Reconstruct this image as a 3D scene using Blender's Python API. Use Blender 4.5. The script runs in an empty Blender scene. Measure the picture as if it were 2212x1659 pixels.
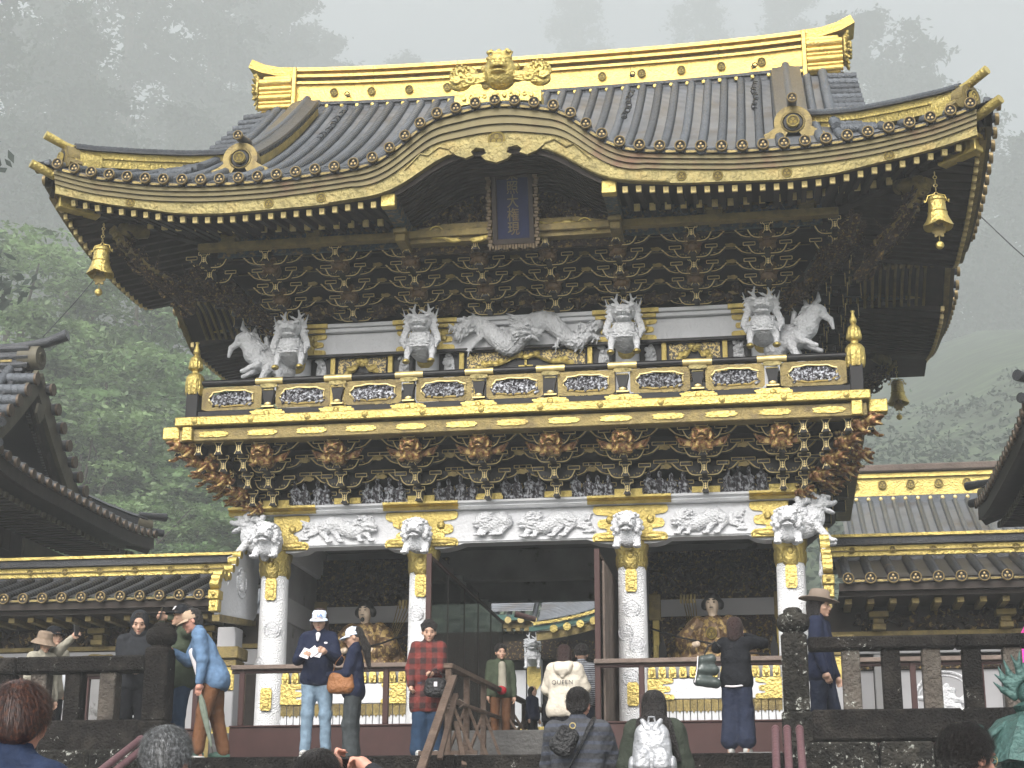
import bpy, math, random
import numpy as np
from mathutils import Vector, Matrix, Euler
from mathutils import noise as mnoise
random.seed(7)
rnd = random.Random(11)
sc = bpy.context.scene
COL = sc.collection
R = math.radians
PI = math.pi

# ------------------------------------------------------------------ camera
CAM = Vector((3.307, -21.67, -1.85))
YAW, PITCH, ROLL, FPX = R(9.13), R(16.70), R(.17), 3591.5
cF = Vector((-math.sin(YAW)*math.cos(PITCH), math.cos(YAW)*math.cos(PITCH), math.sin(PITCH)))
cR0 = Vector((math.cos(YAW), math.sin(YAW), 0))
cU0 = cR0.cross(cF)
cR = cR0*math.cos(ROLL)+cU0*math.sin(ROLL)
cU = cU0*math.cos(ROLL)-cR0*math.sin(ROLL)
cam_d = bpy.data.cameras.new('camera')
cam = bpy.data.objects.new('camera', cam_d)
COL.objects.link(cam)
m3 = Matrix((cR, cU, -cF)).transposed()
cam.matrix_world = Matrix.Translation(CAM) @ m3.to_4x4()
cam_d.sensor_width = 36
cam_d.lens = 36*FPX/2212
cam_d.clip_start = .1
cam_d.clip_end = 3000
sc.camera = cam

# ------------------------------------------------------------------ sky, sun, exposure
SUN_EL, SUN_AZ = R(42), R(188)      # azimuth measured from +y towards +x
w = bpy.data.worlds.new('World')
sc.world = w
w.use_nodes = True
nt = w.node_tree
nt.nodes.clear()
o_ = nt.nodes.new('ShaderNodeOutputWorld')
bg = nt.nodes.new('ShaderNodeBackground')
sky = nt.nodes.new('ShaderNodeTexSky')
sky.sky_type = 'NISHITA'
sky.sun_disc = False
sky.sun_elevation = SUN_EL
sky.sun_rotation = SUN_AZ
sky.dust_density = 5
sky.air_density = 1
hs = nt.nodes.new('ShaderNodeHueSaturation')
hs.inputs['Saturation'].default_value = .34
nt.links.new(sky.outputs[0], hs.inputs['Color'])
nt.links.new(hs.outputs[0], bg.inputs[0])
nt.links.new(bg.outputs[0], o_.inputs[0])
bg.inputs[1].default_value = .15
sun_d = bpy.data.lights.new('sun', 'SUN')
sun_d.energy = .8
sun_d.angle = R(35)
sun_d.color = (1, .985, .95)
sun = bpy.data.objects.new('sun', sun_d)
COL.objects.link(sun)
sdir = Vector((math.sin(SUN_AZ)*math.cos(SUN_EL), math.cos(SUN_AZ)*math.cos(SUN_EL), math.sin(SUN_EL)))
sun.rotation_euler = sdir.to_track_quat('Z', 'Y').to_euler()
sc.view_settings.view_transform = 'Standard'
sc.view_settings.look = 'None'
sc.view_settings.exposure = .90
sc.view_settings.gamma = 1
sc.view_settings.use_curve_mapping = False
sc.cycles.max_bounces = 8
sc.cycles.diffuse_bounces = 4
sc.cycles.glossy_bounces = 4
sc.cycles.transmission_bounces = 6
sc.cycles.transparent_max_bounces = 12
sc.cycles.volume_bounces = 2
HAZE_D = .0022
sc.cycles.use_denoising = True
sc.cycles.caustics_reflective = False
sc.cycles.caustics_refractive = False

# ------------------------------------------------------------------ materials
MATS = {}
def mat(name, col, rough=.6, metal=0., var=.0, vscale=8., bump=0., bscale=30., kind='noise', col2=None, c2lo=.5, c2hi=.6, c2scale=6., coat=0., alpha=None, extra=None, orand=0., spec=None):
    m = bpy.data.materials.new(name)
    m.use_nodes = True
    nt = m.node_tree
    N, L = nt.nodes, nt.links
    b = N['Principled BSDF']
    b.inputs['Roughness'].default_value = rough
    b.inputs['Metallic'].default_value = metal
    if coat: b.inputs['Coat Weight'].default_value = coat
    tc = N.new('ShaderNodeTexCoord')
    src = tc.outputs['Object']
    base = N.new('ShaderNodeRGB')
    base.outputs[0].default_value = (*col, 1)
    cur = base.outputs[0]
    if var:
        n = N.new('ShaderNodeTexNoise'); n.inputs['Scale'].default_value = vscale; n.inputs['Detail'].default_value = 5
        L.new(src, n.inputs['Vector'])
        mr = N.new('ShaderNodeMapRange'); mr.inputs[1].default_value = .25; mr.inputs[2].default_value = .75
        mr.inputs[3].default_value = 1-var; mr.inputs[4].default_value = 1+var
        L.new(n.outputs[0], mr.inputs[0])
        mx = N.new('ShaderNodeVectorMath'); mx.operation = 'SCALE'
        L.new(cur, mx.inputs[0]); L.new(mr.outputs[0], mx.inputs['Scale'])
        cur = mx.outputs[0]
    if col2 is not None:
        n = N.new('ShaderNodeTexNoise'); n.inputs['Scale'].default_value = c2scale; n.inputs['Detail'].default_value = 6; n.inputs['Roughness'].default_value = .65
        L.new(src, n.inputs['Vector'])
        mr = N.new('ShaderNodeMapRange'); mr.inputs[1].default_value = c2lo; mr.inputs[2].default_value = c2hi
        L.new(n.outputs[0], mr.inputs[0])
        mx = N.new('ShaderNodeMix'); mx.data_type = 'RGBA'
        L.new(mr.outputs[0], mx.inputs['Factor']); L.new(cur, mx.inputs[6]); mx.inputs[7].default_value = (*col2, 1)
        cur = mx.outputs[2]
    if orand:
        oi = N.new('ShaderNodeObjectInfo'); mr = N.new('ShaderNodeMapRange'); mr.inputs[3].default_value = 1-orand; mr.inputs[4].default_value = 1+orand
        L.new(oi.outputs['Random'], mr.inputs[0]); mx = N.new('ShaderNodeVectorMath'); mx.operation = 'SCALE'
        L.new(cur, mx.inputs[0]); L.new(mr.outputs[0], mx.inputs['Scale']); cur = mx.outputs[0]
    if spec is not None: b.inputs['Specular IOR Level'].default_value = spec
    L.new(cur, b.inputs['Base Color'])
    if bump:
        if kind == 'voronoi':
            n = N.new('ShaderNodeTexVoronoi'); n.inputs['Scale'].default_value = bscale; h = n.outputs['Distance']
            L.new(src, n.inputs['Vector'])
        elif kind == 'wave':
            n = N.new('ShaderNodeTexWave'); n.inputs['Scale'].default_value = bscale; n.inputs['Distortion'].default_value = 1.5; h = n.outputs[0]
            L.new(src, n.inputs['Vector'])
        elif kind == 'swirl':
            n = N.new('ShaderNodeTexVoronoi'); n.inputs['Scale'].default_value = bscale; n.inputs['Randomness'].default_value = .35
            L.new(src, n.inputs['Vector'])
            mm = N.new('ShaderNodeMath'); mm.operation = 'MULTIPLY'; mm.inputs[1].default_value = 26
            L.new(n.outputs['Distance'], mm.inputs[0])
            m2 = N.new('ShaderNodeMath'); m2.operation = 'SINE'; L.new(mm.outputs[0], m2.inputs[0]); h = m2.outputs[0]
        else:
            n = N.new('ShaderNodeTexNoise'); n.inputs['Scale'].default_value = bscale; n.inputs['Detail'].default_value = 6; h = n.outputs[0]
            L.new(src, n.inputs['Vector'])
        bp = N.new('ShaderNodeBump'); bp.inputs['Strength'].default_value = min(1, bump*8); bp.inputs['Distance'].default_value = bump*.1
        L.new(h, bp.inputs['Height']); L.new(bp.outputs[0], b.inputs['Normal'])
    if alpha is not None:
        b.inputs['Alpha'].default_value = alpha
    if extra: extra(m, N, L, b)
    MATS[name] = m
    return m

GOLD = mat('gold_leaf', (.57, .45, .145), .40, .82, var=.30, vscale=7, bump=.22, bscale=30, col2=(.27, .20, .075), c2lo=.50, c2hi=.78, c2scale=3.5, orand=.12)
RIDGEG = mat('bright_ridge_gold', (.66, .47, .135), .46, .72, var=.20, vscale=5, bump=.14, bscale=30, col2=(.38, .25, .09), c2lo=.58, c2hi=.75, c2scale=5)
GOLDM = mat('shade_dulled_gold_relief', (.25, .21, .085), .48, .6, var=.28, vscale=6, bump=.35, bscale=16, col2=(.26, .19, .07), c2lo=.5, c2hi=.75, c2scale=3, orand=.12)  # duller copy of the gold; the barge board's dark reflections put into its colour
GOLDD = mat('aged_gilding', (.22, .17, .062), .5, .5, var=.3, vscale=10, bump=.12, bscale=45, col2=(.12, .09, .045), c2lo=.5, c2hi=.7, c2scale=6, orand=.15)
GEDGE = mat('gilt_edge_line', (.78, .63, .31), .5, .25, var=.15, vscale=9)
GOLDL = mat('gold_edging', (.56, .45, .20), .42, .6, var=.3, vscale=9)
BLACK = mat('black_lacquer', (.008, .008, .009), .35, 0, var=.3, vscale=14)
BLACK.node_tree.nodes['Principled BSDF'].inputs['Specular IOR Level'].default_value = .22
WHITE = mat('chalk_white_paint', (.66, .67, .69), .72, 0, var=.05, vscale=3, bump=.12, bscale=22)
WHITES = mat('chalk_white_swirl_relief', (.80, .81, .82), .8, 0, var=.04, vscale=3, bump=.075, bscale=13, kind='swirl')
WHITEC = mat('white_carving', (.66, .67, .69), .66, 0, var=.10, vscale=9, bump=.16, bscale=38, kind='voronoi')
BRONZE = mat('red_gold_carving', (.21, .10, .045), .28, .6, var=.6, vscale=16, col2=(.50, .37, .14), c2lo=.50, c2hi=.58, c2scale=14, bump=.1, bscale=60, orand=.2)
DARKC = mat('dark_painted_carving', (.035, .024, .018), .45, .3, var=.5, vscale=20, col2=(.26, .18, .07), c2lo=.55, c2hi=.6, c2scale=18, bump=.4, bscale=40, spec=.3)
PAINTC = mat('coloured_figure_carving', (.055, .050, .060), .5, .1, var=.8, vscale=24, col2=(.50, .52, .56), c2lo=.50, c2hi=.55, c2scale=26, bump=.5, bscale=36, orand=.3)
BLUEC = mat('blue_green_painted_carving', (.03, .06, .08), .5, .1, var=.6, vscale=20, col2=(.20, .14, .06), c2lo=.5, c2hi=.6, c2scale=14, bump=.4, bscale=30)
TILE = mat('copper_tile_blue_grey', (.085, .095, .108), .36, .35, orand=.28, var=.22, vscale=5, bump=.18, bscale=60)
TILED = mat('wet_dark_copper_tile', (.040, .043, .048), .3, .35, orand=.3, var=.3, vscale=6, bump=.15, bscale=50, col2=(.12, .085, .05), c2lo=.62, c2hi=.75, c2scale=3)
def ribs(axis, scale, strength=.5, tint=.25):
    def f(m, N, L, b):
        tc = N.new('ShaderNodeTexCoord')
        wv = N.new('ShaderNodeTexWave'); wv.wave_type = 'BANDS'; wv.bands_direction = axis
        wv.inputs['Scale'].default_value = scale; wv.inputs['Distortion'].default_value = .35; wv.inputs['Detail'].default_value = 2
        L.new(tc.outputs['Object'], wv.inputs['Vector'])
        bp = N.new('ShaderNodeBump'); bp.inputs['Strength'].default_value = strength; bp.inputs['Distance'].default_value = .02
        L.new(wv.outputs[0], bp.inputs['Height']); L.new(bp.outputs[0], b.inputs['Normal'])
    return f
TILEY = mat('pan_tiles_in_courses', (.105, .115, .130), .38, .35, var=.35, vscale=2.2, col2=(.070, .060, .052), c2lo=.52, c2hi=.68, c2scale=1.2, extra=ribs('Y', 5.5, .9))
TILEX = mat('pan_tiles_side_slope', (.105, .108, .115), .42, .3, var=.3, vscale=2.2, extra=ribs('X', 5.5, .9))
BROWNR = mat('dull_red_brown_paint', (.052, .024, .022), .5, 0, var=.15, vscale=5, spec=.25)
WOODG = mat('weathered_grey_wood', (.16, .125, .105), .75, 0, var=.3, vscale=4, bump=.2, bscale=20, spec=.2, orand=.2)
WOODF = mat('old_brown_timber', (.115, .080, .060), .7, 0, var=.35, vscale=5, bump=.25, bscale=25, col2=(.20, .16, .12), c2lo=.55, c2hi=.75, c2scale=3, orand=.2, spec=.25)
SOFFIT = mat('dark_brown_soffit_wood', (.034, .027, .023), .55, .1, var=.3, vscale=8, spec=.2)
PURP = mat('mauve_painted_pipe', (.135, .070, .078), .45, .1, var=.15, vscale=9, bump=.1, bscale=20)
def stone_extra(th):
    def f(m, N, L, b):
        tc = N.new('ShaderNodeTexCoord')
        n1 = N.new('ShaderNodeTexNoise'); n1.inputs['Scale'].default_value = 24; n1.inputs['Detail'].default_value = 8; n1.inputs['Roughness'].default_value = .7
        n2 = N.new('ShaderNodeTexNoise'); n2.inputs['Scale'].default_value = 4; n2.inputs['Detail'].default_value = 4
        for n in (n1, n2): L.new(tc.outputs['Object'], n.inputs['Vector'])
        ad = N.new('ShaderNodeMath'); ad.operation = 'MULTIPLY_ADD'; ad.inputs[1].default_value = .5
        L.new(n2.outputs[0], ad.inputs[0]); L.new(n1.outputs[0], ad.inputs[2])
        mr = N.new('ShaderNodeMapRange'); mr.inputs[1].default_value = th; mr.inputs[2].default_value = th+.045
        L.new(ad.outputs[0], mr.inputs[0])
        mx = N.new('ShaderNodeMix'); mx.data_type = 'RGBA'
        prev = b.inputs['Base Color'].links[0].from_socket
        L.new(mr.outputs[0], mx.inputs['Factor']); L.new(prev, mx.inputs[6]); mx.inputs[7].default_value = (.40, .41, .37, 1)
        L.new(mx.outputs[2], b.inputs['Base Color'])
    return f
STONE = mat('dark_damp_stone', (.011, .0095, .0085), .78, 0, var=.5, vscale=6, bump=.45, bscale=40, col2=(.036, .031, .026), c2lo=.5, c2hi=.75, c2scale=3, extra=stone_extra(.94), spec=.15, orand=.3)
STONEL = mat('lichen_spotted_stone', (.016, .015, .013), .85, 0, var=.5, vscale=6, bump=.9, bscale=25, col2=(.05, .046, .038), c2lo=.45, c2hi=.7, c2scale=5, extra=stone_extra(.85), spec=.15, orand=.3)
PLINTH = mat('dark_plinth_stone', (.075, .073, .070), .7, 0, var=.3, vscale=4, bump=.25, bscale=20)
STONEP = mat('grey_paving_stone', (.20, .20, .195), .6, 0, var=.25, vscale=4, bump=.2, bscale=20)
GREYP = mat('grey_white_plaster', (.34, .34, .35), .7, 0, var=.06, vscale=4)
CEIL = mat('painted_ceiling_grey', (.24, .24, .24), .7, 0, var=.25, vscale=2.5, col2=(.06, .055, .05), c2lo=.58, c2hi=.66, c2scale=2.2, spec=.2)
PATINA = mat('verdigris_bronze', (.045, .10, .09), .45, .4, var=.3, vscale=7, col2=(.025, .05, .045), c2lo=.55, c2hi=.7, c2scale=8, bump=.2, bscale=30)
GREENT = mat('green_patina_trim', (.05, .13, .11), .6, .1, var=.2)
BLUET = mat('deep_blue_lacquer', (.006, .011, .042), .6, 0, var=.2, spec=.2)

# ------------------------------------------------------------------ mesh builder
class MB:
    def __init__(s): s.v = []; s.f = []; s.m = []
    def add(s, v, f, mi=0, M=None):
        b = len(s.v)
        if M is not None: v = [tuple(M @ Vector(p)) for p in v]
        s.v += [tuple(p) for p in v]
        s.f += [tuple(i+b for i in q) for q in f]
        s.m += [mi]*len(f)
        return s
    def box(s, x0, x1, y0, y1, z0, z1, mi=0, M=None, c=0.0):
        if c <= 0:
            v = [(x, y, z) for x in (x0, x1) for y in (y0, y1) for z in (z0, z1)]
            f = [(0,1,3,2), (4,6,7,5), (0,4,5,1), (2,3,7,6), (0,2,6,4), (1,5,7,3)]
            return s.add(v, f, mi, M)
        v = []; X = (x0, x1); Y = (y0, y1); Z = (z0, z1); sg = (1, -1)
        for i in (0, 1):
            for j in (0, 1):
                for k in (0, 1):
                    v += [(X[i], Y[j]+sg[j]*c, Z[k]+sg[k]*c), (X[i]+sg[i]*c, Y[j], Z[k]+sg[k]*c), (X[i]+sg[i]*c, Y[j]+sg[j]*c, Z[k])]
        I = lambda i, j, k, a: (i*4+j*2+k)*3+a
        f = [[I(0,0,0,0), I(0,0,1,0), I(0,1,1,0), I(0,1,0,0)], [I(1,0,0,0), I(1,1,0,0), I(1,1,1,0), I(1,0,1,0)],
             [I(0,0,0,1), I(1,0,0,1), I(1,0,1,1), I(0,0,1,1)], [I(0,1,0,1), I(0,1,1,1), I(1,1,1,1), I(1,1,0,1)],
             [I(0,0,0,2), I(0,1,0,2), I(1,1,0,2), I(1,0,0,2)], [I(0,0,1,2), I(1,0,1,2), I(1,1,1,2), I(0,1,1,2)]]
        for i in (0, 1):
            for j in (0, 1):
                q = [I(i,j,0,0), I(i,j,1,0), I(i,j,1,1), I(i,j,0,1)]; f.append(q if i == j else q[::-1])
                q = [I(i,0,j,0), I(i,1,j,0), I(i,1,j,2), I(i,0,j,2)]; f.append(q[::-1] if i == j else q)
                q = [I(0,i,j,1), I(1,i,j,1), I(1,i,j,2), I(0,i,j,2)]; f.append(q if i == j else q[::-1])
                for k in (0, 1):
                    q = [I(i,j,k,0), I(i,j,k,1), I(i,j,k,2)]; f.append(q if (i+j+k) % 2 else q[::-1])
        return s.add(v, f, mi, M)
    def prism(s, poly, y0, y1, mi=0, M=None):      # poly in (x,z), front face at y0
        n = len(poly)
        v = [(x, y0, z) for x, z in poly]+[(x, y1, z) for x, z in poly]
        f = [tuple(range(n)), tuple(range(2*n-1, n-1, -1))]
        f += [(i, i+n, (i+1) % n+n, (i+1) % n) for i in range(n)]
        return s.add(v, f, mi, M)
    def tube(s, path, r, n=6, mi=0, M=None, cap=True, flat=1.0):
        P = [Vector(p) for p in path]; k = len(P)
        rr = r if hasattr(r, '__len__') else [r]*k
        v = []; f = []
        up = Vector((0, 0, 1))
        for i, p in enumerate(P):
            t = (P[min(i+1, k-1)]-P[max(i-1, 0)])
            t = t.normalized() if t.length > 1e-9 else Vector((0, 1, 0))
            u = up if abs(t.dot(up)) < .95 else Vector((0, 1, 0))
            a = t.cross(u).normalized(); b = a.cross(t)
            for j in range(n):
                q = 2*PI*j/n
                v.append(p+a*(math.cos(q)*rr[i])+b*(math.sin(q)*rr[i]*flat))
        for i in range(k-1):
            for j in range(n):
                a_, b_ = i*n+j, i*n+(j+1) % n
                f.append((a_, b_, b_+n, a_+n))
        if cap: f += [tuple(range(n-1, -1, -1)), tuple(range((k-1)*n, k*n))]
        return s.add(v, f, mi, M)
    def lathe(s, prof, n=16, mi=0, M=None, sq=0):    # prof (r,z) around z
        v = []; f = []
        for r, z in prof:
            for j in range(n):
                a = 2*PI*j/n
                v.append((r*math.cos(a), r*math.sin(a), z))
        k = len(prof)
        for i in range(k-1):
            for j in range(n):
                a_, b_ = i*n+j, i*n+(j+1) % n
                f.append((a_, b_, b_+n, a_+n))
        f += [tuple(range(n-1, -1, -1)), tuple(range((k-1)*n, k*n))]
        return s.add(v, f, mi, M)
    def ball(s, c, r, n=10, mi=0, M=None):
        rx, ry, rz = r if hasattr(r, '__len__') else (r, r, r)
        k = max(4, n//2); v = []; f = []
        for i in range(1, k):
            a = PI*i/k
            for j in range(n):
                b = 2*PI*j/n
                v.append((c[0]+rx*math.sin(a)*math.cos(b), c[1]+ry*math.sin(a)*math.sin(b), c[2]+rz*math.cos(a)))
        t = len(v); v += [(c[0], c[1], c[2]+rz), (c[0], c[1], c[2]-rz)]
        for i in range(k-2):
            for j in range(n):
                a_, b_ = i*n+j, i*n+(j+1) % n
                f.append((a_, a_+n, b_+n, b_))
        for j in range(n):
            f.append((t, j, (j+1) % n)); f.append((t+1, (k-2)*n+(j+1) % n, (k-2)*n+j))
        return s.add(v, f, mi, M)
    def torus(s, c, R_, r, n=16, m=6, axis='y', mi=0, M=None):
        path = []
        for j in range(n+1):
            a = 2*PI*j/n
            d = (R_*math.cos(a), R_*math.sin(a))
            path.append({'y': (c[0]+d[0], c[1], c[2]+d[1]), 'z': (c[0]+d[0], c[1]+d[1], c[2]), 'x': (c[0], c[1]+d[0], c[2]+d[1])}[axis])
        return s.tube(path, r, m, mi, M, cap=False)
    def grid(s, fn, nu, nv, mi=0, M=None):       # fn(i,j) -> point
        v = [fn(i, j) for i in range(nu) for j in range(nv)]
        f = [(i*nv+j, (i+1)*nv+j, (i+1)*nv+j+1, i*nv+j+1) for i in range(nu-1) for j in range(nv-1)]
        return s.add(v, f, mi, M)
    def sweep(s, path, prof, side=None, mi=0, M=None, closed=True, mis=None):
        # prof (a,b): a along side vector, b up ; path points; side fixed vector or per-point fn
        k = len(path); n = len(prof); v = []; f = []; ms = []
        for i, p in enumerate(path):
            p = Vector(p)
            sd = side(i) if callable(side) else Vector(side)
            up = None
            t = (Vector(path[min(i+1, k-1)])-Vector(path[max(i-1, 0)])).normalized()
            up = sd.cross(t).normalized()
            if up.z < 0: up = -up
            for a, b in prof: v.append(p+sd*a+up*b)
        m_ = n if closed else n-1
        for i in range(k-1):
            for j in range(m_):
                f.append((i*n+j, i*n+(j+1) % n, (i+1)*n+(j+1) % n, (i+1)*n+j)); ms.append(mis[j] if mis else mi)
        if closed: f += [tuple(range(n-1, -1, -1)), tuple(range((k-1)*n, k*n))]; ms += [mis[0] if mis else mi]*2
        b0 = len(s.f); s.add(v, f, mi, M); s.m[b0:] = ms
        return s
    def mesh(s, name, mats, smooth=False):
        me = bpy.data.meshes.new(name)
        me.from_pydata([tuple(p) for p in s.v], [], s.f)
        mats = mats if isinstance(mats, (list, tuple)) else [mats]
        for m in mats: me.materials.append(m)
        if len(mats) > 1: me.polygons.foreach_set('material_index', s.m)
        if smooth:
            me.polygons.foreach_set('use_smooth', [True]*len(me.polygons))
            if smooth != 'all': me.set_sharp_from_angle(angle=R(38 if smooth is True else smooth))
        me.update()
        return me

def link(name, data, parent=None, loc=(0, 0, 0), rot=(0, 0, 0), scl=(1, 1, 1)):
    o = bpy.data.objects.new(name, data)
    COL.objects.link(o)
    o.location = loc; o.rotation_euler = rot
    o.scale = scl if hasattr(scl, '__len__') else (scl, scl, scl)
    if parent is not None: o.parent = parent
    return o
def part(name, mb, mats, parent=None, loc=(0, 0, 0), rot=(0, 0, 0), scl=(1, 1, 1), smooth=False, kind=None, label=None):
    me = mb.mesh(name, mats, smooth) if isinstance(mb, MB) else mb
    o = link(name, me, parent, loc, rot, scl)
    if kind: o['kind'] = kind
    if label: o['label'] = label
    return o
def thing(name, label, cat, loc=(0, 0, 0), rotz=0., group=None):
    o = link(name, None, None, loc, (0, 0, rotz))
    o.empty_display_size = .2
    o['label'] = label; o['category'] = cat
    if group: o['group'] = group
    return o
def tag(o, label, cat, group=None):
    o['label'] = label; o['category'] = cat
    if group: o['group'] = group
    return o
def struct(name, mb, mats, smooth=False):
    o = part(name, mb, mats, smooth=smooth); o['kind'] = 'structure'; return o
def copy_tree(o, parent=None):
    c = o.copy(); COL.objects.link(c)
    if parent is not None: c.parent = parent
    for ch in list(o.children): copy_tree(ch, c)
    return c
def rod(name, p, q, w_, d_, m, parent, c=.004):
    p, q = Vector(p), Vector(q); t = q-p
    rot = t.to_track_quat('Z', 'Y').to_euler()
    return part(name, MB().box(-w_/2, w_/2, -d_/2, d_/2, 0, t.length, c=c), m, parent, p, rot)

# ------------------------------------------------------------------ organic shapes: smooth union of capsules and ellipsoids, surface nets
def E(c, r, rot=None, k=.02, neg=False): return ('e', Vector(c), Vector(r if hasattr(r, '__len__') else (r, r, r)), rot, k, neg)
def C(a, b, ra, rb=None, k=.02, neg=False): return ('c', Vector(a), Vector(b), ra, ra if rb is None else rb, k, neg)
def tufts(pts, rad, n, seed, L=.05, r=.014, front=.7):
    # small locks, fins and scales standing off a carved body
    q = random.Random(seed); P = []
    for i in range(n):
        t = q.uniform(0, len(pts)-1.001); j = int(t); u = t-j
        a, b = Vector(pts[j]), Vector(pts[j+1]); c_ = a.lerp(b, u); tn = (b-a).normalized()
        d = Vector((q.gauss(0, 1), -abs(q.gauss(0, 1))*front, q.gauss(0, 1))); d -= tn*d.dot(tn); d.normalize()
        s0 = c_+d*rad*.9; m_ = s0+(d*.5-tn*.9+Vector((0, 0, q.uniform(-.3, .3))))*L*.5; e_ = m_+(d*.1-tn+Vector((0, 0, q.uniform(-.6, .6))))*L*.6
        P += [C(s0, m_, r, r*.8, k=.005), C(m_, e_, r*.8, r*.3, k=.004)]
    return P
def bounds(p):
    if p[0] == 'e':
        m = max(p[2]) if p[3] is not None else None
        r = Vector((m, m, m)) if m else p[2]
        return p[1]-r, p[1]+r
    r = max(p[3], p[4]); a, b = p[1], p[2]
    return (Vector([min(a[i], b[i])-r for i in range(3)]), Vector([max(a[i], b[i])+r for i in range(3)]))
def sculpt(prims, vox, name='carving', wob=0., wsc=20.):
    pos = [p for p in prims if not p[-1]]
    lo = Vector([min(bounds(p)[0][i] for p in pos) for i in range(3)])-Vector((vox*3,)*3)
    hi = Vector([max(bounds(p)[1][i] for p in pos) for i in range(3)])+Vector((vox*3,)*3)
    dims = [int(math.ceil((hi[i]-lo[i])/vox))+1 for i in range(3)]
    D = np.full(dims, .25, np.float32)
    ax = [lo[i]+np.arange(dims[i], dtype=np.float32)*vox for i in range(3)]
    for p in prims:
        k = max(p[-2], 1e-4); neg = p[-1]
        b0, b1 = bounds(p)
        sl = []
        for i in range(3):
            s0 = max(0, int((b0[i]-k-3*vox-lo[i])/vox)); s1 = min(dims[i], int((b1[i]+k+3*vox-lo[i])/vox)+2)
            sl.append(slice(s0, max(s0+1, s1)))
        X = ax[0][sl[0]][:, None, None]; Y = ax[1][sl[1]][None, :, None]; Z = ax[2][sl[2]][None, None, :]
        if p[0] == 'e':
            x, y, z = X-p[1].x, Y-p[1].y, Z-p[1].z
            if p[3] is not None:
                Mx = Euler([R(a) for a in p[3]]).to_matrix().transposed()
                x, y, z = (Mx[0][0]*x+Mx[0][1]*y+Mx[0][2]*z, Mx[1][0]*x+Mx[1][1]*y+Mx[1][2]*z, Mx[2][0]*x+Mx[2][1]*y+Mx[2][2]*z)
            r = p[2]
            k0 = np.sqrt((x/r.x)**2+(y/r.y)**2+(z/r.z)**2)
            k1 = np.sqrt((x/r.x**2)**2+(y/r.y**2)**2+(z/r.z**2)**2)+1e-6
            d = k0*(k0-1)/k1
        else:
            a, b = p[1], p[2]; ab = b-a; L2 = max(ab.dot(ab), 1e-9)
            t = np.clip(((X-a.x)*ab.x+(Y-a.y)*ab.y+(Z-a.z)*ab.z)/L2, 0, 1)
            d = np.sqrt((X-a.x-t*ab.x)**2+(Y-a.y-t*ab.y)**2+(Z-a.z-t*ab.z)**2)-(p[3]+(p[4]-p[3])*t)
        S = D[sl[0], sl[1], sl[2]]
        if neg:
            h = np.clip(.5-.5*(S+d)/k, 0, 1); n_ = S*(1-h)+(-d)*h+k*h*(1-h)
        else:
            h = np.clip(.5+.5*(S-d)/k, 0, 1); n_ = S*(1-h)+d*h-k*h*(1-h)
        D[sl[0], sl[1], sl[2]] = n_
    if wob:
        X = ax[0][:, None, None]; Y = ax[1][None, :, None]; Z = ax[2][None, None, :]
        D += wob*(np.sin(wsc*X+2.2*np.sin(wsc*.35*Z+1))*np.sin(wsc*.55*Z+2*np.sin(wsc*.7*Y)+1.5*np.sin(wsc*.4*X))*np.sin(wsc*.9*Y+2.1))
    return nets(D, lo, vox, name)
def nets(D, lo, vox, name):
    ins = D < 0
    nx, ny, nz = D.shape
    cor = [(i, j, k) for i in (0, 1) for j in (0, 1) for k in (0, 1)]
    sl = lambda c: (slice(c[0], nx-1+c[0]), slice(c[1], ny-1+c[1]), slice(c[2], nz-1+c[2]))
    cnt = sum(ins[sl(c)].astype(np.int8) for c in cor)
    act = (cnt > 0) & (cnt < 8)
    I = np.argwhere(act)
    idx = -np.ones(act.shape, np.int64); idx[act] = np.arange(len(I))
    acc = np.zeros((len(I), 3), np.float32); num = np.zeros(len(I), np.float32)
    for a in cor:
        for d in range(3):
            if a[d] == 1: continue
            b = list(a); b[d] = 1
            va = D[I[:, 0]+a[0], I[:, 1]+a[1], I[:, 2]+a[2]]; vb = D[I[:, 0]+b[0], I[:, 1]+b[1], I[:, 2]+b[2]]
            cr = (va < 0) != (vb < 0)
            t = np.where(cr, va/np.where(cr, va-vb, 1), 0)
            q = np.tile(np.array(a, np.float32), (len(I), 1)); q[:, d] += t
            acc[cr] += q[cr]; num[cr] += 1
    V = (I+acc/num[:, None])*vox+np.array(lo, np.float32)
    F = []
    for d in range(3):
        s0 = [slice(1, None)]*3; s1 = [slice(1, None)]*3
        A = ins; e = np.zeros_like(ins)
        sa = [slice(None)]*3; sb = [slice(None)]*3; sa[d] = slice(0, -1); sb[d] = slice(1, None)
        ch = ins[tuple(sa)] != ins[tuple(sb)]
        P = np.argwhere(ch); u, v = [(1, 2), (2, 0), (0, 1)][d]
        ok = (P[:, u] > 0) & (P[:, v] > 0) & (P[:, u] < D.shape[u]-1) & (P[:, v] < D.shape[v]-1)
        P = P[ok]
        g = lambda du, dv: idx[tuple((P-np.array([du if ax_ == u else dv if ax_ == v else 0 for ax_ in range(3)])).T)]
        q = np.stack([g(1, 1), g(0, 1), g(0, 0), g(1, 0)], 1)
        up = ins[P[:, 0], P[:, 1], P[:, 2]]
        q = np.where(up[:, None], q, q[:, ::-1])
        F.append(q)
    F = np.concatenate(F)
    me = bpy.data.meshes.new(name)
    me.vertices.add(len(V)); me.vertices.foreach_set('co', V.astype(np.float32).ravel())
    me.loops.add(len(F)*4); me.loops.foreach_set('vertex_index', F.astype(np.int32).ravel())
    me.polygons.add(len(F)); me.polygons.foreach_set('loop_start', np.arange(0, len(F)*4, 4, dtype=np.int32))
    me.polygons.foreach_set('use_smooth', [True]*len(F))
    me.update(); me.validate()
    return me
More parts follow.
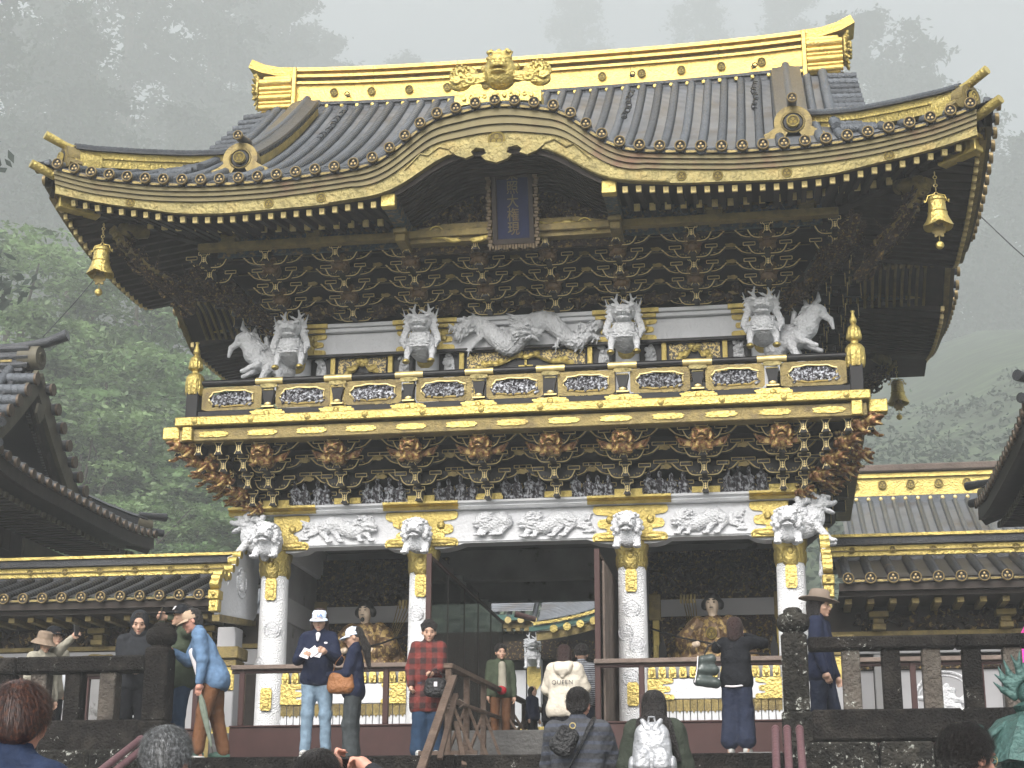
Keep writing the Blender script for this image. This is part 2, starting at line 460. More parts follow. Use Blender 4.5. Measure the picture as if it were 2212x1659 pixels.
def smesh(prims, vox, m, name='carving', wob=0., wsc=20.):
    me = sculpt(prims, vox, name, wob, wsc); me.materials.append(m); return me
def textmesh(cu, name, par, M=None, loc=None, rot=None):
    o = bpy.data.objects.new(name, cu); COL.objects.link(o); dg = bpy.context.evaluated_depsgraph_get(); me = bpy.data.meshes.new_from_object(o.evaluated_get(dg)); bpy.data.objects.remove(o)
    if not me.materials:
        for m in cu.materials: me.materials.append(m)
    n = link(name, me, par, loc or (0, 0, 0), rot or (0, 0, 0))
    if M is not None: n.matrix_basis = M
    return n
def with_mat(me, m):
    c = me.copy(); c.materials.clear(); c.materials.append(m); return c
def interp(pts, x):
    if x <= pts[0][0]: return pts[0][1]
    for (a, b), (c, d) in zip(pts, pts[1:]):
        if x <= c:
            return b+(d-b)*(x-a)/(c-a)
    return pts[-1][1]
def sinterp(pts, x):      # smooth
    return sum(interp(pts, x+o)*w_ for o, w_ in ((-.14, .15), (-.07, .22), (0, .26), (.07, .22), (.14, .15)))

# ------------------------------------------------------------------ measuring helper: a point of the photograph (2212 px wide) at a known real plane
def at(px, py, x=None, y=None, z=None):
    d = cF+cR*((px-1106)/FPX)+cU*((829.5-py)/FPX)
    t = (x-CAM.x)/d.x if x is not None else (y-CAM.y)/d.y if y is not None else (z-CAM.z)/d.z
    return CAM+d*t

# ------------------------------------------------------------------ the gate
gate = thing('gate', 'large ornate two-storey temple gate with gilded curved roof and white carved columns', 'gate')
G = gate
def lobes(w_, h_, n=5, amp=.12, k=64):
    P = []
    for i in range(k):
        a = 2*PI*i/k
        c, s_ = math.cos(a), math.sin(a)
        e = 1-amp+amp*abs(math.cos(n*a/2))
        P.append((w_/2*math.copysign(abs(c)**.75, c)*e, h_/2*math.copysign(abs(s_)**.55, s_)*e))
    return P
def crest_mesh(gm, dm):
    mb = MB()
    M = Matrix.Rotation(R(90), 4, 'X')
    mb.lathe([(1, 0), (1, .55), (.9, .62), (.80, .55), (.80, .42)], 18, 0, M)
    mb.lathe([(.80, .3), (.80, .43)], 18, 1, M)
    for a in (90, 210, 330):
        mb.ball((.37*math.cos(R(a)), -.40, .37*math.sin(R(a))), (.29, .10, .29), 8, 0)
    return mb.mesh('crest_disc', [gm, dm], True)
CREST = crest_mesh(GOLD, GOLDD)
CRESTD = crest_mesh(mat('bronze_gilt_disc', (.27, .20, .09), .42, .5, var=.3, vscale=30), TILED)
def crest(par, loc, r, rot=(0, 0, 0), name='crest_disc', me=None):
    return part(name, me or CREST, None, par, loc, rot, r)

# --- plinth
part('plinth', MB().box(-4.05, 4.05, -.62, 5.1, -.56, -.004, c=.02), PLINTH, G)

# --- columns
colx = (-3.5, -1.417, 1.417, 3.5)
prof = [(.20, .0), (.198, .6), (.192, 1.5), (.186, 2.2), (.172, 2.5)]
COLM = MB().lathe([(r_, z_) for r_, z_ in prof], 28).mesh('column', [WHITES], True)
def plaque_mesh():
    mb = MB()
    P = [(-.055, -.15), (.055, -.15), (.075, -.12), (.075, .12), (.055, .15), (-.055, .15), (-.075, .12), (-.075, -.12)]
    mb.prism(P[::-1], -.02, .02); P2 = [(x*.58, z*.62) for x, z in P]; mb.prism(P2[::-1], -.035, .0)
    return mb.mesh('plaque', [GOLD])
PLAQ = plaque_mesh()
SHOE = MB()
for j in range(10):
    a = 2*PI*j/10
    SHOE.ball((.185*math.cos(a), .185*math.sin(a), .05), (.065, .065, .085), 8)
SHOE.lathe([(.21, 0), (.21, .05), (.2, .06)], 24)
SHOE = SHOE.mesh('base_petals', [GOLD], True)
def collar_mesh():
    mb = MB().lathe([(.20, 2.16), (.212, 2.2), (.205, 2.34), (.23, 2.42), (.23, 2.5)], 24)
    for dx, dz, r_ in ((0, 2.2, .13),):
        mb.ball((0, -.15, 2.25), (.12, .09, .18), 14)
        mb.ball((0, -.22, 2.30), (.05, .04, .05), 8)
    for s_ in (-1, 1): mb.ball((s_*.15, 0, 2.26), (.07, .11, .16), 10)
    return mb.mesh('column_collar', [GOLD], True)
COLL = collar_mesh()
MEDL = MB().torus((0, 0, 0), .115, .011, 24, 6)
MEDL.ball((0, .005, 0), (.10, .018, .10), 12); MEDL.ball((-.02, -.012, .02), (.04, .014, .05), 8); MEDL.ball((.03, -.01, -.03), (.05, .014, .03), 8)
MEDL.torus((.0, -.008, .0), .065, .008, 14, 5)
MEDL = MEDL.mesh('medallion', [WHITEC], True)
def col_point(th, z, d=0.):
    r_ = interp([(a, b) for b, a in prof], z)+d
    return (r_*math.sin(th), -r_*math.cos(th), z)
rr = random.Random(3)
for ci, x in enumerate(colx):
    c = part('column', COLM, None, G, (x, .2, 0))
    part('base_petals', SHOE, None, c)
    part('column_collar', COLL, None, c)
    th0 = math.atan2(3.3-x, 21.8)*.6
    for z in (1.965, .485):
        p = col_point(th0*.3, z, .012)
        part('plaque', PLAQ, None, c, p, (0, 0, th0*.3))
    for z, th in {0: ((1.42, .25), (.95, -.75)), 1: ((1.60, -.3), (.9, .4)), 2: ((1.60, .0), (1.29, -.45), (1.13, .35), (.7, -.1)), 3: ((1.2, .6),)}[ci]:
        part('medallion', MEDL, None, c, col_point(th, z, -.004), (0, 0, th), (.92, .6, .92))
for x in colx:
    for y in (2.4, 4.6):
        part('column', COLM, None, G, (x, y, 0))

# --- white beam with relief between the columns and the rail above it
def arch_beam(xa, xb):
    n = 20; lo_ = []; 
    for i in range(n+1):
        t = i/n; x = xa+(xb-xa)*t
        e = min(t, 1-t)*(xb-xa)
        z = 2.47+.07*min(1, max(0, (e-.38)/.12))
        lo_.append((x, z))
    return lo_+[(xb, 2.985), (xa, 2.985)]
for xa, xb in zip(colx, colx[1:]):
    part('tie_beam', MB().prism(arch_beam(xa+.02, xb-.02), .06, .34), WHITE, G)
    n = 18
    path = [(xa+.45+(xb-xa-.9)*i/n, .05, 2.565+.0*i) for i in range(n+1)]
    part('beam_moulding', MB().tube(path, .012, 6), WHITE, G, smooth=True)
for s_ in (-1, 1):   # beams along the sides
    part('side_tie_beam', MB().box(s_*3.5-.14, s_*3.5+.14, .36, 4.6, 2.47, 2.985, c=.01), WHITE, G)
prof_r = [(-.0, 0), (-.10, .0), (-.13, .03), (-.10, .05), (-.16, .075), (-.16, .105), (0, .105)]
def rail_run(x0, x1, m, y=.06, z=2.988, name='wall_plate', grow=0.):
    P = [(y+a*(1+grow), z+b) for a, b in prof_r]
    mb = MB(); n = len(P)
    v = [(x0, a, b) for a, b in P]+[(x1, a, b) for a, b in P]
    f = [(i, (i+1) % n, (i+1) % n+n, i+n) for i in range(n)]+[tuple(range(n-1, -1, -1)), tuple(range(n, 2*n))]
    mb.add(v, f)
    return part(name, mb, m, G)
rail_run(-3.85, 3.85, WHITE)
for x, w_ in zip(colx, (.62, .52, .56, .50)):
    rail_run(x-w_, x+w_*(.75 if x > 3 else 1), GOLD, y=.05, z=2.99, name='rail_fitting', grow=.06)
# gilded cloud-edged plates either side of each column
def cloud_plate(w_, h_, side, seed):
    P = []; dep = [(1.0, .62, .86, .58, .98), (1.0, .7, .55, .8, 1.0), (.98, .58, .9, .66, 1.0)][seed % 3]
    k = len(dep); hh = h_/k; r_ = hh*.72; n = 34
    for j in range(n+1):
        z = -h_/2+h_*j/n; x = .2*w_
        for i, d in enumerate(dep):
            q_ = r_*r_-(z-(-h_/2+hh*(i+.5)))**2
            if q_ > 0: x = max(x, w_*d-r_+math.sqrt(q_)*1.1)
        P.append((side*x, z))
    P = [(0, -h_/2)]+P+[(0, h_/2)]
    if side < 0: P = P[::-1]
    return P[::-1]
for i, x in enumerate(colx):
    for s_ in (-1, 1):
        if (i == 0 and s_ < 0) or (i == 3 and s_ > 0): continue
        o = part('cloud_fitting', MB().prism([(a+x, b+2.74) for a, b in cloud_plate(.50, .48, s_, i*2+s_)], .035, .058), GOLD, G)
        part('boss', MB().ball((x+s_*.27, .03, 2.79), (.055, .035, .055), 10), GOLD, o, smooth=True)
        part('lower_band', MB().ball((x+s_*.26, .03, 2.555), (.24, .05, .05), 12).box(x+s_*.26-.22, x+s_*.26+.22, .0, .06, 2.50, 2.56, c=.01), GOLD, o, smooth=True)

# --- lions (white, over each column)
def lion_prims(mouth=True, curl=1.):
    P = [E((0, .18, .26), (.17, .27, .20), k=.04), E((0, -.03, .19), (.15, .13, .14), k=.04), E((0, .12, .43), (.135, .21, .13), k=.05)]
    for s_ in (-1, 1):
        P += [C((s_*.11, -.02, .2), (s_*.135, -.12, .07), .062, .047, k=.02), E((s_*.135, -.16, .035), (.055, .07, .034), k=.02)]
        P += [E((s_*.135+dx, -.22, .028), (.018, .03, .022), k=.006) for dx in (-.033, 0, .033)]
        P += [E((s_*.14, -.03, .25), (.05, .06, .07), k=.02)]
    P += [E((0, -.17, .36), (.13, .12, .115), k=.03), E((0, -.275, .315), (.09, .07, .042), k=.02), E((0, -.338, .335), (.038, .022, .02), k=.008),
          E((0, -.255, .245), (.075, .065, .026), k=.012), E((0, -.31, .285), (.07, .06, .016), k=.008, neg=True), E((0, -.29, .268), (.03, .04, .012), k=.006)]
    for s_ in (-1, 1):
        P += [C((s_*.02, -.285, .375), (s_*.10, -.255, .415), .02, .024, k=.01), E((s_*.052, -.285, .36), .019, k=.004), E((s_*.035, -.335, .325), (.02, .02, .014), k=.006),
              E((s_*.135, -.17, .44), (.045, .03, .03), k=.01), C((s_*.06, -.32, .30), (s_*.09, -.27, .28), .018, k=.008)]
    q = random.Random(5)
    for i in range(15):
        a = R(-35+250*i/14)
        x, z = .155*math.cos(a), .34+.145*math.sin(a)
        P.append(E((x, -.15+.02*q.random(), z), .042, k=.008)); P.append(E((x*1.02, -.195, z), .014, k=.004, neg=True))
    for i in range(12):
        a = R(-60+300*i/11)
        x, z = .19*math.cos(a), .31+.16*math.sin(a)
        P.append(E((x, -.07, z), .038, k=.008))
    for i in range(8):
        P.append(E((-.12+.034*i, -.20-.03*math.sin(i*.9), .455+.01*math.sin(i)), .024, k=.006))
    return P
LION = smesh(lion_prims(), .0068, WHITEC, 'lion_carving')
for i, x in enumerate(colx):
    ry = {0: .35, 1: .22, 2: .08, 3: -.05}[i]
    part('lion_head', LION, None, G, (x-.02, -.14, 2.335), (0, 0, 0), (1.0, .95, .98))
def side_lion():      # profile lion facing outward at the corners, +x
    P = [E((.1, 0, .3), (.24, .13, .19), (0, -35, 0), k=.04), E((.24, 0, .50), (.13, .11, .11), k=.03), E((.36, 0, .50), (.085, .075, .04), k=.02), E((.36, 0, .42), (.085, .06, .03), (0, 25, 0), k=.012),
         E((.44, 0, .52), (.03, .04, .025), k=.01), E((.38, 0, .455), (.07, .06, .018), k=.006, neg=True)]
    for s_ in (-1, 1):
        P += [C((.2, s_*.08, .25), (.34, s_*.09, .08), .055, .04, k=.02), E((.38, s_*.09, .05), (.065, .045, .032), k=.015), E((.33, s_*.06, .55), .02, k=.004), C((.30, s_*.07, .59), (.38, s_*.05, .575), .018, k=.008),
              C((0, s_*.09, .2), (-.02, s_*.09, .05), .08, .05, k=.02)]
    q = random.Random(2)
    for i in range(26):
        a = R(q.uniform(60, 290)); rad = q.uniform(.09, .2)
        P.append(E((.18+rad*math.cos(a), -.10-.02*q.random(), .44+rad*math.sin(a)), q.uniform(.03, .045), k=.007))
        P.append(E((.18+rad*math.cos(a), -.15, .44+rad*math.sin(a)), .014, k=.004, neg=True))
    return P
SLION = smesh(side_lion(), .0072, WHITEC, 'side_lion_carving')
part('side_lion_head', SLION, None, G, (3.60, .05, 2.36), (0, 0, 0), (1.15, 1.2, 1.12))
part('side_lion_head', SLION, None, G, (-3.60, .05, 2.34), (0, 0, 0), (-1.15, 1.2, 1.12))

# --- relief beasts crawling along the beams
def relief_beast(L, n, seed, flip=1, tail=True):
    q = random.Random(seed); P = []
    body = [(L*(-.28+.5*i/6), .0, .02+.05*math.sin(i*1.1)) for i in range(7)]
    for a, b in zip(body, body[1:]): P.append(C(a, b, .085, .09, k=.03))
    P += [E((L*.24, -.03, .04), (.10, .08, .085), k=.02), E((L*.24+.08, -.06, .02), (.06, .05, .035), k=.012), E((L*.24+.08, -.05, -.03), (.05, .04, .02), k=.01)]
    for i in range(12):
        a = 2*PI*i/12
        P.append(E((L*.22+.11*math.cos(a)-.02, -.035, .04+.10*math.sin(a)), .028, k=.006))
    for lx in (-.3, -.16, .08, .2):
        P += [C((L*lx, -.02, -.02), (L*lx+.07, -.04, -.11), .042, .03, k=.015), E((L*lx+.1, -.05, -.145), (.05, .035, .022), k=.01)]
        P += [E((L*lx+.1+.02*j, -.075, -.15), .012, k=.004) for j in (-1, 0, 1)]
    if tail:
        for j in range(6):
            z0 = .08-.03*j
            pts = [(L*-.3, 0, .03), (L*-.38, -.01, z0*.8+.02), (L*-.46-.02*j, -.005, z0+.03*math.sin(j)), (L*-.56+.02*j, 0, z0*1.5)]
            for a, b in zip(pts, pts[1:]): P.append(C(a, b, .02, .013, k=.01))
    P += tufts(body, .085, 46, seed, .055, .013, 1.0)+tufts([(L*.12, 0, .05), (L*.3, -.03, .04)], .10, 40, seed+1, .06, .013, 1.0)
    if flip < 0:
        P = [(p[0], Vector((-p[1].x, p[1].y, p[1].z)), *( (Vector((-p[2].x, p[2].y, p[2].z)),) if p[0] == 'c' else (p[2],)), *p[3:]) for p in P]
    return P
part('relief_lion', smesh(relief_beast(1.1, 7, 1), .009, WHITEC, 'relief_lion'), None, G, (-2.45, .04, 2.77), (0, 0, 0), (1.08, .9, 1.15), label='carved white lion with a flying mane on the beam')
part('relief_lion', smesh(relief_beast(1.0, 7, 4, -1), .009, WHITEC, 'relief_lion'), None, G, (2.35, .04, 2.74), (0, 0, 0), (1.05, .9, 1.1))
RB = relief_beast(.85, 7, 2, -1)
o1 = part('relief_lion', smesh(RB, .009, WHITEC, 'relief_lion'), None, G, (.32, .04, 2.76), (0, 0, 0), (1.25, .9, 1.1))
part('relief_lion', smesh(relief_beast(.55, 7, 9, -1, False), .009, WHITEC, 'relief_lion'), None, G, (-.42, .03, 2.78), (0, 0, 0), (1.1, .9, 1.0))

# --- brackets
def bracket_parts(lod=0):
    arm = MB()
    P = []
    for i in range(17):
        t = -1+2*i/16; u = max(0, (abs(t)-.5)/.5)
        P.append((.25*t if u == 0 else math.copysign(.125+.12*math.sin(u*PI/2), t)+(.02*math.copysign(max(0, u-.8)*5, t)), .155*(1-math.cos(u*PI/2))**1.1))
    arm.prism([(a, b) for a, b in P][::-1]+[(-.265, .165), (.265, .165)][::1], -.045, .045, 0)
    arm.tube([(a, -.049, b+.004) for a, b in P], .0082, 5, 1)
    for s_ in (-1, 1):
        for j in range(3):
            arm.ball((s_*(.10+.034*j), -.046, .034+.010*j+.012*(j % 2)), (.012, .005, .014), 6, 2)
    tg = MB()
    F_ = [(-.055, .0), (-.028, .05), (-.026, .11), (-.055, .16)]
    tg.box(-.036, .036, -.24, .04, .0, .15, 0)
    tg.prism([(a, b) for a, b in F_][::-1]+[(-a, b) for a, b in F_], -.245, -.235, 0)
    for s_ in (-1, 1): tg.tube([(s_*a, -.247, b) for a, b in F_], .0065, 5, 1)
    for j in range(3): tg.ball((0, -.248, .045+.03*j), (.02-.004*j, .006, .016), 6, 1)
    bl = MB()
    bl.box(-.07, .07, -.07, .07, .0, .055, 0, c=.008)
    fr = [(-.078, .002), (.078, .002), (.078, .05), (-.078, .05)]
    for i in range(4):
        a, b = fr[i], fr[(i+1) % 4]
        bl.tube([(a[0], -.073, a[1]), (b[0], -.073, b[1])], .0055, 4, 1)
    return arm.mesh('bracket_arm', [BLACK, GEDGE, GOLDM], True), tg.mesh('bracket_tongue', [BLACK, GEDGE], True), bl.mesh('bearing_block', [BLACK, GEDGE])
ARM, TNG, BLK = bracket_parts()
bx = [-3.45, -2.44, -1.41, -.468, .468, 1.41, 2.44, 3.45]
def bracket(par, x, y, z, rz=0., head=False, side=True, tongue=True):
    a = part('bracket_arm', ARM, None, par, (x, y, z), (0, 0, rz))
    if tongue: part('bracket_tongue', TNG, None, a, (0, 0, -.02))
    part('bearing_block', BLK, None, a, (0, -.17, .125))
    if side:
        for s_ in (-1, 1): part('bearing_block', BLK, None, a, (s_*.24, 0, .13))
    return a
GHEAD = with_mat(LION, BRONZE)
P = []
for s_ in (-1, 1):
    for j in range(4): P += [C((s_*.12, 0, .02*j), (s_*(.27+.02*j), -.02, .035*j+.02), .014, .010, k=.01), E((s_*(.28+.02*j), -.02, .035*j+.03), .020, k=.008)]
    P.append(C((s_*.08, .02, .04), (s_*.24, .01, .07), .035, .02, k=.02))
WING = smesh(P, .009, BRONZE, 'scroll_wing')
LOW = [(.02, 3.10), (-.22, 3.29), (-.45, 3.48), (-.68, 3.66)]
wallb = part('bracket_backing', MB().add([(-3.6, .34, 3.09), (3.6, .34, 3.09), (4.2, -.40, 3.80), (-4.2, -.40, 3.80), (-3.6, 4.7, 3.09), (3.6, 4.7, 3.09), (4.3, 5.5, 3.80), (-4.3, 5.5, 3.80)],
    [(0, 1, 2, 3), (1, 5, 6, 2), (5, 4, 7, 6), (4, 0, 3, 7)]), BLACK, G)
for k, (y, z) in enumerate(LOW):
    for i, x in enumerate(bx):
        bracket(G, x*(1+.0*k), y, z, tongue=(k < 3))
    # longer arms one step behind, and the tie running through each tier
    for i, x in enumerate(bx):
        a = part('long_arm', ARM, None, G, (x, y+.13, z+.085), (0, 0, 0), (1.7, 1, .8))
        for s_ in (-1, 1): part('bearing_block', BLK, None, a, (s_*.255, 0, .15), (0, 0, 0), (.62, 1, 1.1))
    part('through_tie', MB().box(-3.6-.2*k, 3.6+.2*k, y+.10, y+.14, z+.20, z+.235, 0).box(-3.6-.2*k, 3.6+.2*k, y+.092, y+.10, z+.20, z+.207, 1), [BLACK, GOLDM], G)
for i, x in enumerate(bx):
    part('beast_head', GHEAD, None, G, (x, -.74, 3.47), (0, 0, 0), (.74, .8, .64), label='red gold lion head carved under the balcony')
    part('scroll_wing', WING, None, G, (x, -.66, 3.58))
    m = MB()
    for s_ in (-1, 1):
        m.box(s_*.11-.075, s_*.11+.075, -.10, -.085, 3.105, 3.185, 0)
    part('gilt_plate', m, GOLD, G, (x, .02, 0))
    if i < 7:
        xm = (x+bx[i+1])/2
        for zz, yy in ((3.42, -.28), (3.62, -.52)):
            part('gilt_flower', MB().prism([(a+xm, b+zz) for a, b in lobes(.16, .07, 5, .35, 30)][::-1], yy, yy+.02), GOLDD, G)
        # seated figure groups between the brackets
        P = []
        q = random.Random(i+40)
        for j in range(4):
            fx = -.24+.16*j+q.uniform(-.02, .02); h = q.uniform(.16, .24)
            P += [E((fx, 0, h*.35), (.075, .06, h*.42), k=.02), E((fx, -.03, h*.9), (.032, .032, .038), k=.006), C((fx-.06, -.03, h*.55), (fx+.04, -.08, h*.4), .022, k=.01), C((fx+.06, -.03, h*.55), (fx+.01, -.08, h*.5), .02, k=.01)]
        P += [E((0, .02, .0), (.36, .06, .04), k=.02)]
        part('figure_group', smesh(P, .013, PAINTC, 'figure_group'), None, G, (xm, -.04, 3.12), (R(12), 0, 0), (.95, 1, 1.45))
# extra brackets stepping out round the two front corners
for s_ in (-1, 1):
    for k, (y, z) in enumerate(LOW):
        n = k+1
        for j in range(n):
            x = s_*(3.45+.28*(j+1))
            a = part('bracket_tongue', TNG, None, G, (x, y-.02, z-.02)); part('bearing_block', BLK, None, a, (0, -.2, .16))
        P0 = Vector((s_*(3.60+.22*k), .0-.2*k, z-.06))
    # sides
    for yy in (.9, 1.9, 2.9, 3.9):
        for k, (y, z) in enumerate(LOW):
            bracket(G, s_*(3.5-.02-y), yy, z, s_*PI/2, side=False)
# corner beasts, stacked outward on the diagonal
def corner_beast(seed):
    q = random.Random(seed)
    P = [E((.0, 0, .0), (.16, .12, .10), k=.03), E((.18, 0, .02), (.12, .09, .07), k=.02), E((.28, 0, .045), (.07, .06, .028), k=.01), E((.26, 0, -.03), (.07, .05, .022), (0, 20, 0), k=.01), E((.29, 0, .01), (.07, .06, .012), k=.005, neg=True)]
    for s_ in (-1, 1): P += [E((.2, s_*.06, .08), .018, k=.005), C((.15, s_*.05, .1), (.25, s_*.05, .09), .014, k=.006), C((.05, s_*.1, -.03), (.16, s_*.12, -.13), .035, .025, k=.012), E((.2, s_*.12, -.145), (.04, .03, .02), k=.01)]
    for i in range(34):
        a = q.uniform(0, 2*PI); b = q.uniform(-.9, 1.2)
        P.append(E((.02+.13*math.cos(a)*math.cos(b)-.03, .13*math.sin(a), .02+.11*math.sin(b)), q.uniform(.022, .036), k=.006))
    return P
CB = smesh(corner_beast(3), .0085, BRONZE, 'corner_beast')
CBD = with_mat(CB, DARKC)
for s_ in (-1, 1):
    az = R(-45) if s_ > 0 else R(-135)
    for k in range(5):
        z = 3.06+.17*k; d = .16+.205*k
        part('corner_beast', CB if k != 1 else CB, None, G, (s_*(3.56+d*.9), .06-d*.9, z), (0, 0, az+R((-12, 9, 0, -8, 4)[k])), .72+.09*k)
        if k < 4: part('corner_beast', CB, None, G, (s_*(3.66+d*.95), .36-d*.55, z-.02), (0, 0, (0 if s_ > 0 else PI)+R(10*k)), .75+.04*k)
# --- balcony
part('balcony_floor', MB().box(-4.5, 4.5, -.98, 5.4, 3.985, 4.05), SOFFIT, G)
bb = part('balcony_beam', MB().box(-4.53, 4.53, -1.06, -.82, 3.80, 3.975, c=.012), GOLDD, G)
for i in range(13):
    x = -4.05+.675*i
    part('lobed_fitting', MB().prism([(a+x, b+3.89) for a, b in lobes(.42, .085, 9, .14)][::-1], -1.075, -1.06), GOLD, bb)
be = part('balcony_edge_board', MB().box(-4.58, 4.58, -1.14, -.9, 4.0, 4.125, c=.014), GOLD, G)
for i in range(12):
    part('boss', MB().ball((0, 0, 0), (.045, .022, .045), 12), GOLD, be, (-4.3+.78*i, -1.14, 4.062), smooth=True)
for s_ in (-1, 1):
    part('beam_end', MB().box(s_*4.40-.07, s_*4.40+.07, -1.13, -.95, 3.80, 3.99, c=.01), GOLD, G)
    part('beam_end', MB().box(min(s_*4.55, s_*4.79), max(s_*4.55, s_*4.79), -1.0, -.80, 3.86, 4.03, c=.012), GOLD, G)
    part('side_balcony_beam', MB().box(s_*4.42-.12, s_*4.42+.12, -.8, 5.4, 3.80, 3.975, c=.01), GOLDD, G)
    part('side_balcony_edge', MB().box(s_*4.46-.12, s_*4.46+.12, -.88, 5.5, 4.0, 4.125, c=.01), GOLD, G)
# --- balcony railing
ry = -.85
bot = part('bottom_rail', MB().box(-4.40, 4.40, ry-.06, ry+.05, 4.13, 4.26, c=.006), BLACK, G)
sx = [-3.37, -2.41, -1.43, -.478, .478, 1.43, 2.41, 3.37]
for x in sx:
    a = part('lobed_fitting', MB().prism([(p+x, q+4.195) for p, q in lobes(.50, .115, 9, .16)][::-1], ry-.08, ry-.06), GOLD, bot)
    part('boss', MB().ball((x, ry-.085, 4.195), (.042, .02, .042), 12), GOLD, bot, smooth=True)
top = part('top_rail', MB().tube([(-4.40, ry, 4.665), (4.40, ry, 4.665)], .048, 14), BLACK, G, smooth=True)
for x in sx: part('rail_sleeve', MB().tube([(x-.19, ry, 4.665), (x+.19, ry, 4.665)], .052, 14), GOLDL, top, smooth=True)
ex = [-4.33]+sx+[4.33]
q = random.Random(77)
for i in range(9):
    xa, xb = ex[i]+(.10 if i else .02), ex[i+1]-(.10 if i < 8 else .02)
    cx = (xa+xb)/2; hw = min(.325, (xb-xa)/2-.06)
    pn = MB(); N_ = 56
    outer = []; inner = []
    for j in range(N_):
        a = 2*PI*j/N_; c_, s2 = math.cos(a), math.sin(a)
        e = 1-.10*abs(math.cos(4.5*a))
        inner.append((cx+hw*math.copysign(abs(c_)**.8, c_)*e, 4.44+.118*math.copysign(abs(s2)**.6, s2)*e))
        m_ = max(abs(c_)/((xb-xa)/2), abs(s2)/.165)
        outer.append((cx+c_/m_, 4.44+s2/m_))
    v = [(x, ry-.02, z) for x, z in outer]+[(x, ry-.02, z) for x, z in inner]+[(x, ry+.02, z) for x, z in inner]
    f = [(j, (j+1) % N_, (j+1) % N_+N_, j+N_) for j in range(N_)]+[(j+N_, (j+1) % N_+N_, (j+1) % N_+2*N_, j+2*N_) for j in range(N_)]
    pn.add(v, f)
    po = part('rail_panel', pn, GOLDD, G)
    part('panel_rim', MB().tube([(x, ry-.028, z) for x, z in inner+[inner[0]]], .012, 5, cap=False), GOLDL, po, smooth=True)
    P = [E((0, .02, 0), (hw*.98, .02, .112), k=.01)]
    for j in range(7):
        fx = -hw*.82+hw*1.64*j/6+q.uniform(-.02, .02); fz = q.uniform(-.03, .0)
        P += [E((fx, -.01, fz-.02), (.04, .03, .055), k=.01), E((fx+q.uniform(-.01, .01), -.02, fz+.055), (.021, .02, .024), k=.004), C((fx-.045, -.02, fz), (fx+.02, -.035, fz-.03), .014, k=.006), C((fx+.04, -.02, fz-.05), (fx, -.03, fz-.08), .018, k=.006)]
    P += [E((q.uniform(-hw, hw)*.8, -.01, q.uniform(-.09, .09)), (q.uniform(.02, .05), .02, q.uniform(.012, .03)), (0, q.uniform(-50, 50), 0), k=.006) for _ in range(14)]
    part('figure_carving', smesh(P, .0078, PAINTC, 'rail_figures'), None, po, (cx, ry+.0, 4.44))
for x in sx:
    s = part('rail_strut', MB().prism([(x-.085, 4.53), (x+.085, 4.53), (x+.05, 4.36), (x-.05, 4.36)][::1], ry-.05, ry+.04).prism([(x-.06, 4.36), (x+.06, 4.36), (x+.04, 4.29), (x-.04, 4.29)], ry-.045, ry+.035), BLACK, G)
    part('strut_cap', MB().prism([(a+x, b+4.585) for a, b in lobes(.25, .06, 3, .1)][::-1], ry-.065, ry-.045).box(x-.075, x+.075, ry-.06, ry+.04, 4.52, 4.54, c=.004), GOLDM, s)
    part('strut_foot', MB().box(x-.085, x+.085, ry-.06, ry+.04, 4.285, 4.31, c=.004).ball((x, ry-.05, 4.33), (.05, .02, .028), 8), GOLDL, s, smooth=True)
def finial():
    mb = MB()
    pr = [(.105, 0), (.12, .05), (.125, .16), (.12, .27), (.085, .33), (.05, .35), (.05, .38), (.085, .40), (.098, .43), (.09, .50), (.075, .58), (.04, .62), (.028, .64), (.045, .66), (.045, .70), (.028, .75), (.018, .80), (.032, .83)]
    n = 28; v = []; f = []
    for i, (r_, z) in enumerate(pr):
        for j in range(n):
            e = 1+(.06 if j % 2 else -.04) if i < 12 and r_ > .06 else 1
            a = 2*PI*j/n; v.append((r_*e*math.cos(a), r_*e*math.sin(a), z))
    for i in range(len(pr)-1):
        for j in range(n): f.append((i*n+j, i*n+(j+1) % n, (i+1)*n+(j+1) % n, (i+1)*n+j))
    f += [tuple(range(n-1, -1, -1)), tuple(range((len(pr)-1)*n, len(pr)*n))]
    return mb.add(v, f).mesh('post_finial', [GOLD], 55)
FIN = finial()
for s_ in (-1, 1):
    for y in (ry, 5.25):
        p = part('rail_post', MB().box(-.085, .085, -.085, .085, 4.13, 4.62, c=.01), BLACK, G, (s_*4.43, y, 0))
        part('post_finial', FIN, None, p, (0, 0, 4.50), (0, 0, 0), (1, 1, .92))
    part('side_rail', MB().tube([(s_*4.43, ry, 4.665), (s_*4.43, 5.25, 4.665)], .045, 10).box(s_*4.43-.05, s_*4.43+.05, ry, 5.25, 4.13, 4.25).box(s_*4.43-.015, s_*4.43+.015, ry, 5.25, 4.28, 4.60), BLACK, G)

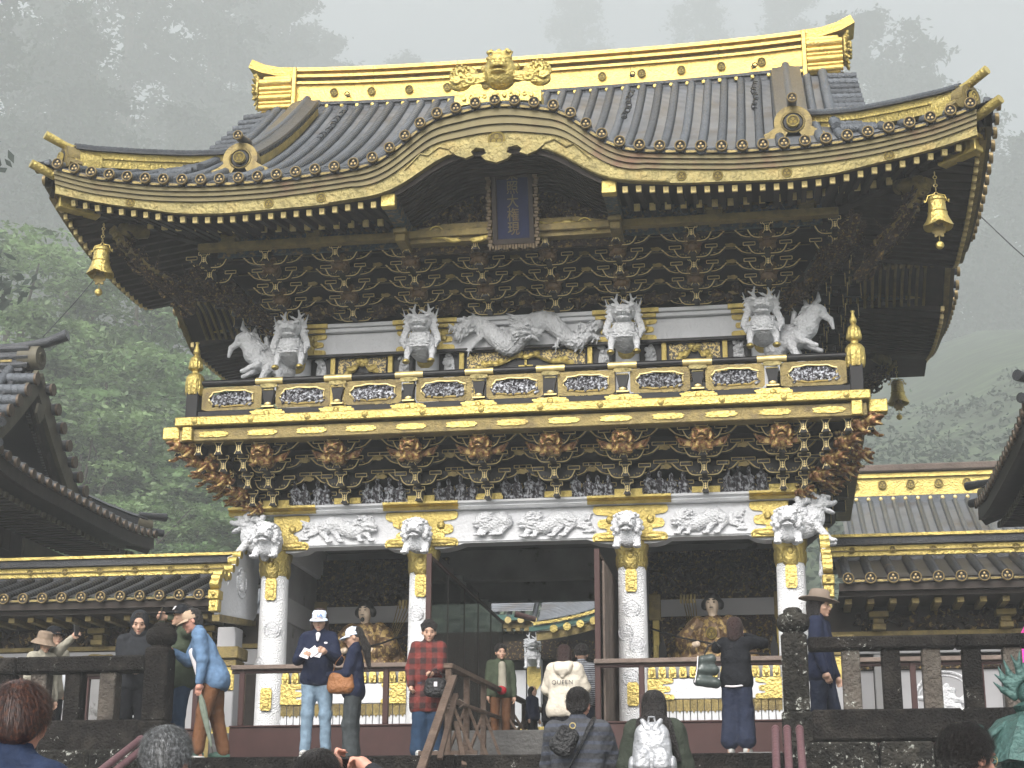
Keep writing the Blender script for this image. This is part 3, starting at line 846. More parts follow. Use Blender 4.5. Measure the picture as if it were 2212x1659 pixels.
# --- upper storey wall
ux = (-3.27, -1.41, 1.41, 3.27)
part('upper_core', MB().box(-3.2, 3.2, .22, 4.4, 4.06, 6.9), BLACK, G)
UC = MB().lathe([(.17, 4.06), (.165, 5.3), (.15, 5.75)], 20).mesh('upper_column', [WHITE], True)
for x in ux:
    c = part('upper_column', UC, None, G, (x, .18, 0))
    part('upper_collar', MB().ball((0, -.14, 5.17), (.13, .07, .16), 12), GOLD, c, smooth=True)
part('upper_beam', MB().box(-3.4, 3.4, .06, .3, 5.29, 5.60, c=.006), WHITE, G)
part('upper_plate', MB().box(-3.45, 3.45, -.02, .3, 5.605, 5.66, c=.006).box(-3.5, 3.5, -.06, .3, 5.665, 5.72, c=.006), WHITE, G)
part('upper_sill', MB().box(-3.4, 3.4, .0, .06, 5.25, 5.287), BLACK, G)
for i, x in enumerate(ux):
    for s_ in (-1, 1):
        if (i == 0 and s_ < 0) or (i == 3 and s_ > 0): continue
        o = part('cloud_fitting', MB().prism([(a+x, b+5.445) for a, b in cloud_plate(.42, .31, s_, i*3+s_+1)], .035, .058), GOLD, G)
        part('boss', MB().ball((x+s_*.26, .03, 5.46), (.05, .03, .05), 10), GOLD, o, smooth=True)
    part('plate_fitting', MB().box(x-.42, x+.42, -.035, 0, 5.60, 5.655, c=.004).box(x-.46, x+.46, -.075, 0, 5.66, 5.725, c=.004), GOLD, G)
GSPECK = mat('black_and_gold_diaper', (.02, .017, .012), .4, .3, col2=(.50, .38, .13), c2lo=.50, c2hi=.54, c2scale=42)
# windows and doors of the upper storey (only their heads show over the railing)
def cusp(xa, xb, z0, z1, n=36):
    P = []
    for i in range(n+1):
        t = i/n; x = xa+(xb-xa)*t; u = abs(2*t-1)
        z = z0+(z1-z0)*(1-u**2.4)+.03*math.sin(u*PI*3)*(1 if u < .95 else 0)
        P.append((x, z))
    return P
for x0, x1, kind in ((-3.05, -1.62, 'w'), (-1.20, 1.20, 'd'), (1.62, 3.05, 'w')):
    part('window_backing', MB().box(x0, x1, .14, .2, 4.3, 5.25), BLACK, G)
    cw = .23
    for s_ in (0, 1):
        xc = x0+cw/2 if s_ == 0 else x1-cw/2
        P = [E((0, .02, .25), (.08, .02, .26), k=.01)]
        qq = random.Random(int(x0*10)+s_)
        P += [E((qq.uniform(-.06, .06), -.005, qq.uniform(0, .5)), (qq.uniform(.015, .045), .025, qq.uniform(.015, .04)), (0, qq.uniform(-60, 60), 0), k=.006) for _ in range(26)]
        part('carved_panel', smesh(P, .009, WHITEC, 'carved_panel'), None, G, (xc, .12, 4.76))
        px_ = x0+cw+.07 if s_ == 0 else x1-cw-.07
        part('window_jamb', MB().box(px_-.035, px_+.035, .06, .12, 4.3, 5.25, c=.005), GOLD, G)
    xa, xb = x0+cw+.14, x1-cw-.14
    cp = cusp(xa+.12, xb-.12, 4.93, 5.13)
    part('window_surround', MB().prism([(xa, 4.5)]+[(xa+.12, 4.5)]+cp+[(xb-.12, 4.5), (xb, 4.5), (xb, 5.24), (xa, 5.24)], .105, .125), GSPECK, G)
    fr = MB().tube([(cp[0][0], .10, 4.5)]+[(a, .10, b) for a, b in cp]+[(cp[-1][0], .10, 4.5)], .022, 6)
    for j in list(range(1, 10, 2))+list(range(14, 24, 2))+list(range(28, len(cp)-1, 2)): fr.ball((cp[j][0], .095, cp[j][1]+.035+.02*math.sin(j*2.4)), (.048, .015, .045), 8)
    part('window_frame', fr, GOLD, G, smooth=True)
    mid = (xa+xb)/2
    P = []
    for j in range(9):
        P.append(C((mid-.2, 0, .03*j), (mid, -.02, .035*j+.06), .010, k=.004)); P.append(C((mid, -.02, .035*j+.06), (mid+.2, 0, .03*j), .010, k=.004))
    if kind == 'w': part('window_carving', smesh(P, .008, DARKC, 'window_carving'), None, G, (0, .12, 4.68))
    else:
        part('door_hinges', MB().box(-.015, .015, .09, .12, 4.5, 5.1).box(-.10, .10, .09, .11, 5.0, 5.03).box(-.47, -.45, .09, .11, 4.5, 4.97).box(.45, .47, .09, .11, 4.5, 4.97), GOLD, G)
# --- white dragon heads over the upper columns
def dragon_head():
    P = [E((0, .1, .15), (.15, .22, .17), k=.04), E((0, -.08, .2), (.135, .14, .15), k=.04), E((0, -.12, .42), (.13, .12, .11), k=.03), E((0, -.24, .40), (.10, .08, .05), k=.02),
         E((0, -.22, .32), (.085, .075, .028), k=.012), E((0, -.28, .36), (.08, .06, .018), k=.006, neg=True), E((0, -.31, .425), (.045, .025, .022), k=.008)]
    for i in range(6): P.append(C((-.11, -.14-.01*i, .28-.035*i), (.11, -.14-.01*i, .28-.035*i), .012, k=.006))
    for s_ in (-1, 1):
        P += [C((s_*.03, -.235, .455), (s_*.11, -.20, .50), .018, .024, k=.01), E((s_*.055, -.23, .445), .02, k=.004),
              C((s_*.05, -.08, .50), (s_*.09, -.06, .60), .022, .017, k=.01), C((s_*.09, -.06, .60), (s_*.07, -.05, .69), .017, .010, k=.01), C((s_*.09, -.06, .59), (s_*.14, -.05, .64), .014, .008, k=.008),
              E((s_*.15, -.10, .46), (.05, .02, .03), (0, s_*30, 0), k=.01), E((s_*.15, -.08, .39), (.06, .02, .025), (0, s_*-10, 0), k=.01), E((s_*.14, -.08, .52), (.05, .02, .022), (0, s_*55, 0), k=.01),
              C((s_*.12, -.05, .2), (s_*.14, -.12, .02), .055, .035, k=.02), C((s_*.14, -.12, .02), (s_*.14, -.14, -.05), .032, .028, k=.01), E((s_*.14, -.17, -.085), (.042, .05, .035), k=.01)]
    for i in range(7): P.append(C((-.075+.025*i, -.285, .375), (-.075+.025*i, -.285, .352), .008, .003, k=.002))
    return P
DRAG = smesh(dragon_head()+tufts([(-.14, -.02, .25), (-.14, -.06, .5), (0, -.05, .56), (.14, -.06, .5), (.14, -.02, .25)], .03, 60, 6, .07, .013, .5)+tufts([(-.12, -.08, .12), (-.13, -.1, .22)], .05, 14, 2, .04, .01)+tufts([(.12, -.08, .12), (.13, -.1, .22)], .05, 14, 3, .04, .01), .0068, WHITEC, 'dragon_head', .0015, 75)
for i, x in enumerate(ux):
    d = part('dragon_head', DRAG, None, G, (x, -.22, 5.10), (0, 0, 0), (1.25, 1.05, 1.12))
    for s_ in (-1, 1): part('gilt_hoof', MB().ball((s_*.14, -.18, -.09), (.045, .055, .035), 10), GOLD, d, smooth=True)
    for s_ in (-1, 1):
        path = [(s_*(.17+.03*math.sin(j*1.3)), -.10, .1+.085*j) for j in range(7)]
        part('whisker_flame', MB().tube(path, [.03, .04, .035, .04, .03, .022, .006], 8, flat=.5), WHITEC, d, smooth=True)
def side_baku():
    P = []
    pts = [(0, 0, .1), (.12, 0, .18), (.26, 0, .2), (.36, 0, .3), (.42, 0, .42)]
    for a, b in zip(pts, pts[1:]): P.append(C(a, b, .12, .10, k=.03))
    P += [E((.46, 0, .46), (.12, .1, .09), k=.03), C((.52, 0, .44), (.62, 0, .36), .05, .03, k=.02), C((.62, 0, .36), (.64, 0, .26), .03, .02, k=.01)]
    for j, (a, b) in enumerate((((.1, 0, .3), (-.02, 0, .55)), ((.2, 0, .32), (.16, 0, .62)), ((.3, 0, .4), (.34, 0, .66)), ((.4, 0, .5), (.50, 0, .68)), ((0, 0, .3), (-.1, 0, .42)))):
        m_ = tuple((a[i]+b[i])/2+(.05 if i == 0 else 0) for i in range(3))
        P += [C(a, m_, .03, .028, k=.01), C(m_, b, .028, .008, k=.01)]
    for s_ in (-1, 1): P += [C((.2, s_*.08, .1), (.30, s_*.1, -.1), .05, .03, k=.02), C((.05, s_*.08, .05), (.08, s_*.1, -.15), .05, .03, k=.02), E((.33, s_*.1, -.13), (.05, .04, .03), k=.01), C((.3, s_*.1, .15), (.48, s_*.1, .06), .04, .025, k=.01)]
    for i in range(9): P.append(E((.33+.02*i, -.08, .30+.02*i), (.05, .015, .012), (0, 35-4*i, 0), k=.006))
    return P
SB = smesh(side_baku()+tufts([(0, 0, .1), (.12, 0, .2), (.26, 0, .25), (.38, 0, .38), (.46, 0, .5)], .10, 90, 4, .075, .016), .0080, WHITEC, 'winged_beast', .005, 42)
for s_ in (-1, 1): part('winged_beast', SB, None, G, (s_*3.42, .0, 4.93), (0, 0, R(-14*s_)), (s_*1.25, 1.3, 1.28))
# --- long white dragon on the central beam
P = []
pts = []
for i in range(30):
    t = i/29
    pts.append((-.95+1.95*t, -.02-.03*math.sin(i), .02+.11*math.sin(t*13)))
for i, (a, b) in enumerate(zip(pts, pts[1:])):
    r0 = .060+.050*math.sin(PI*min(1, i/29*1.1))
    P.append(C(a, b, r0, r0, k=.02))
P += [E((.0, -.10, .02), (.13, .10, .085), k=.03), E((.15, -.14, -.01), (.10, .07, .045), (0, 20, 0), k=.02), E((.13, -.13, -.07), (.08, .05, .02), (0, 25, 0), k=.01), E((.24, -.16, -.01), (.03, .03, .02), k=.01)]
for j in range(7): P += [C((-.06, -.10, .02+.02*j), (-.2-.01*j, -.10, .06+.03*j-.05), .016, .006, k=.008)]
for (cx, cz, rr_) in ((-.34, .0, .075), (.36, .1, .08), (.42, .02, .06), (-.62, .03, .07), (.75, .0, .08)):
    for j in range(14):
        a = j*.5; P.append(E((cx+rr_*(1-j/18)*math.cos(a), -.06, cz+rr_*(1-j/18)*math.sin(a)), .018, k=.012))
for (ax_, az_, bx_, bz_) in ((-.6, 0, -.78, -.14), (-.85, .02, -1.05, .1), (.5, 0, .42, -.14), (.8, .02, .98, -.08)):
    P += [C((ax_, -.05, az_), (bx_, -.07, bz_), .035, .02, k=.015)]+[C((bx_, -.07, bz_), (bx_+.05*math.cos(g), -.08, bz_+.05*math.sin(g)-.02), .012, .004, k=.006) for g in (0, 1, 2, 3, 4.5)]
P += [C((.38, -.03, .16), (.46, -.03, .23), .03, .02, k=.02), E((.48, -.03, .25), (.035, .02, .02), k=.01)]
P += tufts(pts, .085, 190, 9, .055, .012, 1.2)+tufts([(-.12, -.1, .02), (.12, -.14, .0)], .09, 50, 3, .09, .013, 1.2)
part('relief_dragon', smesh(P, .0078, WHITEC, 'relief_dragon', .0035, 60), None, G, (.02, .03, 5.45), (0, 0, 0), (1.02, 1.15, 1.5), label='long white dragon coiling across the middle upper beam')

# ------------------------------------------------------------------ eave curves
EBP = [(0, 7.705), (.2, 7.695), (.4, 7.655), (.62, 7.61), (.8, 7.575), (.97, 7.465), (1.12, 7.33), (1.27, 7.205), (1.42, 7.09), (1.6, 7.0), (1.8, 6.95), (2.1, 6.915), (2.5, 6.885), (3.0, 6.85), (3.6, 6.845), (4.0, 6.86), (4.4, 6.893), (4.74, 6.935), (5.0, 6.985), (5.4, 7.058), (5.7, 7.15), (6.05, 7.27), (6.3, 7.37)]
def EB(x): return sinterp(EBP, abs(x))
def lift(d): return .45*max(0., (d-3.45)/2.75)**2
def EBflat(x): return 6.848+lift(abs(x))
FLP = [(1.7, 6.60), (1.95, 6.573), (2.34, 6.535), (3.1, 6.515), (3.6, 6.50), (4.0, 6.52), (4.3, 6.55), (4.75, 6.65), (5.0, 6.69), (5.45, 6.79), (5.95, 6.93), (6.3, 7.05)]
def FL(x): return sinterp(FLP, max(1.8, abs(x)))
LBP = [(0, 7.17), (.25, 7.18), (.5, 7.165), (.7, 7.09), (.9, 6.975), (1.1, 6.83), (1.25, 6.735), (1.4, 6.665), (1.6, 6.61), (1.95, 6.573), (2.34, 6.535), (3.1, 6.515)]
def LB(x): return sinterp(LBP, abs(x)) if abs(x) < 2.6 else FL(x)
YC = 2.2
def SB_(y):      # side eave, tile edge bottom
    d = abs(y-YC)
    return 6.86+.45*max(0., (d-1.95)/2.75)**2+.50*max(0., math.cos(min(PI, d/1.35*PI))*.5+.5 if d < 1.35 else 0)
def prof_main(t): return .5*t+.047*t*t
def ZF(x, y):    # front (and back) slope incl. karahafu
    t = (y+2.5) if y < YC else (6.9-y)
    m = EBflat(x)+.06+prof_main(t)-lift(abs(x))*min(1, t/2.5)
    if y < YC and abs(x) < 2.6: m = max(m, EB(x)+.06+.03*t)
    return m
def ZS(x, y):
    s = 6.2-abs(x)
    m = 6.92+lift(abs(y-YC)*1.0+1.5)*(1-min(1, s/2.5))+prof_main(s)
    d = abs(y-YC)
    if d < 1.5: m = max(m, SB_(y)+.06+.03*s)
    return m
XG = 4.62
# --- roof surfaces
mb = MB()
mb.grid(lambda i, j: ((-XG+2*XG*i/110), -2.5+4.62*j/34, ZF(-XG+2*XG*i/110, -2.5+4.62*j/34)), 111, 35)
mb.grid(lambda i, j: ((-XG+2*XG*i/20), 6.9-4.62*j/16, ZF(-XG+2*XG*i/20, 6.9-4.62*j/16)), 21, 17)
for s_ in (-1, 1):
    mb.grid(lambda i, j: (s_*(XG+(6.2-XG)*i/10), -2.5+(6.2-(XG+(6.2-XG)*i/10))*j/8, ZF(XG+(6.2-XG)*i/10, -2.5+(6.2-(XG+(6.2-XG)*i/10))*j/8)), 11, 9)
    mb.grid(lambda i, j: (s_*(XG+(6.2-XG)*i/10), 6.9-(6.2-(XG+(6.2-XG)*i/10))*j/8, ZF(XG+(6.2-XG)*i/10, 6.9-(6.2-(XG+(6.2-XG)*i/10))*j/8)), 11, 9)
part('roof_surface', mb, TILEY, G, smooth='all')
mb = MB()
for s_ in (-1, 1):
    def fs(i, j):
        s = 2.1*i/12; x = 6.2-s
        y = -2.5+s+(9.4-2*s)*j/60
        return (s_*x, y, ZS(x, y))
    mb.grid(fs, 13, 61)
part('side_roof_surface', mb, TILEX, G, smooth='all')
# gable walls
for s_ in (-1, 1):
    part('gable_wall', MB().add([(s_*4.12, -.4, 7.9), (s_*4.12, 4.8, 7.9), (s_*4.12, 2.2, 10.1)], [(0, 1, 2)]), DARKC, G)
# --- tile rows
def ribbed(path, r, n=8, gap=.085):
    # re-sample a path so that each tile of the row shows as a ring
    P = [Vector(p) for p in path]; L = [0]
    for a, b in zip(P, P[1:]): L.append(L[-1]+(b-a).length)
    tot = L[-1]; k = max(2, int(tot/gap)); pts = []; rs = []
    def q(s):
        for i in range(len(L)-1):
            if s <= L[i+1]+1e-6: return P[i].lerp(P[i+1], (s-L[i])/max(1e-6, L[i+1]-L[i]))
        return P[-1]
    for i in range(k):
        a = tot*i/k; b = tot*(i+1)/k
        pts += [q(a), q(a+.02), q(b-.001)]; rs += [r*.90, r*1.06, r*.96]
    return MB().tube(pts, rs, n)
DISC = CRESTD
x = -XG+.13
main_rows = []
while x < XG-.05:
    main_rows.append(x); x += .2527
def y_vis(x):     # where the main slope rises above the karahafu
    if abs(x) > 2.0: return -2.5
    y = -2.5
    while y < 2 and (EB(x)+.06+.03*(y+2.5)) > EBflat(x)+.06+prof_main(y+2.5)-.002: y += .05
    return y
for x in main_rows:
    y0 = y_vis(x)
    if abs(abs(x)-3.78) < .12: continue
    path = [(x, y0+(2.0-y0)*j/14, ZF(x, y0+(2.0-y0)*j/14)+.012) for j in range(15)]
    r_ = part('tile_row', ribbed(path, .062), TILE, G, smooth=50)
# eave rows: by arc length so that the discs follow the curve
xs = [0.]
xx = 0.; acc = 0
while xx < 6.05:
    nx_ = xx+.004; acc += math.hypot(.004, EB(nx_)-EB(xx)); xx = nx_
    if acc >= .2535: xs.append(xx); acc = 0
xs = sorted([-x for x in xs if x > 0]+xs)
for x in xs:
    if abs(x) < 2.4:
        path = [(x, -2.54, EB(x)+.078), (x, -2.2, EB(x)+.085), (x, max(-1.9, y_vis(x)-.1), EB(x)+.09)]
    else:
        y1 = -2.5+max(.05, (6.15-abs(x))) if abs(x) > XG-.1 else -1.9
        path = [(x, -2.54+(y1+2.54)*j/8, ZF(x, -2.54+(y1+2.54)*j/8)+.014) for j in range(9)]
    r_ = part('tile_row', ribbed(path, .064, 10), TILE, G, smooth=50)
    crest(r_, (x, -2.53, EB(x)+.075), .073, me=CRESTD)
    sl = math.atan2(EB(x+.15)-EB(x+.1), .05)
for a, b in zip(xs, xs[1:]):
    xm = (a+b)/2; sl = math.atan2(EB(b)-EB(a), b-a)
    M = Matrix.Translation((xm, -2.515, EB(xm)+.012)) @ Matrix.Rotation(-sl, 4, 'Y')
    e = MB().prism([(-.10, -.02), (.10, -.02), (.10, .035), (-.10, .035)], 0, .05, 0, M)
    e.prism(lobes(.15, .034, 3, .2, 18)[::-1], -.012, 0, 1, M)
    part('edge_tile', e, [TILED, GOLDD], G)
# ribbed roll band lying along the top of the karahafu rim
mb = MB()
for dy, dz in ((-2.46, .135), (-2.40, .15), (-2.34, .145)):
    pass
path = [(x, -2.20, EB(x)+.165) for x in [-2.9+5.8*i/80 for i in range(81)]]
part('rim_ridge', MB().tube(path, .035, 8), TILE, G, smooth=True)
for k in range(5):
    path = [(x, -2.50+.06*k, EB(x)+.058+.006*k) for x in [-2.9+5.8*i/80 for i in range(81)]]
    part('rim_roll', MB().tube(path, .021, 6), TILE, G, smooth=True)
# side eave rows
for s_ in (-1, 1):
    n = 37
    for j in range(n):
        y = -2.5+.13+9.14*j/(n-1)
        s1 = min(1.2, min(y+2.5, 6.9-y))
        path = [(s_*(6.24-(s1+.04)*k/6), y, ZS(6.2-(s1)*k/6, y)+.014) for k in range(7)]
        r_ = part('side_tile_row', ribbed(path, .064, 8), TILE, G, smooth=50)
        crest(r_, (s_*6.23, y, ZS(6.2, y)+.005), .078, (0, 0, s_*PI/2), me=CRESTD)
# --- gable verge tiles, stacked outward above the side slopes
for s_ in (-1, 1):
    for j in range(16):
        t = .9+.24*j
        for yy in ((-2.5+t),):
            if yy > 1.9: continue
            z = ZF(XG, yy)
            r_ = part('verge_tile', ribbed([(s_*(XG-.25), yy, z+.05), (s_*(XG+.22), yy, z+.03)], .066, 8), TILE, G, smooth=50)
    path = [(s_*(XG-.28), yy, ZF(XG, yy)+.07) for yy in [-1.4+3.4*k/12 for k in range(13)]]
    part('verge_roll', ribbed(path, .075), TILE, G, smooth=50)
    part('verge_board', MB().sweep([(s_*(XG+.02), yy, ZF(XG, yy)-.04) for yy in [-1.4+3.5*k/12 for k in range(13)]], [(-.03, -.28), (.03, -.28), (.03, .03), (-.03, .03)], (1, 0, 0)), GOLDD, G)
# --- front fascia: stepped mouldings then gilded barge board
def xr(a, b, n): return [a+(b-a)*i/n for i in range(n+1)]
def MT(x): return .17+.13*max(0, 1-abs(x)/1.9)**.6
def band(name, top, bot, y, th, m, a=-5.97, b=5.97, n=170, par=G, extra=None):
    mb = MB(); v = []; f = []
    X = xr(a, b, n)
    for x in X:
        v += [(x, y, top(x)), (x, y, bot(x)), (x, y+th, bot(x)), (x, y+th, top(x))]
    for i in range(len(X)-1):
        for j in range(4): f.append((i*4+j, i*4+4+j, i*4+4+(j+1) % 4, i*4+(j+1) % 4))
    f += [(3, 2, 1, 0), tuple(len(v)-4+k for k in range(4))]
    mb.add(v, f)
    return part(name, mb, m, par, smooth=True)
EM = mat('dull_gilt_moulding', (.115, .096, .043), .5, .5, var=.2, vscale=3, col2=(.10, .055, .03), c2lo=.55, c2hi=.7, c2scale=1.4)
band('eave_moulding', lambda x: EB(x)-.004, lambda x: EB(x)-MT(x)*.36, -2.485, .12, EM)
band('eave_moulding', lambda x: EB(x)-MT(x)*.36+.002, lambda x: EB(x)-MT(x)*.70, -2.455, .12, EM)
band('eave_moulding', lambda x: EB(x)-MT(x)*.70+.002, lambda x: EB(x)-MT(x)-.01, -2.425, .12, EM)
bbd = band('barge_board', lambda x: EB(x)-MT(x), LB, -2.395, .07, GOLDM)
q = random.Random(12)
for x in (-4.9, -3.0, -2.3, 2.35, 2.8, 3.65, 4.9):
    part('crest_boss', CREST, None, bbd, (x, -2.39, (EB(x)-MT(x)+LB(x))/2), (0, 0, 0), (.065, .03, .065))
part('crest_boss', CREST, None, bbd, (0, -2.39, 7.29), (0, 0, 0), (.115, .05, .115))
# fretted pendant under the apex and its scrolls
pen = [(-.62, 7.18), (-.52, 7.10), (-.40, 7.05), (-.30, 7.09), (-.33, 7.14), (-.27, 7.19), (-.16, 7.17), (-.13, 7.10), (-.20, 7.07), (-.14, 7.01), (0, 6.965), (.14, 7.01), (.20, 7.07), (.13, 7.10), (.16, 7.17), (.27, 7.19), (.33, 7.14), (.30, 7.09), (.40, 7.05), (.52, 7.10), (.62, 7.18), (.4, 7.25), (0, 7.25), (-.4, 7.25)]
part('gable_pendant', MB().prism(pen, -2.42, -2.36), GOLDM, G)
mb = MB()
for s_ in (-1, 1):
    mb.tube([(s_*x, -2.405, z) for x, z in [(.62, 7.2), (.75, 7.24), (.9, 7.13), (1.0, 7.16), (1.12, 7.03), (1.2, 6.95)]], .012, 5)
    mb.tube([(s_*x, -2.402, LB(x)+.015) for x in xr(.62, 2.2, 26)], .014, 5)
part('raised_scroll', mb, GOLDM, G, smooth=True)
# --- side fascias
for s_ in (-1, 1):
    for nm, a, b, x_, m in (('side_eave_moulding', 0, .17, 6.17, EM), ('side_barge_board', .17, .34, 6.09, GOLDD)):
        Y = xr(-2.3, 6.7, 90); v = []; f = []
        for y in Y:
            e = SB_(y)
            v += [(s_*x_, y, e-a), (s_*x_, y, e-b), (s_*(x_-.08), y, e-b), (s_*(x_-.08), y, e-a)]
        for i in range(len(Y)-1):
            for j in range(4): f.append((i*4+j, i*4+4+j, i*4+4+(j+1) % 4, i*4+(j+1) % 4))
        part(nm, MB().add(v, f), m, G, smooth=True)
# --- soffits
mb = MB()
for sgn in (1,):
    mb.grid(lambda i, j: (-5.9+11.8*i/80, -2.36+2.5*j/8, (max(FL(-5.9+11.8*i/80), LB(-5.9+11.8*i/80)) if abs(-5.9+11.8*i/80) < 1.75 else FL(-5.9+11.8*i/80))+.035+.20*j/8*2), 81, 9)
for s_ in (-1, 1):
    mb.grid(lambda i, j: (s_*(6.08-max(.05, min(2.6, 9.0*j/60-.0, 9.0-9.0*j/60))*i/8), -2.3+9.0*j/60, SB_(-2.3+9.0*j/60)-.30+.40*i/8), 9, 61)
mb.add([(-6, 6.75, 6.6), (6, 6.75, 6.6), (6, 4.3, 7.0), (-6, 4.3, 7.0)], [(0, 1, 2, 3)])
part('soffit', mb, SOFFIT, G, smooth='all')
# --- rafters, two tiers, gilt ends
def rafter(x0, y0, z0, x1, y1, z1, w_=.062, par=G, name='rafter'):
    p, q_ = Vector((x0, y0, z0)), Vector((x1, y1, z1)); t = q_-p
    rot = t.to_track_quat('Y', 'Z').to_euler()
    L = round(t.length, 2)
    key = (name, L)
    if key not in RAFM:
        mb = MB().box(-w_/2, w_/2, .0, L, -w_*.6, w_*.6, 0)
        mb.box(-w_/2-.004, w_/2+.004, -.006, .05, -w_*.6-.004, w_*.6+.004, 1, c=.004).ball((0, -.006, 0), (.014, .008, .014), 6, 1)
        RAFM[key] = mb.mesh(name, [SOFFIT, GOLDL])
    return part(name, RAFM[key], None, par, p, rot)
RAFM = {}
n = 68
for i in range(n):
    x = -5.75+11.5*i/(n-1)
    if abs(x) < 1.5: continue
    z = FL(x)
    yb = min(-1.0, -2.28+max(.3, 6.0-abs(x)))
    rafter(x, -2.28, z-.045, x*(1 if abs(x) < 4.2 else .985), yb, z+.20*(yb+2.28)/1.28)
for i in range(50):
    x = -4.95+9.9*i/49
    if abs(x) < 1.55: continue
    z = 6.60+lift(abs(x)+.6)*.6
    rafter(x, -1.55, z, x, -.2, z+.24, .07, name='inner_rafter')
for s_ in (-1, 1):
    for i in range(50):
        y = -2.1+8.6*i/49
        if abs(y-YC) < .95: continue
        z = SB_(y)-.36
        dd = min(1.9, max(.3, min(y+2.45, 6.85-y)))
        rafter(s_*6.02, y, z, s_*(6.02-dd), y, z+.14*dd)
# --- curved ribs inside the karahafu
for k in range(11):
    y = -2.30+.10*k
    path = [(x, y, LB(x)-.035-.012*k*(1-abs(x)/1.5)) for x in xr(-1.34, 1.34, 40)]
    part('curved_rib', MB().sweep(path, [(-.024, -.03), (.024, -.03), (.024, .03), (-.024, .03)], (0, 1, 0)), SOFFIT, G)
for s_ in (-1, 1):
    o = part('karahafu_beam', MB().box(s_*1.43-.085, s_*1.43+.085, -2.25, -.9, 6.50, 6.655, c=.008), BLUEC, G)
    part('beam_cap', MB().box(s_*1.43-.095, s_*1.43+.095, -2.33, -2.20, 6.49, 6.665, c=.01), GOLD, o)
    o = part('karahafu_bracket', MB().box(s_*1.43-.07, s_*1.43+.07, -1.6, -1.0, 6.3, 6.50, c=.01).box(s_*1.43-.09, s_*1.43+.09, -1.65, -1.0, 6.40, 6.46, c=.01), GOLDD, G)
# tympanum
P = []
q = random.Random(99)
ty = [(x, LB(x)-.06) for x in xr(-1.3, 1.3, 24)]
part('tympanum', MB().prism([(-1.3, 6.25)]+ty[:0]+[(1.3, 6.25)]+ty[::-1], -1.18, -1.12), DARKC, G)
for i in range(70):
    x = q.uniform(-1.1, 1.1); zt = LB(x)-.12; z = q.uniform(6.55, zt)
    P.append(E((x, -1.2, z), (q.uniform(.03, .09), .05, q.uniform(.02, .05)), (0, q.uniform(-70, 70), 0), k=.012))
part('tympanum_carving', smesh(P, .014, DARKC, 'tympanum_carving'), None, G)
o = part('rainbow_beam', MB().prism([(-1.35, 6.34), (1.35, 6.34), (1.32, 6.52), (.9, 6.60), (-.9, 6.60), (-1.32, 6.52)], -1.36, -1.2), GOLDD, G)
P = []
for i in range(46):
    x = q.uniform(-1.15, 1.15); z = 6.44+.09*math.sin(x*3)+q.uniform(-.03, .03)
    P.append(E((x, -1.37, z), (q.uniform(.04, .12), .025, q.uniform(.015, .03)), (0, q.uniform(-20, 20), 0), k=.02))
part('cloud_relief', smesh(P, .012, GOLD, 'cloud_relief'), None, o)
for s_ in (-1, 1): part('spiral', MB().tube([(s_*1.0+.11*(1-j/26)*math.cos(j*.5), -1.375, 6.47+.11*(1-j/26)*math.sin(j*.5)) for j in range(24)], .010, 5), GOLD, o, smooth=True)
# --- name tablet
tb = part('name_tablet', MB().box(-.215, .215, -.02, .03, -.42, .42, c=.005), BLUET, G, tuple(at(1108, 437, y=-1.62)), (R(13), 0, R(0)), label='tall blue tablet with gold characters in a carved frame')
fr = MB()
for s_ in (-1, 1):
    fr.box(s_*.245-.035, s_*.245+.035, -.05, .02, -.46, .46, 0, c=.01)
    fr.box(-.28, .28, -.05, .02, s_*.455-.035, s_*.455+.035, 0, c=.01)
part('inner_frame', fr, SOFFIT, tb)
fl = MB()
for t_ in range(26):
    for s_ in (-1, 1):
        fl.box(s_*.315-.028+.012*math.sin(t_*2.1), s_*.315+.028+.012*math.sin(t_*2.1), -.07, .0, -.50+.0385*t_, -.467+.0385*t_, 0, c=.004)
for t_ in range(17):
    fl.box(-.33+.0385*t_, -.298+.0385*t_, -.07, 0, .485+.01*math.sin(t_*2), .54+.01*math.sin(t_*2), 0, c=.004)
    fl.box(-.33+.0385*t_, -.298+.0385*t_, -.07, 0, -.54+.01*math.sin(t_*2), -.49, 0, c=.004)
part('carved_frame', fl, mat('dull_bronze_frame', (.11, .08, .045), .6, .3, var=.4, vscale=12), tb)
txt = bpy.data.curves.new('tablet_lettering', 'FONT'); txt.body = '東\n照\n大\n権\n現'; txt.size = .165; txt.align_x = 'CENTER'; txt.align_y = 'CENTER'; txt.space_line = .95; txt.extrude = .006
txt.materials.append(EM)
tx = textmesh(txt, 'tablet_lettering', tb, loc=(0, -.028, 0), rot=(R(90), 0, 0))
tb.scale = (1.0, 1.0, 1.16)
# --- beams between upper brackets and rafters
o = part('eave_purlin', MB().box(-4.3, 4.3, -1.42, -1.28, 6.40, 6.50, c=.008), GOLDD, G)
part('frieze', MB().box(-4.1, 4.1, -1.16, -1.10, 6.38, 6.80), BLUEC, G)
P = []
for i in range(150):
    x = q.uniform(-4.0, 4.0)
    if abs(x) < 1.5: continue
    P.append(E((x, -1.18, q.uniform(6.50, 6.68)), (q.uniform(.04, .12), .04, q.uniform(.02, .05)), (0, q.uniform(-50, 50), 0), k=.015))
for s_ in (-1, 1): part('frieze_carving', smesh([p for p in P if p[1].x*s_ > 0], .018, BLUEC, 'frieze_carving'), None, G)
for x in (-3.9, -2.7, 2.7, 3.9):
    part('frieze_strut', MB().box(x-.1, x+.1, -1.34, -1.1, 6.50, 6.60, c=.01).box(x-.075, x+.075, -1.34, -1.1, 6.42, 6.50, c=.01).box(x-.12, x+.12, -1.36, -1.1, 6.60, 6.66, c=.01), GOLDD, G)
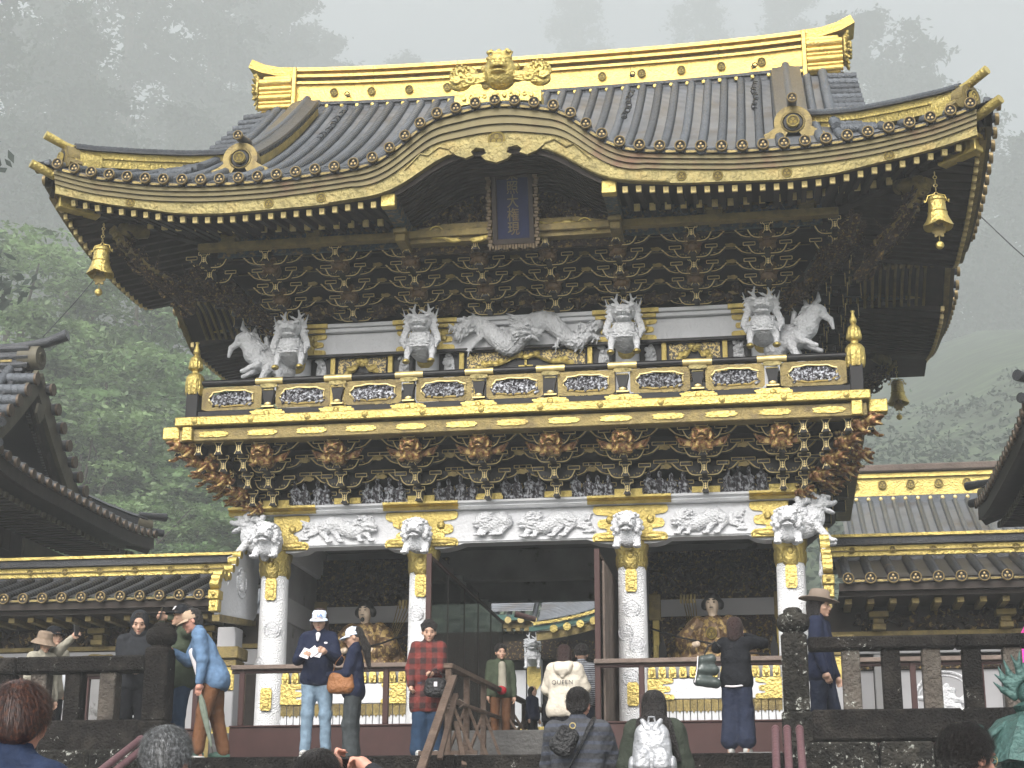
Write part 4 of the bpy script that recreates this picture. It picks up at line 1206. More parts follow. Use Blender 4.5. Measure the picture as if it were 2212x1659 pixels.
# --- upper brackets
UP = [(.0, 5.745), (-.26, 5.875), (-.52, 6.005), (-.78, 6.135), (-1.04, 6.265)]
part('upper_bracket_backing', MB().add([(-3.5, .36, 5.72), (3.5, .36, 5.72), (4.2, -.76, 6.42), (-4.2, -.76, 6.42), (-3.5, 4.4, 5.72), (3.5, 4.4, 5.72), (4.25, 5.6, 6.42), (-4.25, 5.6, 6.42)],
    [(0, 1, 2, 3), (1, 5, 6, 2), (5, 4, 7, 6), (4, 0, 3, 7)]), BLACK, G)
def ubracket_mesh():
    mb = MB()
    for me, off in ((ARM, (0, 0, 0)), (TNG, (0, 0, -.02)), (BLK, (0, -.17, .125)), (BLK, (-.24, 0, .13)), (BLK, (.24, 0, .13))):
        mb.add([Vector(v.co)+Vector(off) for v in me.vertices], [tuple(p.vertices) for p in me.polygons])
        mb.m[-len(me.polygons):] = [p.material_index for p in me.polygons]
    return mb.mesh('upper_bracket', [BLACK, GEDGE, GOLDM], True)
UBR = ubracket_mesh()
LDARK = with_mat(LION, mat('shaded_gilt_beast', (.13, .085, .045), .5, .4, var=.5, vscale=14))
UBS = [-4.25, -3.38, -2.40, -1.41, -.468, .468, 1.41, 2.40, 3.38, 4.25]
for k, (y, z) in enumerate(UP):
    for x in UBS:
        if abs(x) > 4 and k < 3: continue
        part('upper_bracket', UBR, None, G, (x, y, z), (0, 0, 0), (1, 1, .92))
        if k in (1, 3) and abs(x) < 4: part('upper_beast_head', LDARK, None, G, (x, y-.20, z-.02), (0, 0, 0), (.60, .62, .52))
    for x in UBS[1:-1]: part('upper_long_arm', ARM, None, G, (x, y+.15, z+.07), (0, 0, 0), (1.62, 1, .75))
    part('upper_tie', MB().box(-3.6-.15*k, 3.6+.15*k, y+.10, y+.14, z+.15, z+.18, 0).box(-3.6-.15*k, 3.6+.15*k, y+.092, y+.10, z+.15, z+.156, 1), [BLACK, GOLDD], G)
    if k < 4:
        for a, b in zip(UBS[1:-1], UBS[2:-1]):
            part('gilt_flower', MB().prism([(p+(a+b)/2, r_+z+.12) for p, r_ in lobes(.15, .06, 5, .35, 24)][::-1], y-.12, y-.10), GOLDD, G)
for s_ in (-1, 1):
    for yy in (.5, 1.4, 2.3, 3.2, 4.1):
        for k, (y, z) in enumerate(UP):
            part('upper_bracket', UBR, None, G, (s_*(3.4-y), yy, z), (0, 0, s_*PI/2), (1, 1, .92))
# carved figures low in the upper bracket zone
for a, b in zip(UBS[1:-1], UBS[2:-1]):
    P = []
    for j in range(9):
        P.append(E(((a+b)/2+q.uniform(-.26, .26), -.08, 5.80+q.uniform(0, .15)), (q.uniform(.04, .12), .06, q.uniform(.03, .08)), (0, q.uniform(-50, 50), 0), k=.02))
    part('phoenix_carving', smesh(P, .016, DARKC, 'phoenix_carving'), None, G)
# --- diagonal corner timbers: carved dragon with banded gilt underside, and the capped hip rafter
def corner_dragon():
    q = random.Random(8); P = []
    pts = [(.0, 0, 0), (.35, .02, .14), (.7, -.02, .24), (1.05, 0, .42), (1.35, 0, .62)]
    for a, b in zip(pts, pts[1:]): P.append(C(a, b, .085, .07, k=.03))
    for i in range(150):
        t = q.uniform(0, 1)*4; j = min(3, int(t)); u = t-j
        c_ = Vector(pts[j]).lerp(Vector(pts[j+1]), u)
        a = q.uniform(0, 2*PI)
        c_ += Vector((q.uniform(-.08, .08), .15*math.cos(a), .14*math.sin(a)))
        P.append(E(c_, (q.uniform(.03, .08), .018, q.uniform(.014, .03)), (q.uniform(-60, 60), q.uniform(-60, 60), 0), k=.01))
    for j in range(8):
        a = Vector(pts[1+j % 3]); d = Vector((q.uniform(-.1, .25), q.uniform(-.35, .35), q.uniform(.1, .35)))
        P.append(C(a, a+d, .03, .008, k=.015))
    return P
CD = smesh(corner_dragon(), .015, DARKC, 'corner_dragon')
for s_ in (-1, 1):
    for fb in (0, 1):
        az = {(1, 0): -45, (-1, 0): -135, (1, 1): 45, (-1, 1): 135}[(s_, fb)]
        y0 = .1 if fb == 0 else 4.3; yd = -1 if fb == 0 else 1
        for k in range(3):
            part('corner_dragon', CD, None, G, (s_*(3.35+.33*k), y0+yd*.33*k, 5.55+.2*k), (R((10, -30, 60)[k]), 0, R(az+(8, -10, 0)[k])), .85)
        part('corner_dragon', CD, None, G, (s_*4.55, y0+yd*(.95), 5.75), (0, R(-12), R(az)), .9)
        # hip rafter
        p0 = Vector((s_*3.9, y0+yd*.4, 6.78)); p1 = Vector((s_*5.98, -2.20 if fb == 0 else 6.60, 6.90)); t = p1-p0
        rot = t.to_track_quat('X', 'Z').to_euler(); L = t.length
        hr = part('hip_rafter', MB().box(0, L, -.07, .07, -.09, .09, c=.008), SOFFIT, G, p0, rot)
        part('rafter_cap', MB().box(L-.55, L+.03, -.085, .085, -.105, .10, c=.012).box(L-.02, L+.07, -.105, .105, .05, .12, c=.01), GOLD, hr)
        hb = MB()
        path = [(L*.42, 0, -.75), (L*.55, 0, -.62), (L*.66, 0, -.42), (L*.73, 0, -.2)]
        hb.sweep([tuple(Vector(p)) for p in path], [(-.08, -.02), (.08, -.02), (.08, .03), (-.08, .03)], (0, 1, 0))
        for j in range(11):
            t_ = j/10*2.99; k = min(2, int(t_)); c_ = Vector(path[k]).lerp(Vector(path[k+1]), t_-k)
            hb.box(c_.x-.02, c_.x+.02, -.09, .09, c_.z-.045, c_.z+.03, 0, c=.006)
        part('banded_horn', hb, GOLDD, hr)
        part('bell_bracket', MB().tube([(L-1.25, 0, -.1), (L-1.02, 0, -.16), (L-.9, 0, -.2), (L-.82, 0, -.30)], [.10, .12, .10, .04], 10).ball((L-.95, .0, -.14), (.12, .11, .09), 10), GOLDD, hr, smooth=True)
# --- main ridge
def ridge_z(x): return .10*(abs(x)/4.2)**3
rp = [(-4.15+8.3*i/40) for i in range(41)]
def ridge_layer(name, a, b, half, m, x0=-4.15, x1=4.15):
    o = None; ns = 1 if m is TILED else 6
    for k in range(ns):
        xa, xb = x0+(x1-x0)*k/ns+(.003 if k else 0), x0+(x1-x0)*(k+1)/ns-(.003 if k < ns-1 else 0)
        v = []; f = []; n_ = 6 if ns > 1 else 30
        for i in range(n_+1):
            x = xa+(xb-xa)*i/n_; z = ridge_z(x)
            v += [(x, 2.2-half, z+a), (x, 2.2-half, z+b), (x, 2.2+half, z+b), (x, 2.2+half, z+a)]
        for i in range(n_):
            for j in range(4): f.append((i*4+j, i*4+4+j, i*4+4+(j+1) % 4, i*4+(j+1) % 4))
        f += [(3, 2, 1, 0), (n_*4, n_*4+1, n_*4+2, n_*4+3)]
        o = part(name, MB().add(v, f), m, G)
    return o
ridge_layer('ridge_base', 9.90, 10.16, .26, TILED)
ridge_layer('ridge_base', 10.10, 10.15, .29, TILED)
rd = ridge_layer('ridge_band', 10.16, 10.48, .22, RIDGEG)
ridge_layer('ridge_ledge', 10.48, 10.52, .27, RIDGEG)
ridge_layer('ridge_band', 10.52, 10.60, .20, GOLDD)
ridge_layer('ridge_ledge', 10.60, 10.645, .27, RIDGEG)
ridge_layer('ridge_band', 10.645, 10.70, .22, RIDGEG)
ridge_layer('ridge_cap', 10.70, 10.76, .29, RIDGEG)
ridge_layer('ridge_cap', 10.76, 10.82, .14, RIDGEG)
for i in range(12):
    x = -3.42+.622*i
    if abs(x) < .5: continue
    crest(rd, (x, 1.975, 10.33+ridge_z(x)), .068)
for i in range(33):
    x = -4.02+.2515*i
    part('ridge_stud', MB().ball((x, 1.90, 10.06+ridge_z(x)), (.036, .025, .036), 8), GOLD, G, smooth=True)
for s_ in (-1, 1):
    e = part('ridge_end', MB().box(s_*4.38-.24, s_*4.38+.24, 1.93, 2.47, 10.1, 10.75, c=.02), RIDGEG, G)
    for j, (z, r_) in enumerate(((10.12, .05), (10.20, .035), (10.29, .055), (10.375, .035), (10.45, .05), (10.56, .07))):
        part('end_roll', MB().tube([(s_*4.12, 1.93, z+.05), (s_*4.66, 1.93, z+.06)], r_, 10), RIDGEG, e, smooth=True)
    path = [(s_*x, 2.2, z) for x, z in ((4.1, 10.84), (4.35, 10.86), (4.6, 10.93), (4.82, 11.04))]
    part('ridge_tip', MB().sweep(path, [(-.27, -.12), (.27, -.12), (.29, .02), (.0, .05), (-.29, .02)], (0, 1, 0)), RIDGEG, e)
    q = random.Random(5)
    P = [E((0, 0, 0), (.06, .22, .25), k=.02), E((.06, 0, .02), (.06, .1, .11), k=.02)]
    for j in range(16):
        a = 2*PI*j/16
        P.append(C((.02, .17*math.cos(a), .2*math.sin(a)), (.06, .27*math.cos(a), .30*math.sin(a)), .035, .02, k=.01))
    for j in range(12):
        a = 2*PI*j/12
        P.append(E((.09, .11*math.cos(a), .12*math.sin(a)), .03, k=.006))
    part('ridge_ogre_tile', smesh(P, .012, GOLD, 'ridge_ogre_tile'), None, G, (s_*4.70, 2.1, 10.55), (0, 0, 0 if s_ > 0 else PI))
    part('ridge_strap', MB().box(s_*4.08-.035, s_*4.08+.035, 1.88, 1.97, 10.0, 10.85, c=.01), RIDGEG, G)
# chains hanging down the slope
for x, y0 in ((1.41, 1.94), (3.3, 1.94), (-3.18, 1.94)):
    ch = None; lk = MB().torus((0, 0, 0), .038, .010, 8, 4, 'z').mesh('chain_link', [TILED])
    for j in range(13):
        t = j/12; y = y0-1.5*t; z = ZF(x, y)+.075 if t > .1 else 10.30-.4*t
        part('chain_link', lk, None, G, (x+.02*math.sin(j), y, z), (R(90 if j % 2 else 0), 0, 0))
# --- descending ridges
for s_ in (-1, 1):
    X0 = 3.78
    pts = [(s_*X0, y, ZF(X0, y)+.03) for y in xr(1.72, -1.22, 16)]
    d = part('descending_ridge', MB().sweep(pts, [(-.17, 0), (.17, 0), (.17, .17), (.22, .19), (.21, .22), (0, .27), (-.21, .22), (-.22, .19), (-.17, .17)], (1, 0, 0)), TILED, G)
    part('gilt_side', MB().sweep(pts, [(-s_*.18-.01, .0), (-s_*.18+.01, .0), (-s_*.18+.01, .17), (-s_*.18-.01, .17)], (1, 0, 0)), GOLD, d)
    part('gilt_side', MB().sweep(pts, [(s_*.18-.01, .0), (s_*.18+.01, .0), (s_*.18+.01, .17), (s_*.18-.01, .17)], (1, 0, 0)), GOLD, d)
    part('top_roll', ribbed([(p[0], p[1], p[2]+.29) for p in pts], .06), TILE, d, smooth=50)
    for j in range(60):
        t = j/59*15.99; k = int(t); c_ = Vector(pts[k]).lerp(Vector(pts[min(16, k+1)]), t-k)
        pass
    rb = MB()
    for j in range(46):
        t = j/45*15.99; k = int(t); c_ = Vector(pts[k]).lerp(Vector(pts[min(16, k+1)]), t-k)
        rb.box(c_.x-.205, c_.x+.205, c_.y-.018, c_.y+.018, c_.z+.16, c_.z+.25, 0)
    part('ribbed_cover', rb, TILE, d, kind='stuff')
    # end ornament
    def onigawara(sz, m1, m2):
        o1, i1 = [], []
        for i in range(31):
            a = R(-62+304*i/30)
            o1.append((sz*.31*math.cos(a), sz*.04+sz*.30*math.sin(a))); i1.append((sz*.20*math.cos(a), sz*.04+sz*.20*math.sin(a)))
        foot = [(sz*.50, -sz*.16), (sz*.53, -sz*.24), (sz*.46, -sz*.31), (sz*.30, -sz*.31), (sz*.20, -sz*.20)]
        mb = MB(); n = len(o1); v = []; f = []
        for y in (-.05, .12): v += [(x, y, z) for x, z in o1]+[(x, y, z) for x, z in i1]
        for i in range(n-1):
            f += [(i, i+n, i+n+1, i+1), (2*n+i, 2*n+i+1, 3*n+i+1, 3*n+i), (i, i+1, 2*n+i+1, 2*n+i), (n+i, 3*n+i, 3*n+i+1, n+i+1)]
        mb.add(v, f)
        for q_ in (1, -1):
            F_ = [(sz*.16, -sz*.18), (sz*.26, -sz*.02)]+[(sz*.40, -sz*.12), (sz*.50, -sz*.16), (sz*.53, -sz*.24), (sz*.46, -sz*.31), (sz*.32, -sz*.30)]
            F_ = [(x*q_, z) for x, z in F_]
            mb.prism(F_ if q_ < 0 else F_[::-1], -.055, .115, 0)
        mb.torus((0, -.05, sz*.04), sz*.18, .012, 20, 5, 'y', 0)
        mb.lathe([(sz*.15, 0), (sz*.15, .01)], 18, 1, Matrix.Translation((0, -.045, sz*.04)) @ Matrix.Rotation(R(90), 4, 'X'))
        return mb.mesh('onigawara', [m1, m2])
    e = pts[-1]
    oo = part('onigawara', onigawara(.80, GOLDD, BLACK), None, G, (e[0], e[1]-.10, e[2]+.06))
    part('crest_disc', CREST, None, oo, (0, -.06, .032), (0, 0, 0), .085)
    part('bird_perch_tile', MB().tube([(0, .25, .40), (0, .0, .34), (0, -.18, .32)], .062, 12), TILED, oo, smooth=True)
    part('crest_disc', CRESTD, None, oo, (0, -.17, .32), (0, 0, 0), .068)
    # --- corner ridges on the hip line
    cp_ = [(4.0, 8.28), (4.35, 8.10), (4.69, 7.955), (5.19, 7.79), (5.64, 7.66), (5.84, 7.62)]
    for fb in (0, 1):
        def hipy(x): return -(6.0-(x-.0))+3.65-.0 if fb == 0 else 4.4+(x-3.65+1.2)*1.0
        def P3(x, z): return (s_*x, (3.65-x) if fb == 0 else 4.4-(3.65-x), z-.19)
        cpts = [P3(x, z) for x, z in cp_]
        sv = Vector((1, s_, 0)).normalized() if fb == 0 else Vector((1, -s_, 0)).normalized()
        cr_ = part('corner_ridge', MB().sweep(cpts, [(-.10, -.03), (.10, -.03), (.10, .19), (-.10, .19)], sv), GOLD, G)
        part('ridge_moulding', MB().sweep(cpts, [(-.125, .085), (.125, .085), (.125, .11), (-.125, .11)], sv), GOLD, cr_)
        part('ridge_cover', MB().sweep(cpts, [(-.15, .185), (.15, .185), (.14, .225), (0, .26), (-.14, .225)], sv), TILED, cr_)
        part('top_roll', ribbed([(p[0], p[1], p[2]+.27) for p in cpts], .05), TILE, cr_, smooth=50)
        az = (R(-45) if s_ > 0 else R(-135)) if fb == 0 else (R(45) if s_ > 0 else R(135))
        en = cpts[-1]
        ox = part('ridge_end_roll', MB().tube([(-.34, 0, .06), (.05, 0, .05)], .17, 16).box(-.34, .05, -.19, .19, -.12, .03, 0, c=.02), GOLD, G, en, (0, 0, az), smooth=True)
        part('onigawara', onigawara(.58, GOLDD, BLACK), None, ox, (.10, 0, .04), (0, 0, R(90)))
        part('crest_disc', CREST, None, ox, (.17, 0, .06), (0, 0, R(90)), .07)
        part('horn_tile', MB().tube([(-.1, 0, .22), (.12, 0, .24), (.42, 0, .33)], [.05, .055, .06], 12), GOLD, ox, smooth=True)
        part('lower_horn', MB().tube([(-.1, 0, -.24), (.25, 0, -.22), (.58, 0, -.13)], [.06, .065, .06], 12), GOLD, ox, smooth=True)
# --- golden ogre mask over the karahafu
P = [E((0, 0, .36), (.19, .16, .24), k=.04), E((0, -.05, .52), (.15, .12, .13), k=.03), E((0, -.15, .40), (.10, .08, .07), k=.02), E((0, -.2, .43), (.045, .04, .035), k=.008), E((0, -.14, .31), (.09, .08, .03), k=.012), E((0, -.19, .355), (.075, .05, .016), k=.006, neg=True)]
for s_ in (-1, 1):
    P += [C((s_*.03, -.155, .50), (s_*.12, -.10, .55), .025, .03, k=.01), E((s_*.065, -.14, .47), .026, k=.004), C((s_*.1, -.02, .60), (s_*.14, -.02, .68), .025, .012, k=.01), E((s_*.18, 0, .45), (.05, .05, .06), k=.02),
          C((s_*.2, 0, .3), (s_*.34, -.01, .34), .07, .06, k=.03), E((s_*.42, 0, .37), (.17, .05, .155), k=.03), E((s_*.46, 0, .24), (.12, .05, .10), k=.03)]
    for (cx, cz, r0) in ((.44, .40, .11), (.34, .27, .08), (.50, .27, .06)):
        for j in range(18):
            a = j*.55; rr_ = r0*(1-j/22)
            P.append(E((s_*(cx+rr_*math.cos(a)), -.06, cz+rr_*math.sin(a)), .019, k=.010))
    for j in range(5): P.append(C((s_*(.18), -.05, .24+.03*j), (s_*(.42), -.05, .2+.03*j-.02), .014, .012, k=.008))
for i in range(9): P.append(E((-.12+.03*i, -.10, .64+.02*math.sin(i*2)), .028, k=.008))
om = part('ogre_mask', smesh(P, .010, GOLD, 'ogre_mask'), None, G, (0.01, -2.20, 7.98), (R(0), 0, 0), (1.16, 1.1, .95), label='golden ogre mask with cloud scrolls over the curved gable')
mb = MB()
n = 20; v = []; f = []
for i in range(n+1):
    x = -.57+1.14*i/n; z = 7.87-.04*(x/.55)**2
    v += [(x, -2.34, z), (x, -2.34, z+.15), (x, -2.08, z+.15), (x, -2.08, z)]
for i in range(n):
    for j in range(4): f.append((i*4+j, i*4+4+j, i*4+4+(j+1) % 4, i*4+(j+1) % 4))
f += [(3, 2, 1, 0), (n*4, n*4+1, n*4+2, n*4+3)]
mb.add(v, f)
for i in range(6): mb.ball((-.44+.176*i, -2.35, 7.945-.03*((-.44+.176*i)/.5)**2), (.032, .022, .032), 8)
for i in range(5): mb.torus((-.35+.176*i, -2.345, 7.945), .025, .008, 10, 4)
part('mask_base', mb, GOLD, G, smooth=True)
# side karahafu beams with gilt ends and rows of slats between them
for s_ in (-1, 1):
    for y in (YC-.95, YC+.95):
        o = part('side_karahafu_beam', MB().box(s_*4.2 if s_ > 0 else -5.95, 5.95 if s_ > 0 else -4.2, y-.08, y+.08, 6.78, 6.96, c=.01), BLUEC, G)
        part('beam_cap', MB().box(s_*5.72-.27, s_*5.72+.27, y-.095, y+.095, 6.765, 6.975, c=.012), GOLD, o)
    for j in range(12):
        x = 4.5+.11*j
        part('lattice_slat', MB().sweep([(s_*x, YC+dy, SB_(YC+dy)-.36) for dy in xr(-.85, .85, 12)], [(-.02, -.03), (.02, -.03), (.02, .03), (-.02, .03)], (1, 0, 0)), GOLDD, G)

# ------------------------------------------------------------------ wind bells
def bell_at(loc, label):
    b = thing('wind_bell', label, 'bell', loc, 0, 'gilded wind bells under the roof corners')
    mb = MB()
    for j in range(6): mb.torus((0, 0, .36-.055*j), .022, .006, 8, 4, 'y' if j % 2 else 'x')
    part('chain', mb, GOLDL, b, smooth=True)
    mb = MB(); n = 24
    pr = [(.012, .05), (.075, .045), (.10, .02), (.105, -.06), (.112, -.15), (.125, -.22), (.15, -.28), (.185, -.33)]
    v = []; f = []
    for i, (r_, z) in enumerate(pr):
        for j in range(n):
            a = 2*PI*j/n; dz = -.04*abs(math.sin(2*a)) if i == len(pr)-1 else 0
            v.append((r_*math.cos(a), r_*math.sin(a), z+dz))
    for i in range(len(pr)-1):
        for j in range(n): f.append((i*n+j, i*n+(j+1) % n, (i+1)*n+(j+1) % n, (i+1)*n+j))
    mb.add(v, f)
    for z, r_ in ((-.02, .107), (-.17, .118)): mb.torus((0, 0, z), r_, .007, 24, 4, 'z')
    part('body', mb, GOLD, b, smooth=True)
    mb = MB()
    for s_ in (-1, 1): mb.tube([(s_*.02, 0, .08), (s_*.10, 0, .06), (s_*.125, 0, -.01), (s_*.145, 0, -.03), (s_*.15, 0, .005)], .009, 5)
    part('handle', mb, GOLD, b, smooth=True)
    P = lobes(.17, .20, 6, .35, 36)
    part('clapper_plate', MB().prism([(x, z-.40) for x, z in P][::-1], -.008, .008), GOLDD, b)
    part('clapper_ball', MB().tube([(0, 0, -.3), (0, 0, -.56)], .006, 4).ball((0, 0, -.60), .052, 12), GOLD, b, smooth=True)
bell_at(tuple(at(220, 540, y=-2.0)), 'gold wind bell hanging from the left front roof corner')
bell_at(tuple(at(2023, 432, y=-2.0)), 'gold wind bell hanging highest, under the right front roof corner')
bell_at(tuple(at(1938, 828, y=6.3)), 'gold wind bell above the balcony end, hanging at the rear right roof corner')

# ------------------------------------------------------------------ inside of the gate bays
part('ceiling', MB().box(-3.45, 3.45, .36, 4.6, 2.90, 2.98), CEIL, G)
part('passage_beam', MB().box(-3.4, 3.4, 2.3, 2.5, 2.42, 2.88, c=.01), CEIL, G)
part('passage_beam', MB().box(-3.4, 3.4, 4.5, 4.7, 2.47, 2.98, c=.01), CEIL, G)
for s_ in (-1, 1):
    part('outer_side_wall', MB().box(s_*3.5-.05, s_*3.5+.05, .4, 4.5, 0, 2.5), CEIL, G)
    part('niche_side_wall', MB().box(s_*1.45-.04, s_*1.45+.04, .45, 4.4, 0, 2.6), CEIL, G)
    part('wall_band', MB().box(s_*3.44-.02, s_*3.44+.02, .42, 2.1, 1.62, 1.95), GREYP, G)
    part('wall_band', MB().box(s_*1.39-.02, s_*1.39+.02, .42, 2.1, 1.62, 1.95), GREYP, G)
    part('niche_back_wall', MB().box(min(s_*1.45, s_*3.45), max(s_*1.45, s_*3.45), 2.12, 2.2, 0, 2.75), DARKC, G)
    cx = s_*2.458
    part('grey_band', MB().box(cx-.98, cx+.98, 2.07, 2.115, 1.80, 2.04), GREYP, G)
    part('band_fitting', MB().box(s_*3.42-.16, s_*3.42+.16, 2.03, 2.07, 1.74, 2.12, c=.01).box(s_*1.50-.16, s_*1.50+.16, 2.03, 2.07, 1.74, 2.12, c=.01), GOLDD, G)
    P = []; q = random.Random(31+s_)
    for i in range(90):
        P.append(E((cx+q.uniform(-.9, .9), 2.06, q.uniform(2.12, 2.50)), (q.uniform(.03, .12), .05, q.uniform(.02, .05)), (0, q.uniform(-60, 60), 0), k=.015))
    part('niche_carving', smesh(P, .017, DARKC, 'niche_carving'), None, G)
    mb = MB(); q = random.Random(51+s_)
    part('lattice_backing', MB().box(cx-.85, cx+.85, 2.06, 2.1, .9, 1.72), DARKC, G)
    for i in range(40):
        x, z, r_ = cx+q.uniform(-.75, .75), q.uniform(1.0, 1.62), q.uniform(.03, .06)
        a0 = q.uniform(0, 6)
        mb.tube([(x+r_*(1-j/9)*math.cos(a0+j*.8), 2.04, z+r_*(1-j/9)*math.sin(a0+j*.8)) for j in range(7)], .011, 4)
    part('gilt_scrollwork', mb, GOLD, G, kind='stuff')
    for sx_ in (-1, 1):
        part('gilt_stile', MB().box(cx+sx_*.87-.05, cx+sx_*.87+.05, 2.0, 2.08, .86, 1.74, c=.01), GOLD, G)
        part('black_post_fitting', MB().prism([(cx+sx_*.78+a, b) for a, b in ((-.05, .9), (.05, .9), (.05, 1.35), (.025, 1.42), (0, 1.52), (-.025, 1.42), (-.05, 1.35))], 1.9, 1.95), BLACK, G)
    # low front panels of the niche
    xa, xb = min(s_*1.60, s_*3.32), max(s_*1.60, s_*3.32)
    part('niche_floor', MB().box(xa-.1, xb+.1, .3, 2.1, .80, .86), GREYP, G)
    part('panel_backing', MB().box(xa, xb, .20, .26, 0, .86), CEIL, G)
    part('white_panel', MB().box(xa, xb, .10, .20, .425, .685, c=.008), WHITE, G)
    for e_, sd in ((xa, 1), (xb, -1)):
        part('cloud_fitting', MB().prism([(a+e_, b+.555) for a, b in cloud_plate(.34, .27, sd, 3)], .085, .10), GOLD, G)
    n = 13
    for i in range(n):
        x = xa+.06+(xb-xa-.12)*i/(n-1)
        pt = MB().prism([(x-.045, .70), (x+.045, .70), (x+.05, .78), (x+.035, .84), (x, .862), (x-.035, .84), (x-.05, .78)], .08, .14)
        pt.ball((x, .08, .755), (.03, .02, .05), 8)
        part('lotus_petal', pt, GOLD, G, smooth=True)
    n = 19
    for i in range(n):
        x = xa+.045+(xb-xa-.09)*i/(n-1); h = .040
        sl = part('white_slat', MB().box(x-h, x+h, .12, .16, .0, .42, c=.006), WHITE, G)
        part('slat_head', MB().prism([(x-h, .42), (x-h, .27), (x-.02, .28), (x, .245), (x+.02, .28), (x+h, .27), (x+h, .42)][::1], .108, .118), GOLDD, sl)
        part('slat_foot', MB().prism([(x-h, .0), (x+h, .0), (x+h, .07), (x+.02, .085), (x, .115), (x-.02, .085), (x-h, .07)], .108, .118), GOLDD, sl)

# ------------------------------------------------------------------ seated guardian statues
ROBE = mat('brown_gold_robe', (.11, .065, .032), .45, .35, var=.5, vscale=9, col2=(.36, .25, .09), c2lo=.52, c2hi=.56, c2scale=16, bump=.2, bscale=30)
FACEP = mat('painted_face', (.62, .50, .38), .6)
def statue(x, label, mir):
    t = thing('guardian_statue', label, 'statue', (x, 1.35, .86), R(-6))
    t.scale = (1.08, 1.15, 1.22)
    P = [E((0, 0, .16), (.42, .26, .17), k=.05), E((0, .02, .42), (.21, .16, .28), k=.06), C((-.30, -.1, .14), (.30, -.1, .14), .14, k=.05)]
    for s_ in (-1, 1):
        P += [C((s_*.20, 0, .58), (s_*.36, -.06, .38), .10, .12, k=.04), C((s_*.36, -.06, .38), (s_*.22, -.2, .30), .12, .08, k=.03), C((s_*.30, .05, .55), (s_*.46, .1, .15), .07, .13, k=.05)]
    part('robe', smesh(P, .014, ROBE, 'robe', .004, 26), None, t)
    H = [E((0, -.01, .80), (.085, .095, .115), k=.02), C((0, 0, .62), (0, 0, .72), .055, k=.02), E((0, -.105, .79), (.014, .02, .03), k=.01), E((0, -.10, .745), (.03, .012, .008), k=.004), C((.22, -.24, .32), (.16, -.27, .33), .035, k=.01), C((-.22, -.24, .32), (-.16, -.27, .33), .035, k=.01)]
    for s_ in (-1, 1): H += [E((s_*.035, -.095, .815), (.02, .012, .010), k=.004), E((s_*.088, 0, .79), (.015, .02, .03), k=.006)]
    part('head', smesh(H, .009, FACEP, 'head'), None, t)
    ft = MB()
    for s_ in (-1, 1): ft.ball((s_*.036, -.108, .845), (.026, .008, .006), 8).ball((s_*.036, -.106, .815), (.015, .006, .006), 8)
    ft.ball((0, -.112, .757), (.03, .008, .005), 8)
    if mir < 0: ft.ball((0, -.10, .705), (.03, .015, .03), 8)
    part('painted_features', ft, BLACK, t, smooth=True)
    part('hair_tufts', smesh([E((0, .02, .86), (.105, .11, .085), k=.02)]+[E((s_*.10, .01, .80), (.05, .05, .06), k=.03) for s_ in (-1, 1)], .01, BLACK, 'hair'), None, t)
    part('court_hat', MB().box(-.05, .05, -.04, .07, .92, .98, c=.02), BLACK, t)
    part('chest_crest', CREST, None, t, (0, -.145, .46), (0, 0, 0), (.07, .03, .07))
    part('bow', MB().tube([(-.75*mir, -.24, .52), (-.35*mir, -.27, .40), (0, -.28, .33), (.35*mir, -.27, .22), (.72*mir, -.22, .20)], .012, 6), BLACK, t, smooth=True)
    for j in range(5): part('arrow', MB().tube([(-.30*mir+.02*j, .12, .5), (-.42*mir+.045*j, .14, .96-.02*j)], .006, 4).box(-.43*mir+.045*j-.012, -.43*mir+.045*j+.012, .13, .15, .85, .95), GOLDD, t)
    part('plinth', MB().box(-.48, .48, -.32, .3, -.0, .05, c=.01), BLACK, t)
statue(-2.50, 'seated brown gold guardian with open mouth, in the left bay behind the white caps', -1)
statue(2.42, 'seated pale-faced guardian with bow, in the right bay behind the woman in black', 1)

# ------------------------------------------------------------------ ground, terrace, stair
ZP = -.56
mb = MB()
def hz(x, y):
    d = math.hypot(x*.9, y)
    h = -3.32
    if y > 9: h = -.6+.0*(y-9)
    if y > 24:
        h += .34*(y-24)**1.0*(1-math.exp(-(y-24)/25))
        h += 3*mnoise.noise(Vector((x*.03, y*.03, 0)))
    side = min(18, max(0, abs(x)-22))
    if y > -10: h += .5*side*min(1, (y+10)/25)
    return h
gx = [-900, -400, -250, -160, -110, -80, -60, -45, -34, -26, -20, -12, -6, 0, 6, 12, 20, 26, 34, 45, 60, 80, 110, 160, 250, 400, 900]
gy = [-900, -300, -120, -60, -40, -28, -20, -10, 0, 8.9, 9.1, 14, 20, 26, 34, 44, 56, 70, 90, 115, 150, 200, 300, 500, 900]
GROUNDM = mat('damp_forest_ground', (.045, .065, .038), .9, 0, var=.6, vscale=.3, col2=(.10, .14, .07), c2lo=.5, c2hi=.7, c2scale=.15)
mb.grid(lambda i, j: (gx[i], gy[j], min(120, hz(gx[i], gy[j]))), len(gx), len(gy))
struct('ground', mb, GROUNDM, smooth='all')
struct('forecourt', MB().add([(-30, -40, -3.31), (30, -40, -3.31), (30, -4.3, -3.31), (-30, -4.3, -3.31)], [(0, 1, 2, 3)]), STONEP)
struct('landing', MB().box(-14, 14, -16.8, -4.4, -3.4, -2.94), STONEP)
tr = MB().box(-14, 14, -4.0, 12, -3.4, ZP-.05)
struct('terrace', tr, STONEP)
